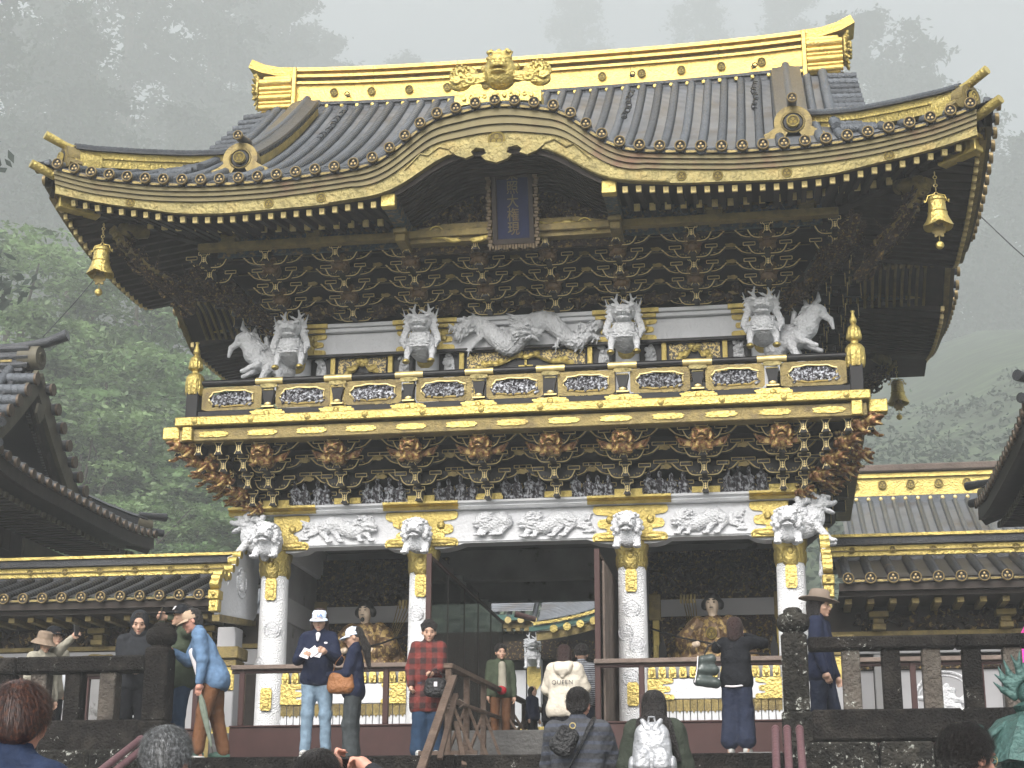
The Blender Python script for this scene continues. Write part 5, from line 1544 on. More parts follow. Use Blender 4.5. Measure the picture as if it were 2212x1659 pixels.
# paving slabs of the terrace
pv = struct('terrace_paving', MB().box(-14, 14, -3.98, 12, ZP-.048, ZP-.03), STONEP)
q = random.Random(4)
x = -3.3
while x < 3.2:
    w_ = q.uniform(.7, 1.1); x1 = min(3.3, x+w_)
    part('paving_slab', MB().box(x+.004, x1-.004, -4.06, -3.2, ZP-.14, ZP+q.uniform(-.004, .004), c=.008), STONEP, pv)
    x = x1
stair = thing('stone_stair', 'wide flight of dark stone steps climbing to the gate', 'stairs', (0, -4.06, -3.3))
q = random.Random(9)
for k in range(18):
    z1 = ZP-.03-.155*k-(.0 if k else 0); y0 = -4.08-.40*k
    if z1 < -3.3: break
    x = -3.32
    seg = []
    while x < 3.3:
        w_ = q.uniform(1.4, 2.2); x1 = x+w_ if 3.32-(x+w_) > .6 else 3.32
        part('step_stone', MB().box(x+.004, x1-.004, y0-.40, y0+.02, z1-.16+3.3, z1+3.3+q.uniform(-.003, .003), c=.012), STONE, stair, (0, 4.06, 0))
        x = x1
# stone retaining wall each side of the stair, of coursed blocks
for s_, lb in ((-1, 'dark lichen-spotted stone retaining wall under the balustrade beside the grey-haired man'), (1, 'dark lichen-spotted stone retaining wall under the balustrade beside the mauve pipes')):
    w_ = thing('retaining_wall', lb, 'stone wall', (s_*8.5, -4.15, -3.3), 0)
    q = random.Random(20+s_)
    z = 0
    for row in range(6):
        h = 2.82/6
        x = 3.34
        while x < 13.5:
            ww = q.uniform(.5, .95)
            a, b = sorted((s_*x, s_*(x+ww)))
            dd = q.uniform(-.03, .03)
            part('stone', MB().box(a+.008-s_*8.5, b-.008-s_*8.5, -.20+dd, .4, z+.008, z+h-.006, c=.022), STONEL, w_)
            x += ww
        z += h
# ------------------------------------------------------------------ stone balustrades
BY = -4.0
def balustrade(s_, zt, zb0, zb1, zsill, label):
    t = thing('stone_balustrade', label, 'balustrade', (0, BY, 0))
    x0, x1 = (3.60, 8.6)
    segs = [x0, 5.1, 6.7, 8.6]
    for a, b in zip(segs, segs[1:]):
        lo_, hi = sorted((s_*a, s_*b))
        part('top_rail', MB().box(lo_+.003, hi-.003, -.15, .12, zb1, zt, c=.018), STONE, t)
        part('sill', MB().box(lo_+.003, hi-.003, -.22, .2, zsill, zb0, c=.02), STONE, t)
    sp = .405
    i = 0
    x = 4.03-.0
    while x < 8.5:
        w_ = .093
        part('baluster', MB().box(s_*x-w_, s_*x+w_, -.10, .10, zb0+.002, zb1-.002, c=.012), STONE if i % 2 else STONEL2, t)
        x += sp; i += 1
    return t
STONEL2 = mat('brownish_mottled_stone', (.075, .062, .050), .85, 0, var=.45, vscale=5, bump=.5, bscale=35, col2=(.13, .115, .095), c2lo=.45, c2hi=.7, c2scale=4, extra=stone_extra(.9))
balustrade(1, .60, .15-.30, .47, -.46, 'dark stone balustrade right of the stair, beside the lichen-covered newel')
balustrade(-1, .545, -.16, .37, -.50, 'dark stone balustrade left of the stair, before the hooded and bucket-hatted visitors')
NEW = MB().box(-.135, .135, -.135, .135, 0, .80, c=.02).lathe([(.12, .80), (.105, .83), (.15, .855), (.172, .90), (.172, .96), (.15, 1.01), (.10, 1.03), (.098, 1.06), (.07, 1.085), (.01, 1.095)], 24)
NEWM = NEW.mesh('newel', [STONE], 50)
nl = link('newel_post', NEWM, None, (-3.47, BY, -.17)); tag(nl, 'stout dark stone newel post with bulbous cap beside the man in the denim shirt', 'newel post')
nr = link('newel_post', with_mat(NEWM, STONEL), None, (3.46, BY, -.16)); tag(nr, 'stone newel post with bulbous cap and white lichen patches, under the brown hat', 'newel post')
for n_, s_ in ((nl, -1), (nr, 1)):
    part('pedestal', MB().box(-.16, .16, -.2, .2, -.34, -.004, c=.02), STONEL if s_ > 0 else STONE, n_)

# ------------------------------------------------------------------ mauve pipe handrails on the stair
def pipe_rail(pts, label, grp=None):
    t = thing('pipe_handrail', label, 'handrail', tuple(pts[0][0]))
    o = Vector(pts[0][0])
    for a, b in pts:
        a, b = Vector(a)-o, Vector(b)-o
        p = part('pipe', MB().tube([a, b], .038, 12).ball(a, .039, 12), PURP, t, smooth=True)
        part('pipe_cap', MB().tube([a+(b-a).normalized()*.03, a+(b-a).normalized()*.07], .042, 12), PURP, p, smooth=True)
        for k in (1, 2.4, 3.8, 5.2):
            c_ = a+(b-a).normalized()*k
            part('stanchion', MB().tube([c_, c_-Vector((0, 0, .75))], .02, 8), PURP, t, smooth=True)
    return t
ptsR = []
for px in (1675, 1700, 1727):
    a = at(px, 1574, y=-4.75); ptsR.append((tuple(a), (a.x, a.y-6.5, a.z-6.5*.385)))
pipe_rail(ptsR, 'three mauve metal handrail pipes on the stair below the right newel')
ptsL = []
for px, py, yy in ((305, 1596, -4.9), (308, 1618, -5.0)):
    a = at(px, py, y=yy); ptsL.append((tuple(a), (a.x, a.y-6.5, a.z-6.5*.385)))
pipe_rail(ptsL, 'two mauve metal handrail pipes on the stair left of the grey-haired man')

# ------------------------------------------------------------------ red-brown barrier in front of the gate
def barrier(x0, x1, posts, y, label):
    t = thing('low_barrier', label, 'barrier', ((x0+x1)/2, y, ZP)); o = Vector(t.location)
    f = lambda *a: MB().box(a[0]-o.x, a[1]-o.x, a[2]-o.y, a[3]-o.y, a[4]-o.z, a[5]-o.z, c=.006)
    part('top_rail', f(x0, x1, y-.09, y+.05, .745, .80), WOODG, t)
    part('base_board', f(x0, x1, y-.03, y+.03, ZP+.002, .02), BROWNR, t)
    part('base_cap', f(x0, x1, y-.05, y+.05, .022, .045), BROWNR, t)
    for x in posts: part('post', f(x-.035, x+.035, y-.035, y+.035, .047, .743), BROWNR, t)
    part('under_rail', f(x0, x1, y-.03, y+.03, .70, .742), BROWNR, t)
barrier(-3.62, -1.16, (-3.48, -1.60), -1.05, 'red-brown wooden barrier with grey top rail before the left bay of the gate')
barrier(1.04, 3.6, (1.08, 1.62, 3.5), -1.05, 'red-brown wooden barrier with grey top rail before the right bay of the gate')
for s_ in (-1, 1):
    barrier(*sorted((s_*4.1, s_*8.0)), [s_*x for x in (4.2, 4.9, 5.7, 6.6, 7.6)], -.75, 'red-brown barrier seen between the balusters %s' % ('behind the hooded visitor' if s_ < 0 else 'before the round white carvings'))

# ------------------------------------------------------------------ clear screens lining the passage
def glassmat(name, tint, a):
    m = bpy.data.materials.new(name); m.use_nodes = True
    N, L = m.node_tree.nodes, m.node_tree.links
    N.clear(); o = N.new('ShaderNodeOutputMaterial'); t = N.new('ShaderNodeBsdfTransparent'); g = N.new('ShaderNodeBsdfGlossy'); mx = N.new('ShaderNodeMixShader')
    t.inputs[0].default_value = (*tint, 1); g.inputs['Roughness'].default_value = .04; g.inputs[0].default_value = (.9, .95, .95, 1)
    fr = N.new('ShaderNodeFresnel'); fr.inputs[0].default_value = 1.45
    ad = N.new('ShaderNodeMath'); ad.operation = 'ADD'; ad.inputs[1].default_value = a
    L.new(fr.outputs[0], ad.inputs[0]); L.new(ad.outputs[0], mx.inputs[0]); L.new(t.outputs[0], mx.inputs[1]); L.new(g.outputs[0], mx.inputs[2]); L.new(mx.outputs[0], o.inputs[0])
    return m
GLASS = glassmat('clear_screen', (.86, .89, .88), .07)
for s_ in (-1, 1):
    zt = 2.17
    t = thing('clear_screen', 'tall clear screen in brown frame lining the %s side of the passage' % ('left' if s_ < 0 else 'right'), 'screen', (s_*1.08, -1.0, 0))
    Y = [0, 1.2, 2.4, 3.5, 4.6, 5.7]
    for a, b in zip(Y, Y[1:]):
        part('pane', MB().box(-.006, .006, a+.012, b-.012, .05, zt-.03), GLASS, t)
        part('mullion', MB().box(-.014, .014, b-.012, b+.012, .05, zt), SOFFIT, t)
    part('front_post', MB().box(-.035, .035, -.035, .01, -.55, zt+.03, c=.005), BROWNR, t)
    part('frame_rail', MB().box(-.02, .02, 0, 5.72, zt-.03, zt+.02, c=.003), BROWNR, t)
    part('frame_rail', MB().box(-.02, .02, 0, 5.72, .0, .05, c=.003), BROWNR, t)
    if s_ > 0:
        for a in range(6): part('board', MB().box(.05, .08, .1+.42*a, .49+.42*a, .0, zt-.1, c=.004), WOODG, t)

# ------------------------------------------------------------------ timber handrail up the middle of the stair and through the passage
tf = thing('timber_handrail', 'old brown timber handrail with braced posts running into the passage', 'handrail', (-.25, -3.85, ZP)); o = Vector(tf.location)
A0, A1 = Vector((-.24, -3.85, .40)), Vector((-.60, 6.2, .88))
rod('top_rail', A0-o+Vector((0, -.05, 0)), A1-o, .10, .05, WOODF, tf)
rod('middle_rail', A0-o-Vector((0, 0, .36)), A1-o-Vector((0, 0, .36)), .07, .035, WOODF, tf)
for k, t_ in enumerate((0, .13, .27, .42, .56, .7, .85)):
    p = A0.lerp(A1, t_); zb = ZP if p.y < -.7 else 0
    rod('post', Vector((p.x, p.y, zb))-o, p-o-Vector((0, 0, .03)), .065, .065, WOODF, tf)
    for d in (-1, 1):
        rod('brace', Vector((p.x+d*.28, p.y+.05, zb))-o, Vector((p.x+d*.02, p.y+.03, zb+(p.z-zb)*.62))-o, .045, .035, WOODF, tf)
    if k < 6: rod('foot_board', Vector((p.x-.32, p.y, zb+.03))-o, Vector((p.x+.32, p.y, zb+.03))-o, .05, .06, WOODF, tf)
b0 = at(979, 1462, y=-4.0); b1 = at(900, 1690, y=-5.6)
rod('sloping_rail', b0-o, b1-o, .085, .05, WOODF, tf)
b2 = at(985, 1500, y=-4.0); b3 = at(950, 1640, y=-4.6); rod('sloping_stay', b2-o, b3-o, .055, .04, WOODF, tf)
b4 = at(985, 1560, y=-4.05); b5 = at(1003, 1655, y=-4.5); rod('sloping_stay', b4-o, b5-o, .05, .04, WOODF, tf)
for p in (Vector((-.24, -3.87, -.02)), Vector((-.24, -3.87, .02)), Vector((-.24, -3.87, -.06))):
    part('rope_tie', MB().torus(p-o, .055, .010, 12, 5, 'z'), WOODG, tf, smooth=True)
part('rope_tie', MB().tube([Vector((-.20, -3.93, 0))-o, Vector((-.1, -3.95, .03))-o, Vector((-.03, -3.95, -.01))-o, Vector((-.1, -3.95, -.05))-o], .009, 5), WOODG, tf, smooth=True)

# ------------------------------------------------------------------ corridors either side
def corridor(s_, label):
    t = thing('corridor', label, 'corridor', (s_*4.2, 0, 0)); ox = s_*4.2
    x0, x1 = 4.10, 9.5
    X = lambda x: s_*x-ox
    ze = 1.87
    def rz(y): return ze+.06+.335*(y)+.01*y*y
    def bx_(a, b, y0, y1, z0, z1, m, nm, c=0.): return part(nm, MB().box(min(X(a), X(b)), max(X(a), X(b)), y0, y1, z0, z1, c=c), m, t)
    mb = MB().grid(lambda i, j: (X(x0)+(X(x1)-X(x0))*i/12, -.02+1.45*j/8, rz(-.02+1.45*j/8)), 13, 9)
    part('roof_surface', mb, TILEY2, t, smooth='all')
    x = 4.22 if s_ > 0 else 4.20; k = 0
    while x < x1-.1:
        r_ = part('tile_row', ribbed([(X(x), -.05+1.40*j/6, rz(-.05+1.4*j/6)+.012) for j in range(7)], .062), TILED, t, smooth=50)
        crest(r_, (X(x), -.05, rz(-.05)-.005), .074, me=CRESTD)
        e = MB().box(X(x+.14)-.085, X(x+.14)+.085, -.03, .02, ze-.01, ze+.03, 0); e.prism([(a+X(x+.14), b+ze+.01) for a, b in lobes(.15, .03, 3, .2, 14)][::-1], -.04, -.03, 1)
        part('edge_tile', e, [TILED, GOLDD], t)
        part('rafter_end', MB().box(X(x)-.045, X(x)+.045, .22, .9, 1.62, 1.69, c=.004), GOLDD if k % 1 == 0 else SOFFIT, t)
        x += .283; k += 1
    bx_(x0, x1, .0, .10, 1.76, 1.862, SOFFIT, 'eave_board')
    bx_(x0, x1, .1, 1.2, 1.70, 1.76, SOFFIT, 'soffit')
    # ridge
    bx_(x0-.1, x1, 1.34, 1.7, 2.28, 2.45, TILED, 'ridge_base')
    rb_ = bx_(x0-.1, x1, 1.33, 1.7, 2.455, 2.60, GOLD, 'ridge_band', .004)
    bx_(x0-.1, x1, 1.30, 1.7, 2.52, 2.535, GOLDD, 'ridge_bead')
    bx_(x0-.1, x1, 1.26, 1.75, 2.605, 2.70, TILED, 'ridge_ledge')
    bx_(x0-.1, x1, 1.22, 1.78, 2.705, 2.745, GOLD, 'ridge_cap')
    x = 4.35
    while x < 9.2:
        crest(rb_, (X(x), 1.325, 2.535), .045); x += .545
    x = 4.25
    while x < 9.3:
        part('ridge_stud', MB().ball((X(x), 1.325, 2.41), (.022, .018, .022), 8), GOLDL, t, smooth=True); x += .28
    # wall below the eave, in bands
    bx_(x0-.2, x1, 1.0, 1.1, -.3, 1.8, SOFFIT, 'wall_backing')
    bx_(x0-.2, x1, .88, 1.0, 1.30, 1.36, GOLDD, 'frieze_sill')
    bx_(x0-.2, x1, .86, 1.0, 1.06, 1.28, GREYP, 'grey_beam', .006)
    P = []; q = random.Random(60+s_)
    for i in range(170):
        P.append(E((q.uniform(.0, 4.6), .95, q.uniform(1.38, 1.62)), (q.uniform(.04, .12), .05, q.uniform(.02, .05)), (0, q.uniform(-60, 60), 0), k=.015))
    part('frieze_carving', smesh(P, .021, DARKC, 'frieze_carving'), None, t, (0, 0, 0), (0, 0, 0), (s_, 1, 1))
    for k, x in enumerate((4.62, 6.25, 7.9)):
        o = part('beam_fitting', MB().prism([(a+X(x), b+1.17) for a, b in lobes(.55, .16, 7, .2, 40)][::-1], .84, .858), GOLDD, t)
        part('boss', MB().torus((X(x), .835, 1.17), .045, .012, 14, 5).ball((X(x), .83, 1.17), (.025, .02, .025), 8), GOLDD, o, smooth=True)
        part('bracket_block', MB().box(X(x)-.09, X(x)+.09, .72, .95, 1.36, 1.44, c=.01).box(X(x)-.07, X(x)+.07, .76, .95, 1.44, 1.52, c=.01).box(X(x)-.13, X(x)+.13, .68, .95, 1.52, 1.60, c=.01), GOLDD, t)
        part('post', MB().box(X(x)-.09, X(x)+.09, .85, 1.0, -.28, 1.05, c=.01), CEIL, t)
        part('post_shoe', MB().box(X(x)-.10, X(x)+.10, .83, .86, -.28, .12, c=.01), GOLDD, t)
    for a, b in ((4.15, 4.52), (4.72, 6.15), (6.36, 7.8), (8.0, 9.4)):
        cx = (a+b)/2
        part('pale_panel', MB().box(min(X(a), X(b)), max(X(a), X(b)), .95, .99, -.05, .85), GREYP, t)
        bx_(a, b, .90, .99, -.16, -.06, GOLDD, 'panel_sill', .006)
        bx_(a, b, .90, .99, .86, 1.0, DARKC, 'panel_frieze')
        bx_(a, b, .92, .99, -.28, -.17, GREYP, 'lower_panel', .006)
        if b-a > .6:
            part('round_moulding', MB().torus((X(cx), .945, .40), .42, .02, 32, 6).torus((X(cx), .945, .40), .37, .01, 32, 5), WHITEC, t, smooth=True)
            P = []
            for i in range(60):
                an = q.uniform(0, 6.28); rr_ = q.uniform(0, .33)
                P.append(E((rr_*math.cos(an), .0, rr_*.8*math.sin(an)), (q.uniform(.03, .09), .04, q.uniform(.02, .045)), (0, q.uniform(-70, 70), 0), k=.015))
            part('bird_relief', smesh(P, .015, WHITEC, 'bird_relief'), None, t, (X(cx), .95, .40))
    # scalloped end board next to the gate: white with gilded rolls
    pb = [(-.95, 1.48), (-.95, 1.80), (-.80, 2.0), (-.6, 1.92), (-.40, 2.22), (-.1, 2.45), (.3, 2.62), (.7, 2.62), (.7, 1.75), (.55, 1.62)]
    M = Matrix.Translation((X(3.92), 0, 0)) @ Matrix.Rotation(R(90), 4, 'Z')
    o = part('end_board', MB().prism([(a, b) for a, b in pb], -.025, .025, 0, M), WHITE, t)
    cs = [(-.98, 1.84), (-.96, 1.93), (-.90, 2.0), (-.82, 2.06), (-.62, 2.0), (-.5, 2.12), (-.38, 2.24), (-.22, 2.37), (-.05, 2.48), (.15, 2.56), (.35, 2.62), (.55, 2.65)]
    for j, (a, b) in enumerate(cs[:-1]):
        c2 = cs[j+1]
        part('gilt_roll', MB().tube([(X(3.94)-.06, (a+c2[0])/2, (b+c2[1])/2), (X(3.94)+.06, (a+c2[0])/2, (b+c2[1])/2)], .055 if j % 3 else .068, 10), GOLD, o, smooth=True)
    part('gilt_block', MB().box(X(3.94)-.075, X(3.94)+.075, -1.04, -.86, 1.68, 1.80, c=.01).box(X(3.94)-.065, X(3.94)+.065, -1.02, -.88, 1.52, 1.675, c=.01).ball((X(3.94)+.0, -1.04, 1.74), .03, 8).ball((X(3.94)+.0, -1.02, 1.60), .03, 8), GOLD, o, smooth=True)
    part('end_lower_board', MB().add([(X(3.92)-.05, -.95, 1.40), (X(3.92)+.05, -.95, 1.40), (X(3.92)+.05, .6, 1.56), (X(3.92)-.05, .6, 1.56), (X(3.92)-.05, -.95, 1.49), (X(3.92)+.05, -.95, 1.49), (X(3.92)+.05, .6, 1.63), (X(3.92)-.05, .6, 1.63)], [(0, 3, 2, 1), (4, 5, 6, 7), (0, 1, 5, 4), (1, 2, 6, 5), (2, 3, 7, 6), (3, 0, 4, 7)]), GOLDD, o)
    part('oval_relief', MB().torus((X(3.92)-s_*.03, -.05, 2.05), .20, .014, 20, 5, 'x').ball((X(3.92)-s_*.03, -.05, 2.08), (.03, .13, .17), 10).ball((X(3.92)-s_*.035, -.08, 1.98), (.04, .09, .06), 8), WHITEC, o, smooth=True)
    # corner pier between corridor and gate
    p = part('end_pier', MB().box(X(4.05)-.13, X(4.05)+.13, -.1, .2, -.28, 1.45 if s_ < 0 else 1.0, c=.012), GREYP, t)
    part('pier_capital', MB().box(X(4.05)-.2, X(4.05)+.2, -.17, .25, 1.02, 1.18, c=.012).box(X(4.05)-.16, X(4.05)+.16, -.13, .25, .92, 1.01, c=.01), GOLDD, p)
    part('pier_cap_fitting', MB().box(X(4.05)-.14, X(4.05)+.14, -.12, -.10, .60, .91, c=.008), GOLD, p)
    part('pier_shoe', MB().box(X(4.05)-.14, X(4.05)+.14, -.12, -.10, -.28, .12, c=.008), GOLD, p)
TILEY2 = mat('dark_pan_tiles', (.055, .052, .050), .33, .3, var=.3, vscale=2.2, col2=(.13, .13, .125), c2lo=.55, c2hi=.72, c2scale=1.2, extra=ribs('Y', 7, .8))
corridor(-1, 'tiled corridor with gold ridge running off behind the hooded visitor')
corridor(1, 'tiled corridor with gold ridge running off behind the brown-hatted visitor')

# ------------------------------------------------------------------ neighbouring buildings with dark hipped and gabled roofs
WALLD = mat('dark_red_brown_wall', (.035, .02, .017), .5, 0, var=.3, vscale=3)
WEAV = mat('bare_grey_gold_board', (.10, .09, .06), .6, .1, var=.4, vscale=3, bump=.1, bscale=8)
def hall(s_, Xe, Yc, ze, half, rise, label, GD=.95):
    t = thing('side_hall', label, 'hall', (s_*Xe, Yc, 0)); 
    L_ = lambda d: -s_*(-d)      # d = distance outward from the eave, away from the gate
    xo = lambda d: s_*d
    def slope(s): return .36*s+.07*s*s
    def lft(d): return .12*max(0, (d-half*.45)/(half*.55))**2
    Zc = lambda d, e: ze+.05+slope(d)+lft(e)*max(0, 1-d/1.5)
    # east/west eave slope (towards the gate): d 0..1.0 then the gable
    mb = MB()
    def fs(i, j):
        d = GD*i/6; y = -half+d+(2*half-2*d)*j/30
        return (xo(d), y, Zc(d, abs(y)))
    mb.grid(fs, 7, 31)
    part('eave_slope', mb, TILEX, t, smooth='all')
    n = int(2*half/.275)
    for j in range(n+1):
        y = -half+.08+(2*half-.16)*j/n
        dd = min(GD, half-abs(y))+.02
        r_ = part('tile_row', ribbed([(xo(-.05+(dd+.05)*k/4), y, Zc((dd)*k/4, abs(y))+.012) for k in range(5)], .066), TILED, t, smooth=50)
        part('end_disc', MB().tube([(xo(-.07), y, Zc(0, abs(y))), (xo(-.03), y, Zc(0, abs(y)))], .074, 12), CRD, r_, smooth=True)
    part('eave_fascia', MB().sweep([(xo(.02), y, Zc(0, abs(y))-.12) for y in xr(-half+.05, half-.05, 24)], [(-.04, -.14), (.04, -.14), (.04, .06), (-.04, .06)], (1, 0, 0)), SOFFIT, t)
    for j in range(int(2*half/.19)):
        y = -half+.25+.19*j
        if y > half-.2: break
        z = Zc(0, abs(y))-.36
        part('rafter', MB().box(min(xo(.28), xo(1.25)), max(xo(.28), xo(1.25)), y-.035, y+.035, z-.035, z+.035, 0), SOFFIT, t)
        part('rafter_end', MB().box(min(xo(.24), xo(.285)), max(xo(.24), xo(.285)), y-.04, y+.04, z-.04, z+.04, 0), WEAV, t)
    part('soffit', MB().add([(xo(.04), -half, ze-.10), (xo(.04), half, ze-.10), (xo(1.5), half, ze-.02), (xo(1.5), -half, ze-.02)], [(0, 1, 2, 3)]), SOFFIT, t)
    # main slopes front and back with the gable verge facing the gate
    H = rise
    def mz(y):
        u = half-abs(y)       # distance up from the front/back eave
        return ze+.05+.36*u+.07*u*u*(H/ (.36*half+.07*half*half) if 0 else 1)
    k_ = (H-.36*half)/(half*half)
    def mz(y): u = half-abs(y); return ze+.05+.36*u+k_*u*u
    mb = MB()
    mb.grid(lambda i, j: (xo(GD+8*i/8), -half+half*j/12, mz(-half+half*j/12)), 9, 13)
    mb.grid(lambda i, j: (xo(GD+8*i/8), half-half*j/12, mz(-half+half*j/12)), 9, 13)
    part('main_roof', mb, TILEY2, t, smooth='all')
    for j in range(22):
        d = GD+.18+.28*j
        part('tile_row', ribbed([(xo(d), y, mz(y)+.012) for y in xr(-half+(0 if d > GD else .2), -.15, 8)], .066), TILED, t, smooth=50)
    for yy, sg in ((-1, 1), (1, 1)):
        m_ = int((half-1.0)/.20)
        for j in range(m_+4):
            u = .95+.27*j
            if u > half-.12: break
            y = yy*(half-u)
            r_ = part('verge_tile', ribbed([(xo(GD-.22), y, mz(y)+.05), (xo(GD+.28), y, mz(y)+.07)], .098, 10, .12), TILE if yy < 0 else TILED, t, smooth=50)
            part('end_disc', MB().tube([(xo(GD-.25), y, mz(y)+.05), (xo(GD-.21), y, mz(y)+.05)], .106, 12), CRD, r_, smooth=True)
        part('verge_roll', ribbed([(xo(GD+.33), yy*(half-u), mz(half-u)+.12) for u in xr(.8, half-.05, 12)], .085, 8, .12), TILE, t, smooth=50)
        part('bargeboard', MB().sweep([(xo(GD-.1), yy*(half-u), mz(half-u)-.14) for u in xr(.7, half, 10)], [(-.04, -.2), (.04, -.2), (.04, .12), (-.04, .12)], (1, 0, 0)), WEAV, t)
        part('bargeboard', MB().sweep([(xo(GD+.02), yy*(half-u), mz(half-u)-.38) for u in xr(.9, half, 10)], [(-.03, -.14), (.03, -.14), (.03, .1), (-.03, .1)], (1, 0, 0)), SOFFIT, t)
        # corner ridge
        cp = [(GD-.05, half-GD), (.7, half-.7), (.38, half-.38), (.15, half-.15)]
        cpts = [(xo(a), yy*b, Zc(a, b)+.02) for a, b in cp]
        c_ = part('corner_ridge', MB().sweep(cpts, [(-.09, 0), (.09, 0), (.09, .17), (.12, .19), (0, .26), (-.12, .19), (-.09, .17)], Vector((1, s_*yy, 0)).normalized()), TILED, t)
        e = Vector(cpts[-1])
        dv = (Vector(cpts[-1])-Vector(cpts[-2])).normalized()
        part('ridge_end', MB().tube([e-dv*.15+Vector((0, 0, .1)), e+dv*.12+Vector((0, 0, .1))], .13, 12), WEAV, c_, smooth=True)
        part('horn_tile', MB().tube([e-dv*.1+Vector((0, 0, .26)), e+dv*.42+Vector((0, 0, .36))], [.05, .075], 10), TILED, c_, smooth=True)
        part('lower_horn', MB().tube([e+Vector((0, 0, .02)), e+dv*.38+Vector((0, 0, .06))], [.06, .07], 10), TILED, c_, smooth=True)
        part('corner_beam_end', MB().tube([e-dv*.3+Vector((0, 0, -.3)), e+dv*.12+Vector((0, 0, -.3))], .09, 4), SOFFIT, c_)
    part('gable_wall', MB().add([(xo(GD+.32), -half+.9, mz(half-.9)-.2), (xo(GD+.32), half-.9, mz(half-.9)-.2), (xo(GD+.32), 0, mz(0)-.2)], [(0, 1, 2)]), BLACK, t)
    part('gable_pendant', MB().prism([(0, mz(0)-.95), (.14, mz(0)-.8), (.10, mz(0)-.62), (-.10, mz(0)-.62), (-.14, mz(0)-.8)], -.02, .02, 0, Matrix.Translation((xo(GD-.18), 0, 0)) @ Matrix.Rotation(R(90), 4, 'Z')), WEAV, t)
    # ridge
    zr = mz(0)
    part('ridge', MB().box(min(xo(GD+.1), xo(9)), max(xo(GD+.1), xo(9)), -.17, .17, zr-.1, zr+.28, c=.02), TILED, t)
    part('ridge_gilt_band', MB().box(min(xo(GD+.3), xo(9)), max(xo(GD+.3), xo(9)), -.185, -.172, zr+.08, zr+.20), GOLDD, t)
    for z_ in (.02, .16, .30): part('ridge_roll', MB().tube([(xo(GD+.02), -.15, zr+z_), (xo(9), -.15, zr+z_)], .055, 8), TILED, t, smooth=True)
    part('ridge_top_roll', MB().tube([(xo(GD-.55), 0, zr+.56), (xo(GD-.2), 0, zr+.44), (xo(GD+.3), 0, zr+.38), (xo(9), 0, zr+.36)], [.10, .085, .08, .08], 12), TILED, t, smooth=True)
    part('ridge_ornament', MB().tube([(xo(GD-.12), 0, zr+.18), (xo(GD+.22), 0, zr+.18)], .20, 16).torus((xo(GD-.13), 0, zr+.17), .09, .018, 14, 5, 'x'), WEAV, t, smooth=True)
    # walls
    part('wall', MB().box(min(xo(1.55), xo(9)), max(xo(1.55), xo(9)), -half+1.4, half-1.4, -.5, ze+.2), WALLD, t)
    for y in xr(-half+1.4, half-1.4, 3):
        part('wall_post', MB().box(xo(1.5)-.08, xo(1.5)+.08, y-.09, y+.09, -.5, ze, c=.01), WALLD, t)
    part('wall_tie', MB().box(xo(1.45)-.06, xo(1.45)+.06, -half+1.3, half-1.3, ze-.75, ze-.6, c=.01), WALLD, t)
    part('pale_side_board', MB().box(xo(1.1)-.02, xo(1.1)+.02, .3, half-1.1, ze-1.3, ze-.42), WEAV, t)
    return t
CRD = mat('bronze_end_disc', (.10, .07, .045), .5, .3, var=.4, vscale=20)
hall(-1, 7.6, 2.95, 3.90, 3.15, 2.30, 'dark tiled gabled hall behind the left corridor', 1.05)
hall(1, 6.58, 2.45, 3.85, 3.0, 2.3, 'dark tiled hall cut off by the frame beyond the right corridor', 2.0)

# ------------------------------------------------------------------ far hall with a gold ridge, seen over the right corridor
fh = thing('far_hall', 'distant hall roof with bright gold ridge above the right corridor', 'hall', (7, 16, 0))
def fz(y): return 6.55-(20-16-.0)*0+.0
zr_ = 7.0
mb = MB().grid(lambda i, j: (-2.2+6*i/10, -2.6+2.6*j/8, 6.45-.62*(2.6-2.6*j/8)+.02*(2.6-2.6*j/8)**2), 11, 9)
part('roof_surface', mb, TILEY, fh, smooth='all')
for j in range(22):
    x = -2.05+.265*j
    part('tile_row', MB().tube([(x, y, 6.45-.62*(-y)+.02*y*y+.01) for y in (-2.6, -1.7, -.8, 0)], .06, 8), TILE, fh, smooth=True)
zr0 = 6.47
rb_ = part('ridge_band', MB().box(-2.3, 4, -.05, .3, zr0+.08, zr0+.62, c=.01), GOLD, fh)
part('ridge_base', MB().box(-2.3, 4, -.1, .3, zr0-.12, zr0+.075), TILE, fh)
part('ridge_ledge', MB().box(-2.3, 4, -.12, .35, zr0+.50, zr0+.53), GOLD, fh)
part('ridge_cap', MB().box(-2.3, 4, -.14, .35, zr0+.63, zr0+.80, c=.03), WOODG, fh)
for j in range(9): crest(rb_, (-1.85+.62*j, -.055, zr0+.34), .10)
for j in range(20):
    part('ridge_stud', MB().ball((-2.1+.272*j, -.115, zr0+.0), (.05, .03, .05), 8), GOLDL, fh, smooth=True)
part('wall', MB().box(-2, 4, -1.2, 2, -.5, 5.3), WALLD, fh)

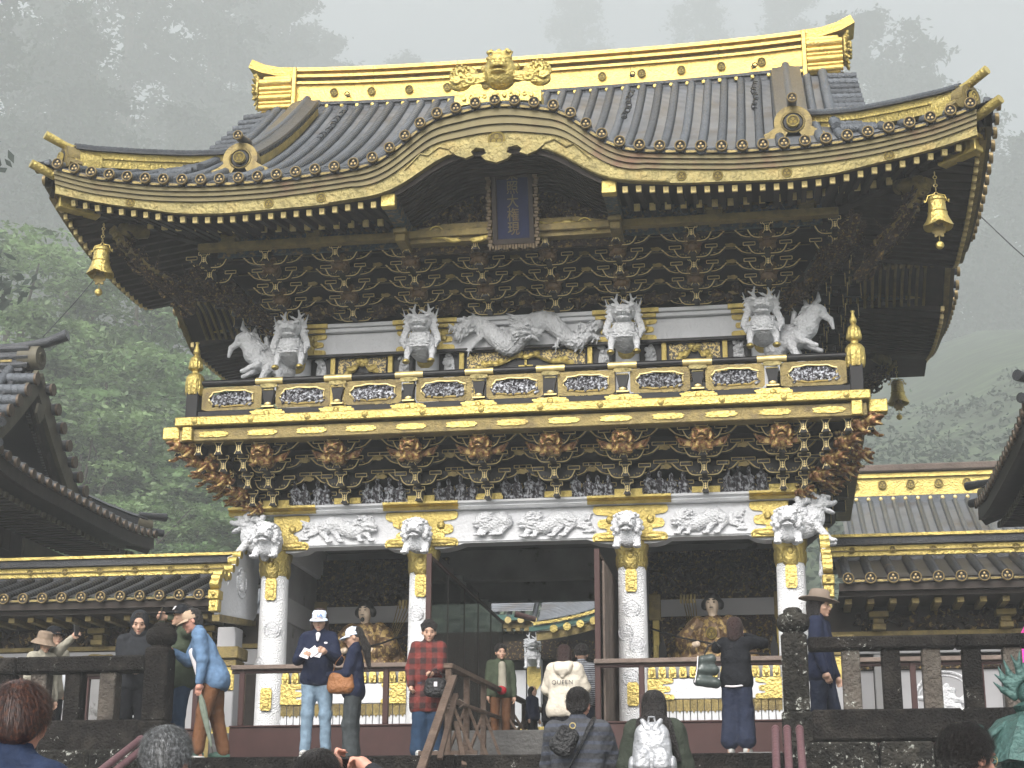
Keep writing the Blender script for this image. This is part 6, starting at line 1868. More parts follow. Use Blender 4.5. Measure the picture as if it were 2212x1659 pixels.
# ------------------------------------------------------------------ the inner gate, seen through the passage
ig = thing('inner_gate', 'inner gate with green-edged grey roof and white columns seen through the passage', 'gate', (-1.8, 15, 0)); o = Vector(ig.location)
mb = MB().grid(lambda i, j: (-3.2+2.9*i/6, 3.2*j/6, 3.98+.85*3.2*j/6), 7, 7)
part('roof_surface', mb, TILEY, ig, smooth='all')
for j in range(11):
    x = -3.1+.29*j
    r_ = part('tile_row', MB().tube([(x, -.05, 4.0), (x, 1.5, 5.30), (x, 3.1, 6.66)], .06, 8), TILE, ig, smooth=True)
    part('end_disc', MB().tube([(x, -.09, 3.99), (x, -.05, 3.99)], .075, 12), GOLDL, r_, smooth=True)
part('green_fascia', MB().box(-3.2, -.35, .0, .12, 3.78, 3.90), GREENT, ig)
part('eave_under_board', MB().box(-3.2, -.35, .14, .3, 3.62, 3.78), GOLDD, ig)  # second board set back below the green fascia, in aged gilding
for j in range(14): part('rafter_end', MB().box(-3.1+.2*j, -3.0+.2*j, .05, .8, 3.54, 3.61), GOLDD, ig)
# curved roof of the porch, to the right
NB = len(ig.children)
def kz(x): return 3.62+.09*(x/.8)+.06*max(0, x)**2+ .18*max(0, x-.9)**2
mb = MB().grid(lambda i, j: (-.05+2.4*i/14, -.9+2.6*j/8, kz(2.4*i/14)+.72*2.6*j/8*(1+.1*j/8)), 15, 9)
part('porch_roof', mb, TILEY, ig, smooth='all')
for j in range(8):
    x = .08+.29*j
    r_ = part('tile_row', MB().tube([(x, -.92, kz(x)+.03), (x, .3, kz(x)+.92), (x, 1.7, kz(x)+2.02)], .062, 8), TILE, ig, smooth=True)
    part('end_disc', MB().tube([(x, -.98, kz(x)+.02), (x, -.92, kz(x)+.02)], .085, 12), GOLD, r_, smooth=True)
for j in range(9):
    part('verge_tile', MB().tube([(-.05, -.7+.28*j, kz(0)+.18+.21*j), (-.32, -.8+.28*j, kz(0)+.05+.21*j)], .06, 8), TILE, ig, smooth=True)
part('porch_rim', MB().sweep([(x, -.93, kz(x)-.06) for x in xr(-.15, 2.3, 16)], [(-.03, -.03), (.03, -.03), (.03, .03), (-.03, .03)], (0, 1, 0)), GOLD, ig)
part('porch_green_board', MB().sweep([(x, -.88, kz(x)-.16) for x in xr(-.25, 2.3, 16)], [(-.03, -.05), (.03, -.05), (.03, .05), (-.03, .05)], (0, 1, 0)), GREENT, ig)
part('porch_bargeboard', MB().sweep([(x, -.80, kz(x)-.34) for x in xr(-.1, 2.3, 16)], [(-.03, -.08), (.03, -.08), (.03, .10), (-.03, .10)], (0, 1, 0)), GOLDD, ig)
part('porch_tip', MB().tube([(-.1, -.9, kz(0)+.02), (-.55, -1.0, kz(0)+.14)], [.06, .07], 10), BROWNR, ig, smooth=True)
for c in list(ig.children)[NB:]: c.location = (.22, 0, -.22)
for x in (-.25, 1.55):
    c = part('white_column', MB().box(x-.15, x+.15, -.15, .15, .3, 2.9, c=.01), WHITE, ig)
    part('column_fitting', MB().prism([(x-.155, 2.72), (x-.155, 2.35), (x, 2.1), (x+.155, 2.35), (x+.155, 2.72)], -.165, -.152), GOLD, c)
    part('column_dragon', DRAG, None, c, (x, -.3, 2.75), (0, 0, 0), 1.0)
part('door_frame', MB().box(.05, .14, .1, .2, .3, 2.8).box(.14, .8, .1, .2, 2.66, 2.8).box(.74, .83, .1, .2, .3, 2.66), GREYP, ig)
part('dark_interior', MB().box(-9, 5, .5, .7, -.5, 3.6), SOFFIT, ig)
part('court_wall', MB().box(-9, -3.3, .2, .45, .9, 3.2), WHITE, ig)
for k in range(9): part('court_post', MB().box(-8.6+.66*k, -8.45+.66*k, .1, .2, .3, 3.2), SOFFIT if k % 2 else GOLDD, ig)
part('court_wall_roof', MB().grid(lambda i, j: (-9+5.75*i/8, -.5+2.5*j/4, 3.45+.8*2.5*j/4), 9, 5), TILEY, ig)
for k in range(20): part('court_tile_row', MB().tube([(-8.9+.285*k, -.55, 3.47), (-8.9+.285*k, 2.0, 5.5)], .06, 8), TILE, ig, smooth=True)
part('gold_beam', MB().box(-.6, 2.6, -.35, .2, 1.28, 1.40, c=.02), GOLD, ig)
part('gold_beam', MB().box(-.6, 2.6, -.40, .2, 1.08, 1.20, c=.02), GOLD, ig)
part('base_wall', MB().box(-3.2, 3, -.3, .4, -.5, 1.05), SOFFIT, ig)
part('side_panel', MB().box(-2.9, -.5, .3, .45, 1.3, 2.7), WHITE, ig)
part('carved_lintel', MB().box(-2.9, 2.4, .0, .4, 2.9, 3.3), DARKC, ig)

# ------------------------------------------------------------------ verdigris bronze lantern at the right edge
bl = thing('bronze_lantern', 'verdigris bronze lantern with flaming jewel, cut off at the frame edge', 'lantern', tuple(at(2240, 1650, y=-10.5)-Vector((0, 0, 1.1)))); 
o = Vector(bl.location); top_ = at(2240, 1422, y=-10.5)-o; j_ = at(2240, 1512, y=-10.5)-o; cap = at(2240, 1585, y=-10.5)-o
jz, cz, tz = j_.z, cap.z, top_.z
part('jewel', MB().ball((0, 0, jz+.04), .085, 16), PATINA, bl, smooth=True)
P = []
q = random.Random(6)
for k in range(13):
    a = R(-100+200*k/12)
    for side in (0,):
        bx0 = (.10*math.sin(a), 0, jz+.06-.02+.10*(-math.cos(a))*-1*.3)
    s0 = Vector((.105*math.sin(a), 0, jz+.04+.11*math.cos(a))) if abs(a) < 2 else None
    d = Vector((math.sin(a)*.8, 0, math.cos(a)*.6+.6)).normalized()
    L = .16
    p1 = s0+d*L*.5+Vector((.02*math.sin(k*2), 0, 0)); p2 = s0+d*L
    P += [C(s0, p1, .026, .018, k=.015), C(p1, p2+Vector((.012, 0, .01)), .018, .005, k=.01)]
part('flames', smesh(P+[E((0, 0, jz-.09), (.10, .07, .05), k=.02)], .007, PATINA, 'flames'), None, bl)
part('neck', MB().lathe([(.05, cz+.10), (.10, cz+.13), (.12, cz+.17), (.07, cz+.20), (.05, jz-.14), (.11, jz-.11), (.10, jz-.07)], 16), PATINA, bl, smooth=True)
n = 24; mb = MB(); v = []; f = []
pr = [(.05, cz+.12), (.14, cz+.10), (.22, cz+.07), (.28, cz+.0), (.34, cz-.09), (.40, cz-.17), (.41, cz-.20), (.38, cz-.20), (.05, cz-.14)]
for i, (r_, z) in enumerate(pr):
    for k in range(n):
        a = 2*PI*k/n; e = 1+.05*abs(math.cos(3*a))**8*(r_/.4)
        v.append((r_*e*math.cos(a), r_*e*math.sin(a), z+.02*abs(math.cos(3*a))**8))
for i in range(len(pr)-1):
    for k in range(n): f.append((i*n+k, i*n+(k+1) % n, (i+1)*n+(k+1) % n, (i+1)*n+k))
part('roof_cap', MB().add(v, f), PATINA, bl, smooth=True)
for k in range(6):
    a = R(60*k+30)
    part('curl', MB().tube([(.20*math.cos(a), .20*math.sin(a), cz+.06), (.33*math.cos(a), .33*math.sin(a), cz-.02), (.40*math.cos(a), .40*math.sin(a), cz-.1), (.45*math.cos(a), .45*math.sin(a), cz-.02), (.40*math.cos(a), .40*math.sin(a), cz+.03)], .022, 8), PATINA, bl, smooth=True)
part('fire_box', MB().lathe([(.2, cz-.5), (.22, cz-.18)], 6), PATINA, bl)
part('shaft', MB().lathe([(.3, -.2), (.25, .1), (.1, .2), (.1, cz-.6), (.25, cz-.52)], 20), PATINA, bl, smooth=True)
part('base', MB().lathe([(.35, -1.6), (.34, -.2)], 12), STONE, bl)

# ------------------------------------------------------------------ wires
for a, b, lb in (((228, 575, 4.0), (93, 728, 2.9), 'thin dark wire slanting from the left eave to the side hall roof'), ((2092, 442, 2.0), (2290, 622, 1.0), 'thin dark wire slanting down from the right eave out of frame')):
    p, q_ = at(a[0], a[1], y=a[2]), at(b[0], b[1], y=b[2])
    tag(part('wire', MB().tube([p, (p+q_)/2-Vector((0, 0, .03)), q_], .009, 5), TILED, None), lb, 'wire')

# ------------------------------------------------------------------ people
def cloth(name, col, var=.12, bump=.2, rough=.85, scale=14, **k): return mat(name, col, rough, 0, var=var, vscale=scale, bump=bump, bscale=16, spec=.15, **k)
SKIN = mat('skin', (.50, .31, .22), .5, 0, var=.06, vscale=12)
SKINR = mat('flushed_skin', (.52, .26, .19), .5, 0, var=.08, vscale=12)
HAIRB = mat('black_hair', (.014, .011, .010), .36, 0, var=.7, vscale=90, bump=.5, bscale=60, col2=(.05, .045, .045), c2lo=.58, c2hi=.68, c2scale=70)
HAIRR = mat('reddish_brown_hair', (.028, .011, .009), .4, 0, var=.8, vscale=70, col2=(.12, .042, .02), c2lo=.5, c2hi=.62, c2scale=60)
HAIRG = mat('salt_and_pepper_hair', (.075, .078, .08), .45, 0, var=.6, vscale=60, col2=(.25, .26, .27), c2lo=.5, c2hi=.6, c2scale=60)
HAIRD = mat('dark_brown_hair', (.035, .016, .014), .42, 0, var=.3, vscale=40, bump=.5, bscale=60)
EYEM = mat('eye_dark', (.015, .01, .01), .2)
LIP = mat('lips', (.38, .12, .10), .5)
NAVY = cloth('navy_jacket_cloth', (.014, .019, .042)); BLACKC = cloth('black_knit', (.010, .011, .014)); DENIM = cloth('blue_denim_shirt', (.12, .20, .32), var=.25)
JEANL = cloth('light_blue_jeans', (.17, .24, .31), var=.3); JEAND = cloth('dark_blue_jeans', (.022, .045, .085)); BROWNP = cloth('brown_corduroy', (.15, .07, .035)); GREENS = cloth('olive_green_shirt', (.055, .07, .045))
CHAR = cloth('charcoal_hoodie', (.022, .024, .028)); BEIGE = cloth('beige_linen', (.33, .31, .25)); CREAM = cloth('cream_hoodie', (.60, .55, .46), var=.1); DKJ = cloth('dark_grey_jeans', (.045, .052, .055), var=.3)
NAVP = cloth('navy_wide_trousers', (.020, .026, .048)); WCAP = cloth('pale_blue_white_cap', (.62, .70, .80), var=.05, bump=.1); KHAKI = cloth('sand_cap', (.42, .31, .22), var=.1, bump=.1); BUCK = cloth('taupe_bucket_hat', (.25, .19, .14), var=.1)
TAN = mat('tan_suede', (.27, .11, .035), .6, 0, var=.2, vscale=8, bump=.2); LEATH = mat('black_leather', (.012, .012, .013), .35, 0, bump=.3, bscale=40); WPAP = mat('white_paper', (.75, .72, .74), .7)
SHOEW = mat('worn_white_trainer', (.5, .5, .48), .6, var=.2, vscale=20); SHOEG = mat('green_trainer', (.06, .13, .10), .6); SOLE = mat('white_sole', (.62, .62, .60), .6); PHONE = mat('black_phone', (.01, .01, .012), .15)
SILV = mat('silver_nylon', (.38, .39, .41), .32, .35, var=.18, vscale=6, bump=.5, bscale=9); OLIVE = cloth('dark_olive_cape', (.035, .042, .032)); PINK = cloth('hot_pink_jacket', (.72, .06, .35)); HATF = mat('brown_felt_hat', (.20, .155, .12), .8, 0, var=.06)
UMB = cloth('grey_green_umbrella', (.17, .20, .16))
def stripemat(name, a, b, sc, axis='Z'):
    def f(m, N, L, bs):
        tc = N.new('ShaderNodeTexCoord'); w_ = N.new('ShaderNodeTexWave'); w_.bands_direction = axis; w_.inputs['Scale'].default_value = sc; w_.inputs['Distortion'].default_value = .6
        L.new(tc.outputs['Object'], w_.inputs['Vector'])
        mr = N.new('ShaderNodeMapRange'); mr.inputs[1].default_value = .55; mr.inputs[2].default_value = .75
        mx = N.new('ShaderNodeMix'); mx.data_type = 'RGBA'
        L.new(w_.outputs[0], mr.inputs[0]); L.new(mr.outputs[0], mx.inputs['Factor']); mx.inputs[6].default_value = (*a, 1); mx.inputs[7].default_value = (*b, 1); L.new(mx.outputs[2], bs.inputs['Base Color'])
    return mat(name, a, .85, 0, bump=.3, bscale=16, extra=f)
GREYK = stripemat('charcoal_knit_with_blue_bands', (.042, .044, .050), (.050, .058, .080), 4.5)
STRIP = stripemat('black_white_striped_shirt', (.02, .022, .03), (.30, .32, .35), 13)
def plaid():
    def f(m, N, L, bs):
        tc = N.new('ShaderNodeTexCoord'); outs = []
        for ax_ in 'XZ':
            w_ = N.new('ShaderNodeTexWave'); w_.bands_direction = ax_; w_.inputs['Scale'].default_value = 2.6; w_.inputs['Distortion'].default_value = .8; w_.inputs['Detail Scale'].default_value = 1.5
            L.new(tc.outputs['Object'], w_.inputs['Vector'])
            mr = N.new('ShaderNodeMapRange'); mr.inputs[1].default_value = .4; mr.inputs[2].default_value = .6; L.new(w_.outputs[0], mr.inputs[0]); outs.append(mr.outputs[0])
        ad = N.new('ShaderNodeMath'); ad.operation = 'ADD'; L.new(outs[0], ad.inputs[0]); L.new(outs[1], ad.inputs[1])
        ml = N.new('ShaderNodeMath'); ml.operation = 'MULTIPLY'; ml.inputs[1].default_value = .5; L.new(ad.outputs[0], ml.inputs[0])
        mx = N.new('ShaderNodeMix'); mx.data_type = 'RGBA'; L.new(ml.outputs[0], mx.inputs['Factor']); mx.inputs[6].default_value = (.17, .028, .022, 1); mx.inputs[7].default_value = (.035, .016, .016, 1); L.new(mx.outputs[2], bs.inputs['Base Color'])
    return mat('red_black_plaid_wool', (.2, .03, .03), .9, 0, bump=.3, bscale=16, extra=f)
PLAID = plaid()

def xf(prims, M):
    out = []; m3_ = M.to_3x3()
    for p in prims:
        if p[0] == 'e':
            r0 = Euler([R(a) for a in p[3]]).to_matrix() if p[3] is not None else Matrix.Identity(3)
            e = (m3_ @ r0).to_euler()
            out.append(('e', M @ p[1], p[2], tuple(math.degrees(a) for a in e), p[4], p[5]))
        else: out.append(('c', M @ p[1], M @ p[2], *p[3:]))
    return out
def ik(S, T, l1, l2, pole):
    d = T-S; L = d.length
    mx = (l1+l2)*.995
    if L > mx: d = d*(mx/L); T = S+d; L = mx
    u = d.normalized(); a = (l1*l1-l2*l2+L*L)/(2*L); h = math.sqrt(max(0, l1*l1-a*a))
    pl = pole-u*pole.dot(u); pl.normalize()
    return S+u*a+pl*h, T
def hand_prims(wr, dr, pn, side, s, curl=.5):
    # wr wrist, dr hand direction, pn palm normal (direction the palm faces)
    dr = dr.normalized(); pn = (pn-dr*pn.dot(dr)).normalized(); sd = dr.cross(pn)*side
    P = [C(wr, wr+dr*.05*s, .026*s, .032*s, k=.012)]
    pc = wr+dr*.055*s
    P.append(C(pc-sd*.018*s, pc+sd*.018*s, .022*s, k=.008))
    for i, (o, L) in enumerate(((.030, .062), (.010, .072), (-.010, .068), (-.029, .052))):
        b = wr+dr*.075*s+sd*o*s
        d1 = (dr*math.cos(curl*.6)+pn*math.sin(curl*.6)); p1 = b+d1*L*.5*s
        d2 = (dr*math.cos(curl*1.8)+pn*math.sin(curl*1.8)); p2 = p1+d2*L*.5*s
        P += [C(b-dr*.02*s, p1, .0095*s, .009*s, k=.002), C(p1, p2, .009*s, .0075*s, k=.002)]
    t0 = wr+dr*.02*s+sd*.022*s; t1 = t0+(sd*.7+dr*.6+pn*.3).normalized()*.035*s; t2 = t1+(dr*.9+pn*.5).normalized()*.030*s
    P += [C(t0, t1, .012*s, .011*s, k=.006), C(t1, t2, .011*s, .008*s, k=.003)]
    return P
def head_prims(s, fem):
    P = [E((0, .005, .03), (.074*s, .094*s, .098*s), k=.02), E((0, -.028*s, -.035*s), (.056*s, .062*s, .062*s), k=.02), E((0, -.07*s, -.085*s), (.024*s, .02*s, .016*s), k=.015),
         C((0, -.085*s, .012*s), (0, -.101*s, -.022*s), .008*s, .013*s, k=.008), E((0, -.098*s, -.03*s), (.017*s, .012*s, .009*s), k=.005),
         E((0, -.088*s, -.058*s), (.022*s, .009*s, .007*s), k=.004)]
    for q_ in (-1, 1):
        P += [E((q_*.031*s, -.088*s, .012*s), (.019*s, .014*s, .012*s), k=.008, neg=True), E((q_*.031*s, -.078*s, .012*s), (.014*s, .012*s, .010*s), k=.003),
              C((q_*.014*s, -.090*s, .034*s), (q_*.048*s, -.080*s, .034*s), .007*s, k=.006), E((q_*.046*s, -.058*s, -.02*s), (.022*s, .022*s, .018*s), k=.02),
              E((q_*.077*s, .01*s, -.003*s), (.010*s, .020*s, .030*s), (0, 0, q_*20), k=.005)]
    return P
def person(label, px, top, y, H=None, yaw=0., zf=ZP, lean=0., hp=0., hy=0., hr=None, hl=None, top_m=NAVY, bot_m=JEAND, shoe_m=SHOEW, hair_m=HAIRB, hair='short', hat=None, hat_m=None, fem=False, wide=0., flare=0.,
           toplen=0., sleeve=1., stance=.10, stride=0., fat=1., vox=.0105, hood=False, curl=.5, skin=SKIN, poleR=None, poleL=None, group=None, strands=0, sole=True, cuff=.02):
    tp = at(px, top, y=y)
    fixed = zf is not None and H is not None and lean > 15
    if H is None: H = tp.z-zf
    elif not fixed: zf = tp.z-H
    hatx = .035 if hat else 0
    s = (H-hatx)/1.70
    t = thing('person', label, 'person', (tp.x, y, zf), R(yaw), group)
    Lr = Matrix.Translation((0, 0, .92*s)) @ Matrix.Rotation(R(lean), 4, 'X') @ Matrix.Translation((0, 0, -.92*s))
    def U(x, y_, z): return Lr @ Vector((x*s, y_*s, z*s))
    sw = (.148 if fem else .166)*fat**.5; sh_ = s*1.09
    neck = U(0, .01, 1.46); chest = U(0, -.01, 1.30); waist = U(0, 0, 1.05); hipc = Vector((0, 0, .90*s))
    # compensate so that the head top lands where it should
    Hd = Matrix.Translation(U(0, -.015, 1.565)) @ Matrix.Rotation(R(hy), 4, 'Z') @ Matrix.Rotation(R(lean*.6+hp), 4, 'X')
    B = [C(neck, U(0, -.012, 1.53), .050*s, .048*s, k=.03), C(chest+Vector((-.07*s, 0, .04*s)), chest+Vector((.07*s, 0, .04*s)), .070*s, k=.03), C(chest, waist, .085*s*fat, .08*s*fat, k=.03), C(waist, hipc, .08*s*fat, .10*s*fat, k=.03)]
    B += xf(head_prims(sh_, fem), Hd)
    T_ = [C(U(-.05, 0, 1.33), U(.05, 0, 1.33), .098*s*fat**.5, k=.05), C(U(-sw/1.0*.9, 0, 1.375), U(-.02, .01, 1.45), .05*s, .045*s, k=.03), C(U(sw*.9, 0, 1.375), U(.02, .01, 1.45), .05*s, .045*s, k=.03), C(U(-.05-.02*wide, -.005, 1.2), U(.05+.02*wide, -.005, 1.2), .125*s*fat, k=.06), C(waist+Vector((-(.04+.03*wide)*s, 0, 0)), waist+Vector(((.04+.03*wide)*s, 0, 0)), .12*s*fat, k=.06),
          C(U(-.045, 0, .96), U(.045, 0, .96), .125*s*fat, k=.06), C(U(-.055-.03*wide, 0, .90-toplen), U(.055+.03*wide, 0, .90-toplen), (.115+.17*toplen)*s*fat, k=.06), C(U(-.055-.03*wide, 0, .90-toplen*.5), U(.055+.03*wide, 0, .90-toplen*.5), (.115+.17*toplen)*s*fat, k=.06), E(Vector((0, 0, (.815-toplen)*s-.8)), (2.5, 2.5, .8), k=.012, neg=True), C(neck-Vector((0, 0, .03*s)), neck+Vector((0, -.005, .02*s)), .066*s, .06*s, k=.03)]
    sol = {}
    for sd_, tgt, pole in ((1, hl, poleL), (-1, hr, poleR)):
        S = U(sd_*sw, .0, 1.375)
        if isinstance(tgt, Vector): tgt = tuple((Matrix.Rotation(-R(yaw), 3, 'Z') @ (tgt-Vector((tp.x, y, zf))))/s)
        tg = Vector(tgt)*s if tgt is not None else Vector((sd_*(sw+.06)*s, -.06*s, .83*s))+(Lr @ Vector((0, 0, .92*s)) - Vector((0, 0, .92*s)))
        if lean and tgt is None: tg = Vector((sd_*(sw+.05)*s, S.y-.06*s, S.z-.52*s))
        pl = Vector(pole) if pole is not None else Vector((sd_*.5, .7, -.5))
        Eb, Wr = ik(S, tg, .285*s, .25*s, pl)
        fd = (Wr-Eb).normalized()
        B += [C(S, Eb, .047*s, .038*s, k=.02), C(Eb, Wr, .037*s, .024*s, k=.01)]
        pn = Vector((-sd_*.8, -.2, .3)) if abs(fd.z) < .6 else Vector((-sd_, -.2, 0))
        B += hand_prims(Wr, fd, pn, sd_, s, curl)
        e_ = Eb.lerp(Wr, (sleeve-.5)*2) if sleeve > .5 else S.lerp(Eb, sleeve*2)
        T_ += [C(S, Eb, .066*s*fat**.5+wide*.02, .054*s+wide*.015, k=.04)]
        if sleeve > .5: T_ += [C(Eb, e_-fd*.01, .053*s+wide*.015, (.036 if sleeve >= 1 else .045)*s+wide*.015, k=.02)]
        sol[sd_] = (Wr, fd)
    Lg = []
    for sd_ in (-1, 1):
        hp_ = Vector((sd_*.085*s, 0, .88*s)); an = Vector((sd_*stance*s, -sd_*stride*s, .085*s)); kn = (hp_+an)/2+Vector((0, -.025*s, .01*s))
        B += [C(hp_, kn, .078*s, .052*s, k=.03), C(kn, an, .050*s, .034*s, k=.02), C(an, an+Vector((0, -.10*s, -.045*s)), .034*s, .026*s, k=.02), C(an, an+Vector((0, .03*s, -.045*s)), .03*s, k=.02)]
        Lg += [C(hp_, kn, (.092*fat**.6+.02*wide)*s, (.064+.03*flare+.02*wide)*s*fat**.4, k=.04), C(kn, an+Vector((0, 0, cuff*s)), (.062+.03*flare+.02*wide)*s, (.050+.055*flare+.035*wide)*s, k=.03)]
        sh = MB().ball((0, 0, 0), (.047*s, .125*s, .045*s), 14).ball((0, .045*s, .02*s), (.042*s, .06*s, .055*s), 12)
        yw = R(sd_*8)
        so = part('shoe', sh, shoe_m, t, (an.x, an.y-.045*s, .050*s), (0, 0, yw), smooth=True)
        if sole: part('sole', MB().lathe([(.9, 0), (1, .25), (1, .8), (.95, 1)], 16, 0, Matrix.Diagonal((.048*s, .13*s, .026*s, 1))), SOLE, so, (0, 0, -.05*s), smooth=True)
    Lg += [C(Vector((-.05*s, 0, .93*s)), Vector((.05*s, 0, .93*s)), .115*s*fat, k=.04)]
    part('body', smesh(B, vox*.92, skin, 'body'), None, t)
    part('trousers', smesh(Lg, vox*1.15, bot_m, 'trousers', .0065, 30), None, t)
    tp_ = part('jacket', smesh(T_, vox*1.1, top_m, 'jacket', .0075, 27), None, t)
    # hair and headwear in the head frame
    hd = []
    if hair == 'short':
        hd = [E((0, .02*sh_, .055*sh_), (.086*sh_, .099*sh_, .088*sh_), k=.02), E((0, .045*sh_, .0), (.080*sh_, .072*sh_, .07*sh_), k=.02), E((0, -.10*sh_, -.02*sh_), (.072*sh_, .07*sh_, .075*sh_), k=.02, neg=True)]
    elif hair in ('bob', 'long'):
        hd = [E((0, .02*sh_, .05*sh_), (.092*sh_, .104*sh_, .094*sh_), k=.02), C((0, .05*sh_, 0), (0, .05*sh_, -.09*sh_), .085*sh_, .075*sh_, k=.02)]
        for q_ in (-1, 1): hd.append(C((q_*.07*sh_, .0, .02*sh_), (q_*.075*sh_, .0, (-.12 if hair == 'bob' else -.2)*sh_), .028*sh_, .022*sh_, k=.015))
        hd.append(E((0, -.10*sh_, -.03*sh_), (.058*sh_, .07*sh_, .085*sh_), k=.02, neg=True))
        if hair == 'long': hd += [C((0, .07*sh_, -.05*sh_), (0, .10*sh_, -.28*sh_), .08*sh_, .075*sh_, k=.03), C((-.03*sh_, .1*sh_, -.28*sh_), (.02*sh_, .10*sh_, -.46*sh_), .075*sh_, .03*sh_, k=.02)]
    elif hair == 'curly':
        hd = [E((0, .02*sh_, .06*sh_), (.095*sh_, .105*sh_, .095*sh_), k=.02), E((0, -.11*sh_, -.02*sh_), (.062*sh_, .07*sh_, .08*sh_), k=.02, neg=True)]
        q = random.Random(3)
        for i in range(30):
            a, b = q.uniform(0, 6.28), q.uniform(-.3, 1.5)
            if math.sin(a) < -.5 and b < .6: continue
            hd.append(E((.09*sh_*math.cos(a)*math.cos(b), .02*sh_+.10*sh_*math.sin(a)*math.cos(b), .05*sh_+.09*sh_*math.sin(b)), .022*sh_, k=.008))
    elif hair == 'tail':
        hd = [E((0, .02*sh_, .05*sh_), (.086*sh_, .10*sh_, .088*sh_), k=.02), E((0, -.10*sh_, -.03*sh_), (.066*sh_, .07*sh_, .085*sh_), k=.02, neg=True), C((.02*sh_, .09*sh_, .02*sh_), (.03*sh_, .12*sh_, -.14*sh_), .035*sh_, .05*sh_, k=.02), C((.03*sh_, .12*sh_, -.14*sh_), (.02*sh_, .11*sh_, -.40*sh_), .05*sh_, .018*sh_, k=.02)]
    if hd: 
        o = part('hair', smesh(hd, vox*.9, hair_m, 'hair', .0025, 70), None, t); o.matrix_basis = Hd
    fr = Hd
    for q_ in (-1, 1):
        e = part('eye', MB().ball((0, 0, 0), (.011*sh_, .005*sh_, .006*sh_), 8), EYEM, t, smooth=True); e.matrix_basis = Hd @ Matrix.Translation((q_*.031*sh_, -.088*sh_, .012*sh_))
        e = part('eyebrow', MB().ball((0, 0, 0), (.017*sh_, .004*sh_, .004*sh_), 8), hair_m, t, smooth=True); e.matrix_basis = Hd @ Matrix.Translation((q_*.032*sh_, -.091*sh_, .037*sh_))
    e = part('mouth', MB().ball((0, 0, 0), (.020*sh_, .004*sh_, .005*sh_), 8), LIP, t, smooth=True); e.matrix_basis = Hd @ Matrix.Translation((0, -.095*sh_, -.058*sh_))
    def hatpart(name, mb, m, M=None, smooth=True):
        o = part(name, mb, m, t, smooth=smooth); o.matrix_basis = Hd @ (M or Matrix.Identity(4)); return o
    if hat == 'cap':
        mb = MB(); n = 20
        pr = [(.094, -.01), (.095, .02), (.090, .050), (.072, .078), (.042, .094), (.008, .099)]
        mb.lathe([(r_*sh_, z*sh_) for r_, z in pr], n, 0, Matrix.Diagonal((.92, 1.05, 1, 1)))
        h = hatpart('cap', mb, hat_m or KHAKI, Matrix.Translation((0, .01*sh_, .035*sh_)))
        v = []; f = []
        for i in range(13):
            a = R(-155+130*i/12)
            for r_, z in ((.088, -.014), (.12, -.008), (.165, -.026)):
                q_ = max(.0, 1-abs(i-6)/6.2)
                rr_ = .088+(r_-.088)*q_**.4
                v.append((rr_*sh_*math.cos(a)*.95, rr_*sh_*math.sin(a)*1.08, (z+.008)*sh_))
        k = len(v); v += [(a, b, c_-.008*sh_) for a, b, c_ in v]
        for i in range(12):
            for j in range(2): f += [(i*3+j, i*3+j+1, i*3+4+j, i*3+3+j), (k+i*3+j, k+i*3+3+j, k+i*3+4+j, k+i*3+j+1)]
            f.append((i*3+2, k+i*3+2, k+i*3+5, i*3+5))
        part('cap_brim', MB().add(v, f), hat_m or KHAKI, h, smooth=True)
        part('cap_button', MB().ball((0, 0, .099*sh_), .008*sh_, 8), hat_m or KHAKI, h, smooth=True)
        t['_cap'] = 1
    elif hat == 'bucket':
        hatpart('bucket_hat', MB().lathe([(.155*sh_, -.045*sh_), (.158*sh_, -.04*sh_), (.10*sh_, .02*sh_), (.098*sh_, .03*sh_), (.090*sh_, .10*sh_), (.06*sh_, .115*sh_), (.01*sh_, .118*sh_)], 22, 0, Matrix.Diagonal((.95, 1.05, 1, 1))), BUCK, Matrix.Translation((0, .01*sh_, .035*sh_)))
    elif hat == 'fedora':
        h = hatpart('felt_hat', MB().lathe([(.10*sh_, 0), (.098*sh_, .05*sh_), (.088*sh_, .10*sh_), (.07*sh_, .118*sh_), (.04*sh_, .10*sh_), (.01*sh_, .098*sh_)], 22, 0, Matrix.Diagonal((.92, 1.1, 1, 1))), HATF, Matrix.Translation((0, .01*sh_, .05*sh_)) @ Matrix.Rotation(R(4), 4, 'X'))
        v = []; f = []; n = 28
        for i in range(n):
            a = 2*PI*i/n
            for r_, dz in ((.095, 0), (.14, .004), (.185, .012+.022*abs(math.cos(a))**2)):
                v.append((r_*sh_*math.cos(a)*.92, r_*sh_*math.sin(a)*1.08, dz*sh_))
        k = len(v); v += [(a, b, c_-.008*sh_) for a, b, c_ in v]
        for i in range(n):
            for j in range(2):
                a_, b_ = i*3+j, ((i+1) % n)*3+j
                f += [(a_, a_+1, b_+1, b_), (k+a_, k+b_, k+b_+1, k+a_+1)]
            a_, b_ = i*3+2, ((i+1) % n)*3+2; f.append((a_, k+a_, k+b_, b_))
        part('hat_brim', MB().add(v, f), HATF, h, smooth=True)
        part('hat_band', MB().lathe([(.101*sh_, .004*sh_), (.100*sh_, .03*sh_)], 22, 0, Matrix.Diagonal((.92, 1.1, 1, 1))), SOFFIT, h, smooth=True)
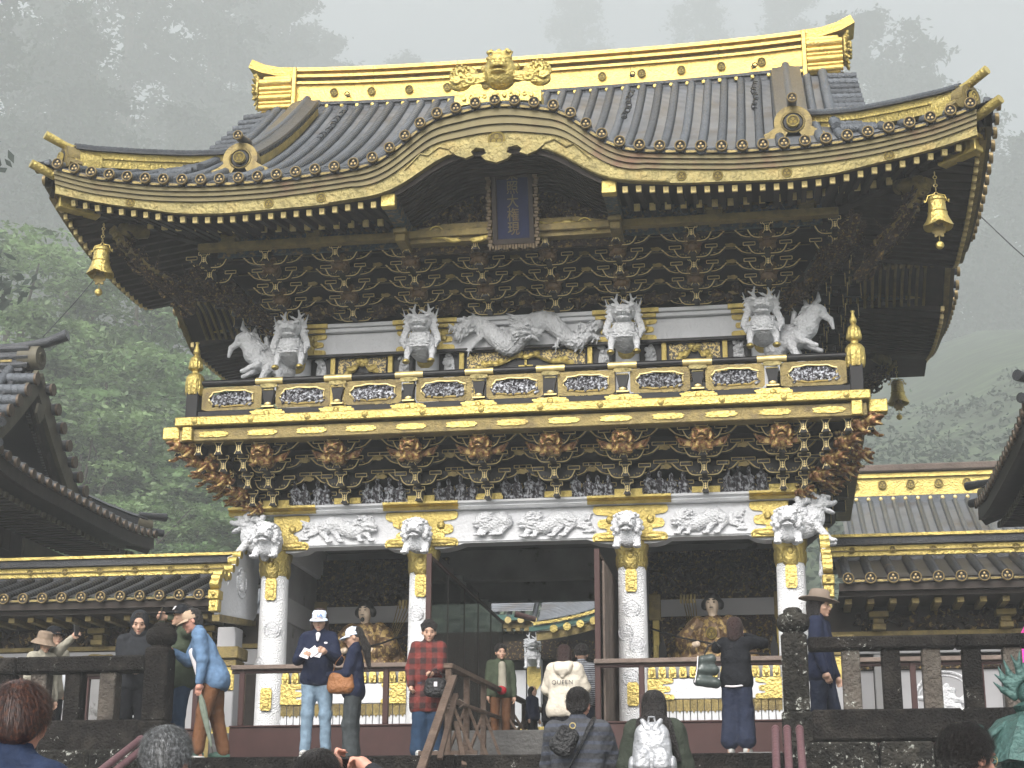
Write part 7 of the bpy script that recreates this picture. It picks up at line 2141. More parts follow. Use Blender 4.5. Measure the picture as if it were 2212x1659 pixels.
    if hood == 'up':
        P = [E((0, .03*s, .035*s), (.108*s, .122*s, .125*s), k=.02), C((0, .04*s, -.08*s), (0, .03*s, -.12*s), .10*s, .12*s, k=.03), E((0, -.12*s, -.01*s), (.068*s, .09*s, .098*s), k=.015, neg=True)]
        o = part('hood', smesh(P, vox, top_m, 'hood'), None, t); o.matrix_basis = Hd
    elif hood == 'down':
        P = [C(U(-.08, .09, 1.42), U(.08, .09, 1.42), .06*s, k=.04), C(U(-.06, .13, 1.36), U(.06, .13, 1.36), .06*s, k=.04), C(U(0, .14, 1.36), U(0, .15, 1.27), .06*s, .03*s, k=.04), C(U(-.10, .0, 1.45), U(-.09, .08, 1.42), .04*s, k=.03), C(U(.10, .0, 1.45), U(.09, .08, 1.42), .04*s, k=.03)]
        part('hood', smesh(P, vox, top_m, 'hood', .003, 40), None, t)
    if strands:
        q = random.Random(int(px)); mb = MB()
        crown = Vector((.01*s, .045*s, .135*s))
        for i in range(strands):
            a, b = q.uniform(0, 2*PI), math.asin(q.uniform(-.35, 1))
            d = Vector((math.cos(a)*math.cos(b), math.sin(a)*math.cos(b), math.sin(b)))
            if d.y < -.55 and d.z < .35: continue
            c_ = Vector((d.x*.090*s, .022*s+d.y*.103*s, .052*s+d.z*.092*s))
            fl_ = (c_-crown); fl_ -= d*fl_.dot(d)
            fl_ = fl_.normalized() if fl_.length > 1e-5 else Vector((1, 0, 0))
            fl_ = (fl_+Vector((q.uniform(-.35, .35), q.uniform(-.35, .35), q.uniform(-.3, .1)))*.6).normalized()
            L = q.uniform(.03, .085)*s; sd2 = fl_.cross(d).normalized()*.0007*s*q.uniform(.7, 1.6)
            p1 = c_+fl_*L*.5+d*.012*s*q.uniform(.2, 1.4); p2 = c_+fl_*L+d*.006*s*q.uniform(-.6, 3.2)
            mb.add([c_-sd2, c_+sd2, p1+sd2, p1-sd2, p2], [(0, 1, 2, 3), (3, 2, 4)])
        o = part('hair_strands', mb, hair_m, t); o['kind'] = 'stuff'; o.matrix_basis = Hd
    t['_s'] = s
    return t, s, sol, Hd, U
def tidy(t):
    for k in ('_cap', '_s'):
        if k in t: del t[k]

# 1 denim shirt, leaning on the newel, with a furled umbrella
p, s, sol, Hd, U = person('man bending in blue denim shirt and brown trousers with a hand on the left newel', 470, 1333, -3.72, 1.74, zf=ZP, yaw=-72, lean=24, hp=6, top_m=DENIM, bot_m=BROWNP, shoe_m=SHOEG, hat='cap', hat_m=KHAKI, fat=1.12, wide=.7, hr=at(374, 1408, y=-3.9), hl=at(431, 1474, y=-3.98), stride=.14, stance=.11, skin=SKINR, toplen=.06, poleR=(-.3, .1, -1), curl=.15)
part('white_undershirt', smesh([C(U(0, -.13, 1.25), U(0, -.15, .95), .045, k=.02)], .012, WPAP, 'undershirt'), None, p)
a = at(428, 1478, y=-3.95); b = at(460, 1628, y=-3.95)
um = thing('furled_umbrella', 'furled grey-green umbrella held point down by the man in denim', 'umbrella', tuple(a)); d = b-a
part('canopy', MB().tube([d*.12, d*.25, d*.4, d*.65, d*.9], [.012, .034, .038, .028, .010], 9), UMB, um, smooth=True)
part('shaft', MB().tube([d*-.12, d*1.0], .005, 6), SOFFIT, um); part('handle', MB().tube([d*-.12, d*.05], .013, 8), WOODG, um, smooth=True)
# 2 green shirt, raised phone
p, s, sol, Hd, U = person('man in olive green shirt and black cap photographing beside the left newel', 402, 1300, -3.35, None, yaw=-55, top_m=GREENS, bot_m=JEAND, hat='cap', hat_m=BLACKC, hr=at(349, 1342, y=-3.50), hl=at(362, 1334, y=-3.46), lean=2, hp=-8, fat=1.1, curl=1.0, toplen=.04)
W = (sol[-1][0]+sol[1][0])/2
M = p.matrix_basis
ph = part('phone', MB().box(-.038, .038, -.005, .005, -.07, .08, c=.003), PHONE, None, tuple(at(347, 1326, y=-3.56)), (R(-10), 0, R(-55))); tag(ph, 'black phone held up by the man in olive green', 'phone')
o = part('cap_panel', MB().box(-.035, .035, -.004, .004, -.02, .025), WPAP, p); o.matrix_basis = Hd @ Matrix.Translation((0, -.106, .082)) @ Matrix.Rotation(R(-24), 4, 'X')
# 3 hooded
p, s, sol, Hd, U = person('person in charcoal hoodie with hood up, looking at a phone', 303, 1323, -3.0, None, yaw=18, top_m=CHAR, bot_m=BLACKC, hood='up', hp=18, hair='short', hr=(-.05, -.26, 1.02), hl=(.07, -.27, 1.02), curl=1.1, wide=.8)
W = (sol[-1][0]+sol[1][0])/2
ph = part('phone', MB().box(-.036, .036, -.005, .005, -.07, .07, c=.003), PHONE, None, tuple(p.matrix_basis @ (W+Vector((-.02, -.10, .05)))), (R(-50), 0, R(18))); tag(ph, 'dark phone in the hands of the hooded person', 'phone')
# 4 bucket hat
p, s, sol, Hd, U = person('short person in taupe bucket hat and beige jacket behind the far left balustrade', 96, 1362, -2.9, None, yaw=62, top_m=BEIGE, bot_m=CHAR, hat='bucket', fem=True, hair='bob', hp=14, wide=.6)
a = at(140, 1442, y=-3.3); b = at(153, 1560, y=-3.3); d = b-a
um = thing('furled_umbrella', 'pale furled umbrella hanging behind the left balusters', 'umbrella', tuple(a))
part('canopy', MB().tube([d*.05, d*.2, d*.6, d*.95], [.03, .045, .032, .010], 9), mat('translucent_white_umbrella', (.5, .52, .55), .4), um, smooth=True); part('shaft', MB().tube([d*-.1, d*1.0], .005, 6), WOODG, um)
# 5 photographing behind
p, s, sol, Hd, U = person('man in dark cap and beige jacket raising a phone behind the bucket hat', 118, 1348, -2.5, None, yaw=58, top_m=BEIGE, bot_m=CHAR, hat='cap', hat_m=BLACKC, hr=(-.05, -.47, 1.52), hl=(.16, -.12, .9), poleR=(0, .1, -1), hp=-6, wide=.5, curl=1.0)
W = sol[-1][0]
ph = part('phone', MB().box(-.036, .036, -.005, .005, -.07, .07, c=.003), PHONE, None, tuple(p.matrix_basis @ (W+Vector((.0, -.08, .08)))), (R(-8), 0, R(62))); tag(ph, 'thin dark phone held up at the far left', 'phone')
# 6 pale cap with the blue monogram
p, s, sol, Hd, U = person('woman in white cap, navy jacket and light jeans holding papers on the step', 692, 1311, -3.72, None, yaw=8, top_m=NAVY, bot_m=JEANL, hat='cap', hat_m=WCAP, fem=True, hair='bob', hair_m=HAIRD, hr=(-.13, -.28, 1.13), hl=(.12, -.28, 1.17), hp=12, curl=.9, wide=.35, stance=.12)
part('white_collar', smesh([C(U(0, -.098, 1.40), U(0, -.125, 1.33), .028, .014, k=.01)], .008, WPAP, 'collar'), None, p)
lt = bpy.data.curves.new('cap_lettering', 'FONT'); lt.body = 'LA'; lt.size = .06; lt.align_x = 'CENTER'; lt.extrude = .001; lt.space_character = .72; BLUEL = mat('blue_stitching', (.02, .10, .35), .7); lt.materials.append(BLUEL)
textmesh(lt, 'cap_lettering', p, Hd @ Matrix.Translation((.015, -.112*s, .056*s)) @ Matrix.Rotation(R(76), 4, 'X'))
part('chest_logo', MB().ball((0, 0, 0), (.022, .004, .012), 8), WPAP, p, tuple(U(.095, -.125, 1.30)), smooth=True)
for i, (dx, dz, ry_) in enumerate(((-.10, .0, 20), (-.02, .02, -35), (.03, .01, 10))):
    o = part('paper', MB().box(-.05, .05, -.001, .001, -.065, .065), WPAP, None, tuple(p.matrix_basis @ (U(dx, -.34, 1.15)+Vector((0, 0, dz)))), (R(-35), R(ry_), 0)); tag(o, ('small card in the white-capped woman\'s right hand', 'folded leaflet hanging from the white-capped woman\'s hands', 'white sheet nearest the white-capped woman\'s left hand')[i], 'paper')
def bag(name, label, cat, loc, rz, w_, d_, h_, m, strap=None, flap=True, patch=None):
    t = thing(name, label, cat, loc, rz)
    P = [E((0, 0, 0), (w_/2, d_/2, h_/2), k=.02), C((-w_*.32, 0, -h_*.30), (w_*.32, 0, -h_*.30), d_*.45, k=.04), C((-w_*.3, 0, h_*.28), (w_*.3, 0, h_*.28), d_*.30, k=.04), C((-w_*.40, 0, -h_*.2), (-w_*.33, 0, h_*.25), d_*.3, k=.03), C((w_*.40, 0, -h_*.2), (w_*.33, 0, h_*.25), d_*.3, k=.03)]
    part('bag_body', smesh(P, .009, m, 'bag_body', .003, 40), None, t)
    if flap: part('flap', MB().box(-w_*.4, w_*.4, -d_*.52, -d_*.44, -.02, h_*.38, c=.006), m, t)
    if patch: part('label_patch', MB().box(-.018, .018, -d_*.56, -d_*.53, .0, .05), patch, t)
    for st in (strap or []): part('strap', MB().tube(st, .010, 6, flat=.5), m, t, smooth=True)
    return t
c_ = at(736, 1474, y=-3.85); bag('shoulder_bag', 'tan suede slouchy bag between the two white-capped women', 'bag', tuple(c_), 0, .27, .13, .22, TAN, [[(-.1, 0, .08), (-.06, 0, .22), (.0, .02, .30), (.06, 0, .22), (.1, 0, .08)]], flap=False)
# 7 second white cap
p, s, sol, Hd, U = person('woman in white cap with long dark hair, navy jacket and flared grey jeans, facing left', 768, 1348, -3.68, 1.56, yaw=-82, top_m=NAVY, bot_m=DKJ, hat='cap', hat_m=WCAP, fem=True, hair='tail', hr=(-.10, -.34, 1.15), hl=(.10, -.30, 1.10), hp=12, flare=.8, wide=.3, curl=.8, shoe_m=BLACKC, poleR=(-.4, .3, -1))
# 8 plaid
p, s, sol, Hd, U = person('woman in red and black plaid coat holding a black bag by the timber rail', 927, 1344, -3.70, None, yaw=14, top_m=PLAID, bot_m=JEAND, fem=True, hair='curly', hr=(-.22, -.12, .88), hl=(.05, -.26, 1.02), toplen=.26, wide=.75, flare=.8, hp=12, curl=1.1)
c_ = at(941, 1484, y=-3.98); bag('handbag', 'black handbag with white patch hanging before the plaid coat', 'bag', tuple(c_), R(10), .23, .10, .20, LEATH, [[(-.09, 0, .08), (-.05, -.01, .16), (.0, -.01, .19), (.05, 0, .16), (.09, 0, .08)]], patch=WPAP)
# 9 olive jacket in the passage
p, s, sol, Hd, U = person('person with short black curls in open olive jacket standing in the passage', 1081, 1394, .4, None, zf=0-.15, yaw=25, top_m=GREENS, bot_m=BROWNP, hair='curly', wide=.5)
part('pale_shirt', smesh([C(U(0, -.105, 1.36), U(0, -.135, .98), .05, .06, k=.02)], .011, BEIGE, 'shirt'), None, p)
part('red_pouch', smesh([E(U(-.03, -.19, .93), (.07, .04, .06), k=.02)], .01, cloth('red_pouch_cloth', (.35, .02, .03)), 'pouch'), None, p)
# 10 cream hoodie, back view
p, s, sol, Hd, U = person('person seen from behind in lettered cream hoodie, in the passage mouth', 1219, 1395, -1.0, None, yaw=176, top_m=CREAM, bot_m=BLACKC, fem=True, hair='bob', hair_m=HAIRD, hood='down', wide=1.6, fat=1.12, toplen=.08, hr=(-.16, -.28, 1.0), hl=(.16, -.28, 1.0), poleR=(-1, .4, -.6), poleL=(1, .4, -.6))
lt = bpy.data.curves.new('back_lettering', 'FONT'); lt.body = 'QUEEN'; lt.size = .075; lt.align_x = 'CENTER'; lt.extrude = .001; lt.space_character = 1.15; INK = mat('charcoal_print', (.03, .03, .035), .8); lt.materials.append(INK)
textmesh(lt, 'back_lettering', p, loc=tuple(U(.0, .160, 1.16)), rot=(R(88), 0, R(180)))
# 11 striped
p, s, sol, Hd, U = person('person in black and white striped shirt seen from behind, beside the cream hoodie', 1256, 1395, -.35, None, zf=-.45, yaw=172, top_m=STRIP, bot_m=NAVP, hair='curly', wide=.4)
person('small child with black hair deep in the passage', 1184, 1502, 1.8, None, zf=-.05, yaw=150, top_m=BLACKC, bot_m=BLACKC, hair='short', vox=.011)
person('taller child in dark top deep in the passage beside the timber rail', 1150, 1484, 2.6, None, zf=-.05, yaw=60, top_m=NAVY, bot_m=BLACKC, hair='bob', vox=.011)
# 13 grey jumper on the stair
p, s, sol, Hd, U = person('man seen from behind in charcoal banded jumper with black sling bag on the stair', 1248, 1489, -8.3, 1.72, yaw=176, top_m=GREYK, bot_m=CHAR, hair='short', fat=1.22, wide=.9, hp=10, strands=1500, hr=(-.15, -.3, 1.0), hl=(.15, -.3, 1.0), poleR=(-1, .4, -.6), poleL=(1, .4, -.6), skin=SKINR)
part('sling_strap', MB().tube([U(-.13, .0, 1.475), U(-.11, .12, 1.40), U(-.05, .185, 1.24), U(.02, .20, 1.10), U(.07, .20, 1.0)], .022, 6, flat=.35), LEATH, p, smooth=True)
c_ = at(1220, 1600, y=-8.56)
bg_ = bag('sling_bag', 'black leather sling bag on the back of the man in charcoal', 'bag', tuple(c_), R(180), .17, .09, .24, LEATH, None, flap=True); bg_.rotation_euler = (0, R(30), 0)
part('ring', MB().torus((.0, -.02, .13), .022, .005, 14, 5), GOLDL, bg_, smooth=True)
# 14 long hair, silver backpack
p, s, sol, Hd, U = person('woman with very long black hair in dark olive top climbing the stair', 1412, 1495, -8.45, 1.62, yaw=182, top_m=OLIVE, bot_m=BLACKC, fem=True, hair='long', wide=2.2, sleeve=.8, hr=(-.28, -.05, .85), hl=(.28, -.05, .85), strands=1500, toplen=.05)
P = [E((0, .13*s, .02), (.13, .06, .14), k=.03)]
part('hair_fall', smesh([C(U(-.10, .11, 1.44), U(-.20, .12, 1.14), .045, .02, k=.02), C(U(.10, .11, 1.44), U(.14, .12, 1.10), .045, .02, k=.02), C(U(0, .12, 1.45), U(0, .14, 1.20), .09, .06, k=.03)], .011, HAIRB, 'hair_fall', .003, 60), None, p)
for q_ in (-1, 1): part('white_cuff', MB().tube([U(q_*.285, -.03, .98), U(q_*.29, -.05, .86)], [.045, .05], 10), WPAP, p, smooth=True)
c_ = at(1409, 1618, y=-8.72)
bp_ = thing('backpack', 'shiny silver backpack with two front pockets on the long-haired woman', 'backpack', tuple(c_), 0)
P = [E((0, 0, .0), (.15, .09, .20), k=.04), C((-.07, 0, -.12), (.07, 0, -.12), .09, k=.05), C((-.06, 0, .12), (.06, 0, .12), .065, k=.04)]
part('pack_body', smesh(P, .009, SILV, 'pack_body', .004, 32), None, bp_)
for q_ in (-1, 1):
    part('front_pocket', smesh([E((q_*.065, -.075, -.075), (.065, .035, .085), k=.02), C((q_*.03, -.08, -.13), (q_*.10, -.08, -.13), .025, k=.02)], .009, SILV, 'front_pocket', .002, 50), None, bp_)
    part('side_pocket', smesh([E((q_*.155, 0, -.12), (.03, .06, .07), k=.02)], .009, SILV, 'side_pocket'), None, bp_)
    part('gathered_top', smesh([C((q_*.02, -.05, .14), (q_*.07, -.02, .21), .03, .02, k=.02), C((q_*.03, -.07, .04), (q_*.05, -.05, .17), .018, .016, k=.012)], .008, SILV, 'gathered_top'), None, bp_)
part('carry_loop', MB().tube([(-.03, 0, .19), (-.02, 0, .24), (.02, 0, .24), (.03, 0, .19)], .010, 6), SILV, bp_, smooth=True)
# 15 black jumper, photographing the guardian
p, s, sol, Hd, U = person('woman seen from behind in black jumper and navy wide trousers photographing the right guardian', 1586, 1335, -3.66, None, yaw=168, top_m=BLACKC, bot_m=NAVP, fem=True, hair='bob', hair_m=HAIRD, hr=(-.07, -.24, 1.50), hl=(.07, -.24, 1.47), wide=.8, flare=.75, curl=1.0, poleR=(-1, .2, -.5), poleL=(1, .2, -.5), stance=.105, cuff=.10)
part('white_hem', MB().tube([Lr_ for Lr_ in [Vector((.155*s*math.cos(a), .155*s*math.sin(a)*.96, (.835+.008*math.sin(a*3))*s)) for a in xr(0, 2*PI, 24)]], .010, 6, cap=False), WPAP, p, smooth=True)
part('collar_line', MB().tube([Vector((.068*s*math.cos(a), .015+.060*s*math.sin(a), 1.475*s)) for a in xr(0, 2*PI, 20)], .006, 5, cap=False), WPAP, p, smooth=True)
c_ = at(1526, 1447, y=-3.80)
bt = thing('tote_bag', 'dark green glossy tote on the arm of the woman in the black jumper', 'bag', tuple(c_), R(14))
part('bag_body', smesh([C((-.04, 0, .10), (.06, 0, .12), .05, k=.05), C((-.09, 0, -.12), (.10, 0, -.14), .055, k=.08), C((-.07, 0, 0), (.09, 0, 0), .05, k=.06)], .009, mat('glossy_dark_green_leather', (.05, .065, .06), .25, .1, var=.3, vscale=5, bump=.2, bscale=8), 'bag_body', .003, 40), None, bt)
part('handle', MB().tube([(-.03, 0, .13), (.02, 0, .24), (.10, 0, .30), (.16, 0, .24)], .010, 6), LEATH, bt, smooth=True)
part('white_piping', MB().tube([(-.095, -.04, .14), (-.11, -.05, .0), (-.14, -.05, -.14)], .006, 5), WPAP, bt, smooth=True)
# 16 brown hat
p, s, sol, Hd, U = person('person in brown felt hat and navy jacket walking right behind the right newel', 1766, 1276, -3.1, None, yaw=74, top_m=NAVY, bot_m=NAVP, hat='fedora', hair='bob', wide=.7, hr=(-.24, -.10, .86), hl=(.22, -.1, .86), toplen=.05, stride=.1, hp=4)
# 17 sliver of pink
person('person in hot pink jacket, only an elbow in frame at the right edge', 2258, 1285, -3.0, None, yaw=0, top_m=PINK, bot_m=CHAR, fem=True, hair='bob', wide=1.0, hr=(-.30, -.05, .95))
# foreground
p, s, sol, Hd, U = person('nearest man with tousled reddish-brown hair raising a navy-sleeved arm at the lower left', 44, 1481, -15.9, None, zf=-2.94, yaw=170, top_m=cloth('navy_fleece', (.018, .028, .058), var=.3), bot_m=CHAR, hair='short', hair_m=HAIRR, strands=14000, skin=SKINR, hr=(-.25, -.1, .9), hl=(.24, .10, 1.52), poleL=(.6, 1, -.5), vox=.009, hy=20)
p, s, sol, Hd, U = person('grey-haired man seen from behind at the bottom left', 362, 1577, -14.8, None, zf=-2.94, yaw=178, top_m=CHAR, bot_m=CHAR, hair='short', hair_m=HAIRG, strands=15000, skin=SKINR, vox=.009, hp=6)
p, s, sol, Hd, U = person('man with black hair and thin glasses in the bottom right corner, looking right', 2082, 1570, -14.3, None, zf=-2.94, yaw=128, top_m=CHAR, bot_m=CHAR, hair='short', hair_m=HAIRB, strands=14000, vox=.009, hp=8, skin=SKINR)
g = MB()
for q_ in (-1, 1):
    g.torus((q_*.032, -.108, .012), .022, .0018, 18, 5, 'y'); g.tube([(q_*.052, -.106, .016), (q_*.079, -.04, .016), (q_*.082, .02, .01)], .0016, 5)
g.tube([(-.010, -.108, .014), (.010, -.108, .014)], .0016, 5)
gg = part('glasses', g, GOLDL, None, smooth=True); gg.matrix_basis = p.matrix_basis @ Hd; tag(gg, 'thin metal glasses on the black-haired man in the corner', 'glasses')
p, s, sol, Hd, U = person('dark-haired visitor at the bottom centre, mostly below the frame, lifting a phone', 690, 1626, -15.0, None, zf=-2.94, yaw=176, top_m=CHAR, bot_m=CHAR, hair='short', hair_m=HAIRB, strands=4000, vox=.009, hr=at(800, 1662, y=-14.80), hl=at(728, 1668, y=-14.80), curl=1.1, skin=SKINR, poleR=(-1, .4, -.6), poleL=(.2, .6, -1))
ph = part('phone', MB().box(-.075, .075, -.005, .005, -.036, .036, c=.003), PHONE, None, tuple(at(768, 1657, y=-14.72)), (R(5), 0, R(2))); tag(ph, 'black phone held sideways at the bottom centre', 'phone')
for o in list(bpy.data.objects): tidy(o)

# ------------------------------------------------------------------ woods on the hill, in mist
LEAF1 = mat('fresh_maple_leaves', (.23, .33, .15), .6, 0, var=.6, vscale=1.1, col2=(.06, .09, .05), c2lo=.46, c2hi=.60, c2scale=.75)  # noise paints the dark gaps between pale sprays into the leaf colour
LEAF2 = mat('bright_broad_leaves', (.22, .34, .15), .6, 0, var=.6, vscale=1.2, col2=(.06, .10, .05), c2lo=.48, c2hi=.62, c2scale=.8)  # shaded gaps and lit sprays painted in by the colour noise here too
LEAF3 = mat('dark_cedar_needles', (.05, .075, .055), .8, 0, var=.4, vscale=.4)
BARK = mat('grey_brown_bark', (.09, .08, .065), .9, 0, var=.3, vscale=3, bump=.3)
for m_ in (LEAF1, LEAF2, LEAF3):
    N, L = m_.node_tree.nodes, m_.node_tree.links
    b_ = N['Principled BSDF']; t_ = N.new('ShaderNodeBsdfTranslucent'); x_ = N.new('ShaderNodeMixShader'); x_.inputs[0].default_value = .45
    L.new(b_.inputs['Base Color'].links[0].from_socket, t_.inputs[0]); L.new(b_.outputs[0], x_.inputs[1]); L.new(t_.outputs[0], x_.inputs[2])
    L.new(x_.outputs[0], N['Material Output'].inputs['Surface'])
def leafcloud(pts, size, seed, flat=.35, k=3):
    q = np.random.RandomState(seed); n = len(pts)
    P = np.array(pts, np.float32)
    u = q.normal(size=(n, 3)); u[:, 2] *= flat; u /= np.linalg.norm(u, axis=1)[:, None]
    w_ = q.normal(size=(n, 3)); w_[:, 2] *= flat; w_ -= u*(u*w_).sum(1)[:, None]; w_ /= np.linalg.norm(w_, axis=1)[:, None]
    s = (size*q.uniform(.6, 1.4, n))[:, None]
    V = np.stack([P-u*s, P-w_*s*.45, P+u*s, P+w_*s*.45], 1).reshape(-1, 3)
    me = bpy.data.meshes.new('leaves')
    me.vertices.add(len(V)); me.vertices.foreach_set('co', V.astype(np.float32).ravel())
    me.loops.add(n*4); me.loops.foreach_set('vertex_index', np.arange(n*4, dtype=np.int32))
    me.polygons.add(n); me.polygons.foreach_set('loop_start', np.arange(0, n*4, 4, dtype=np.int32))
    me.update(); return me
def maple(seed, H=9., Rr=5., n=14000, size=.105):
    # foliage in flat tiers of sprays
    q = random.Random(seed); pts = []
    sprays = []
    for i in range(74):
        a = q.uniform(0, 2*PI); z = H*(.12+.86*q.random()**.8); rad = Rr*math.sqrt(max(.05, 1-((z-H*.5)/(H*.56))**2))*q.uniform(.35, 1)
        sprays.append((rad*math.cos(a), rad*math.sin(a), z, a))
    per = n//len(sprays)
    for x, y, z, a in sprays:
        L = q.uniform(.9, 1.9)
        for j in range(per):
            u, v = q.gauss(0, .5)*L, q.gauss(0, .28)*L
            pts.append((x+u*math.cos(a)-v*math.sin(a), y+u*math.sin(a)+v*math.cos(a), z-.25*u*u/L-.18*abs(u)*(1 if u > 0 else -.4)+q.gauss(0, .045)))
    tr = MB().tube([(0, 0, 0), (.1, .05, H*.35), (-.05, .1, H*.7), (0, 0, H*.92)], [.26, .2, .12, .04], 8)
    for i in range(0, len(sprays), 9):
        x, y, z, a = sprays[i]; tr.tube([(0, 0, z*.55), (x*.5, y*.5, z*.85), (x, y, z)], [.09, .05, .015], 5)
    return leafcloud(pts, size, seed), tr.mesh('trunk', [BARK], True)
def cedar(seed, H=30., Rr=4.5, n=17000, size=.26):
    q = random.Random(seed); pts = []
    br = []
    for i in range(72):
        t = q.random()**.9; z = H*(.18+.80*t); rad = Rr*(1-.72*t)*q.uniform(.45, 1.15); a = q.uniform(0, 2*PI)
        br.append((rad*math.cos(a), rad*math.sin(a), z, a, rad))
    per = n//len(br)
    for x, y, z, a, rad in br:
        L = .5+rad*.34
        for j in range(per):
            u, v = q.gauss(0, .6)*L, q.gauss(0, .45)*L
            pts.append((x+u*math.cos(a)-v*math.sin(a), y+u*math.sin(a)+v*math.cos(a), z-.25*abs(u)+q.gauss(0, .35)))
    tr = MB().tube([(0, 0, 0), (.1, 0, H*.5), (0, 0, H)], [.6, .4, .05], 8)
    for x, y, z, a, rad in br[::3]: tr.tube([(0, 0, z+.4), (x*.6, y*.6, z+.3), (x, y, z)], [.12, .07, .02], 5)
    return leafcloud(pts, size, seed, .6), tr.mesh('trunk', [BARK], True)
PROT = {}
def tree(kind, loc, scl, rz, label, cat, group, m):
    key = kind
    if key not in PROT:
        f = {'maple': lambda: maple(1), 'maple2': lambda: maple(2, 10, 5.5, 16000, .10), 'broad': lambda: maple(3, 11, 5, 13000, .14), 'cedar': lambda: cedar(4), 'cedar2': lambda: cedar(5, 34, 5.5, 18000, .28), 'cedar3': lambda: cedar(6, 27, 5, 16000, .27)}[kind]
        PROT[key] = f()
    lf, tr = PROT[key]
    k2 = (key, m.name)
    if k2 not in PROT:
        c = lf.copy(); c.materials.clear(); c.materials.append(m); PROT[k2] = c
    t = thing('%s_tree' % {'maple': 'maple', 'maple2': 'maple', 'broad': 'broadleaf', 'cedar': 'cedar', 'cedar2': 'cedar', 'cedar3': 'cedar'}[kind], label, cat, loc, rz, group)
    t.scale = (scl, scl, scl)
    link('trunk', tr, t); link('crown', PROT[k2], t)
    return t
def place(px, py, y): return at(px, py, y=y)
q = random.Random(17)
def where(px, py):
    if px < 620:
        a = 'at the left frame edge' if px < 60 else 'above the left hall' if px < 200 else 'left of the left wind bell' if px < 290 and py < 600 else 'between left hall and gate' if px < 430 else 'close beside the gate'
    elif px > 1820: a = 'right of the ridge end' if px < 1990 else 'above the right roof corner' if px < 2150 else 'at the right frame edge'
    else: a = 'left of the golden ogre mask' if px < 1080 else 'right of the golden ogre mask'
    b = 'cut by the frame top' if py < 0 else 'level with the ridge' if py < 260 else 'level with the eaves' if py < 560 else 'level with the upper storey' if py < 780 else 'level with the balcony' if py < 900 else 'low by the lower brackets'
    return a+', '+b
gm = 'maples on the slope behind the left hall'
TL = [ # px, crown-top py, y distance, kind, scale
 (30, 560, 27, 'maple2', 1.0), (150, 520, 31, 'maple', 1.05), (300, 600, 30, 'maple', 1.0), (90, 700, 23, 'maple', .85), (235, 760, 24, 'broad', .8), (380, 700, 29, 'broad', .95), (470, 790, 27, 'broad', .85), (330, 880, 22, 'maple', .8), (450, 960, 23, 'broad', .75), (180, 930, 21, 'maple', .7), (560, 860, 30, 'broad', .9), (20, 900, 22, 'maple2', .75),
 (520, 1020, 22, 'broad', .6), (400, 1080, 20, 'broad', .55), (250, 1040, 19, 'maple', .6)]
for i, (px, py, y, kd, sc_) in enumerate(TL):
    y, sc_ = y*2.9, sc_*2.7
    p = at(px, py, y=y); Ht = {'maple': 9, 'maple2': 10, 'broad': 11}[kd]*sc_
    tree(kd, (p.x, y, p.z-Ht), sc_, q.uniform(0, 6), ('bright green maple ' if kd != 'broad' else 'broad-leaved tree ')+where(px, py), 'tree', gm if kd != 'broad' else 'broad-leaved trees left of the gate', LEAF1 if kd != 'broad' else LEAF2)
gc = 'tall cedars fading into the mist'
CL = [(-60, -250, 62, 'cedar', 1), (120, -140, 84, 'cedar2', 1.1), (300, -220, 92, 'cedar', 1.2), (470, -120, 100, 'cedar2', 1.1), (210, 160, 70, 'cedar3', .95), (20, 230, 62, 'cedar3', .95), (400, 230, 80, 'cedar', 1.0), (620, -40, 128, 'cedar2', 1.1), (560, -240, 120, 'cedar2', 1.2),
 (500, 180, 96, 'cedar3', 1.1), (150, 20, 74, 'cedar3', 1.0),
 (1250, -60, 210, 'cedar2', 1.3), (1500, -80, 200, 'cedar', 1.3), (1700, -30, 185, 'cedar2', 1.2), (1850, 30, 128, 'cedar2', 1.1), (1960, 60, 120, 'cedar3', 1.2), (2090, 210, 112, 'cedar', 1.0), (2200, 300, 104, 'cedar2', 1.0), (2010, 420, 106, 'cedar3', 1.0), (2120, 500, 98, 'cedar3', .9), (2260, 520, 92, 'cedar', .9), (1980, 620, 96, 'cedar3', .8),
 (880, 120, 170, 'cedar', 1.1), (700, 60, 140, 'cedar3', 1.1), (540, 380, 100, 'cedar3', .9), (130, 380, 60, 'cedar3', .8), (280, 420, 66, 'cedar3', .85), (2080, 720, 86, 'cedar3', .7), (1960, 850, 80, 'cedar3', .65), (2180, 800, 78, 'cedar3', .7)]
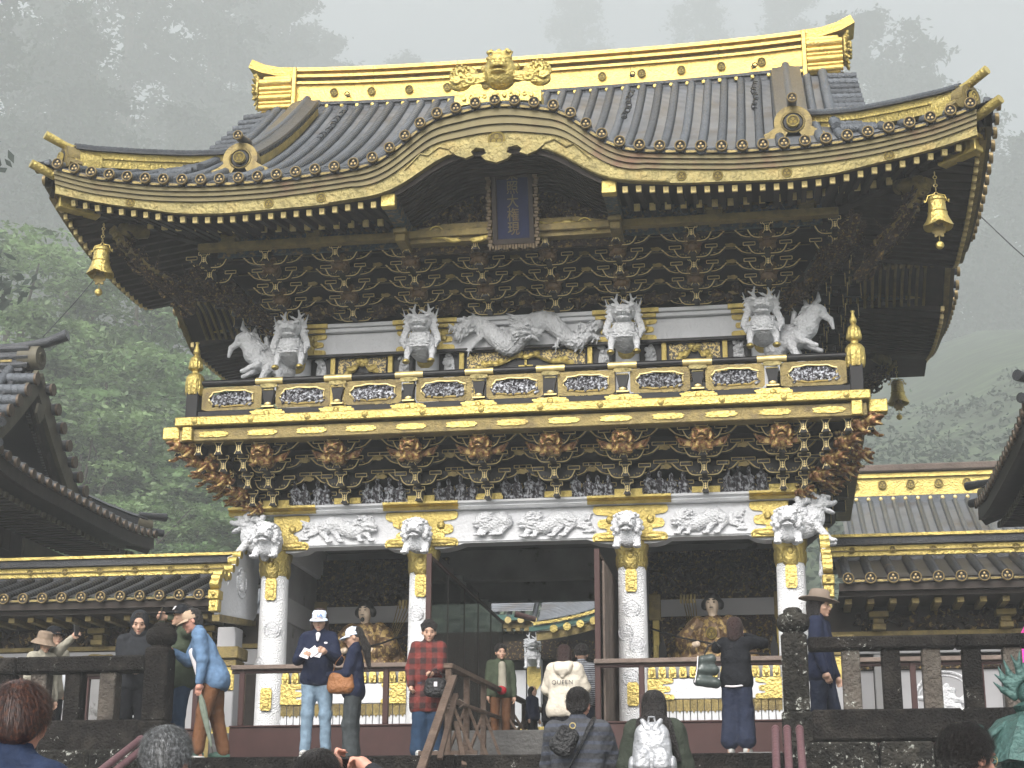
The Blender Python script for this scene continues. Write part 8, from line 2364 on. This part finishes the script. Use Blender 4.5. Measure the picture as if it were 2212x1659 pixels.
for i, (px, py, y, kd, sc_) in enumerate(CL):
    px0, py0 = px, py
    y, sc_ = y*4.1, sc_*3.7
    p = at(px, py, y=y); Ht = {'cedar': 30, 'cedar2': 34, 'cedar3': 27}[kd]*sc_
    tree(kd, (p.x, y, p.z-Ht), sc_, q.uniform(0, 6), 'misty grey cedar '+where(px, py), 'tree', gc, LEAF3)
# pale green tree low at the right
for px, py, y, sc_ in ((2175, 790, 250, 5.4), (2125, 910, 235, 4.6), (2030, 980, 260, 4.4), (2205, 940, 220, 4.6)):
    p = at(px, py, y=y); tree('broad', (p.x, y, p.z-11*sc_), sc_, q.uniform(0, 6), 'pale misty broadleaf tree '+where(px, py), 'tree', 'misty broadleaf trees right of the gate', LEAF2)
# nearer dark branch in the top left corner
p = at(-60, -40, y=34); tree('cedar3', (p.x-2.9, 34, p.z-27*.9), .9, 1.0, 'nearer dark cedar tip at the top left corner', 'tree', None, LEAF3)

# undergrowth covering the slope
q = random.Random(2); pts = []
for i in range(2600):
    y = 26+150*q.random()**1.3; x = q.uniform(-.75, .75)*y+q.uniform(-14, 14)
    z = min(120, hz(x, y)); r_ = q.uniform(.6, 2.4)
    for j in range(26):
        pts.append((x+q.gauss(0, r_*.6), y+q.gauss(0, r_*.6), z+abs(q.gauss(0, r_*.5))))
ug = leafcloud(pts, .34, 5, .5); ug.materials.append(LEAF3)
o = link('undergrowth', ug); o['kind'] = 'stuff'; o['label'] = 'dark green undergrowth on the misty slope'
# ------------------------------------------------------------------ mist
HZ = bpy.data.materials.new('mist'); HZ.use_nodes = True
N, L = HZ.node_tree.nodes, HZ.node_tree.links
N.clear(); o_ = N.new('ShaderNodeOutputMaterial'); v_ = N.new('ShaderNodeVolumePrincipled')
v_.inputs['Color'].default_value = (.955, .985, .99, 1); v_.inputs['Density'].default_value = HAZE_D; v_.inputs['Anisotropy'].default_value = .2
L.new(v_.outputs[0], o_.inputs['Volume'])
hb = part('haze', MB().box(-700, 700, -40, 960, -8, 640), HZ, None); hb['kind'] = 'stuff'; hb['label'] = 'grey mist filling the valley'
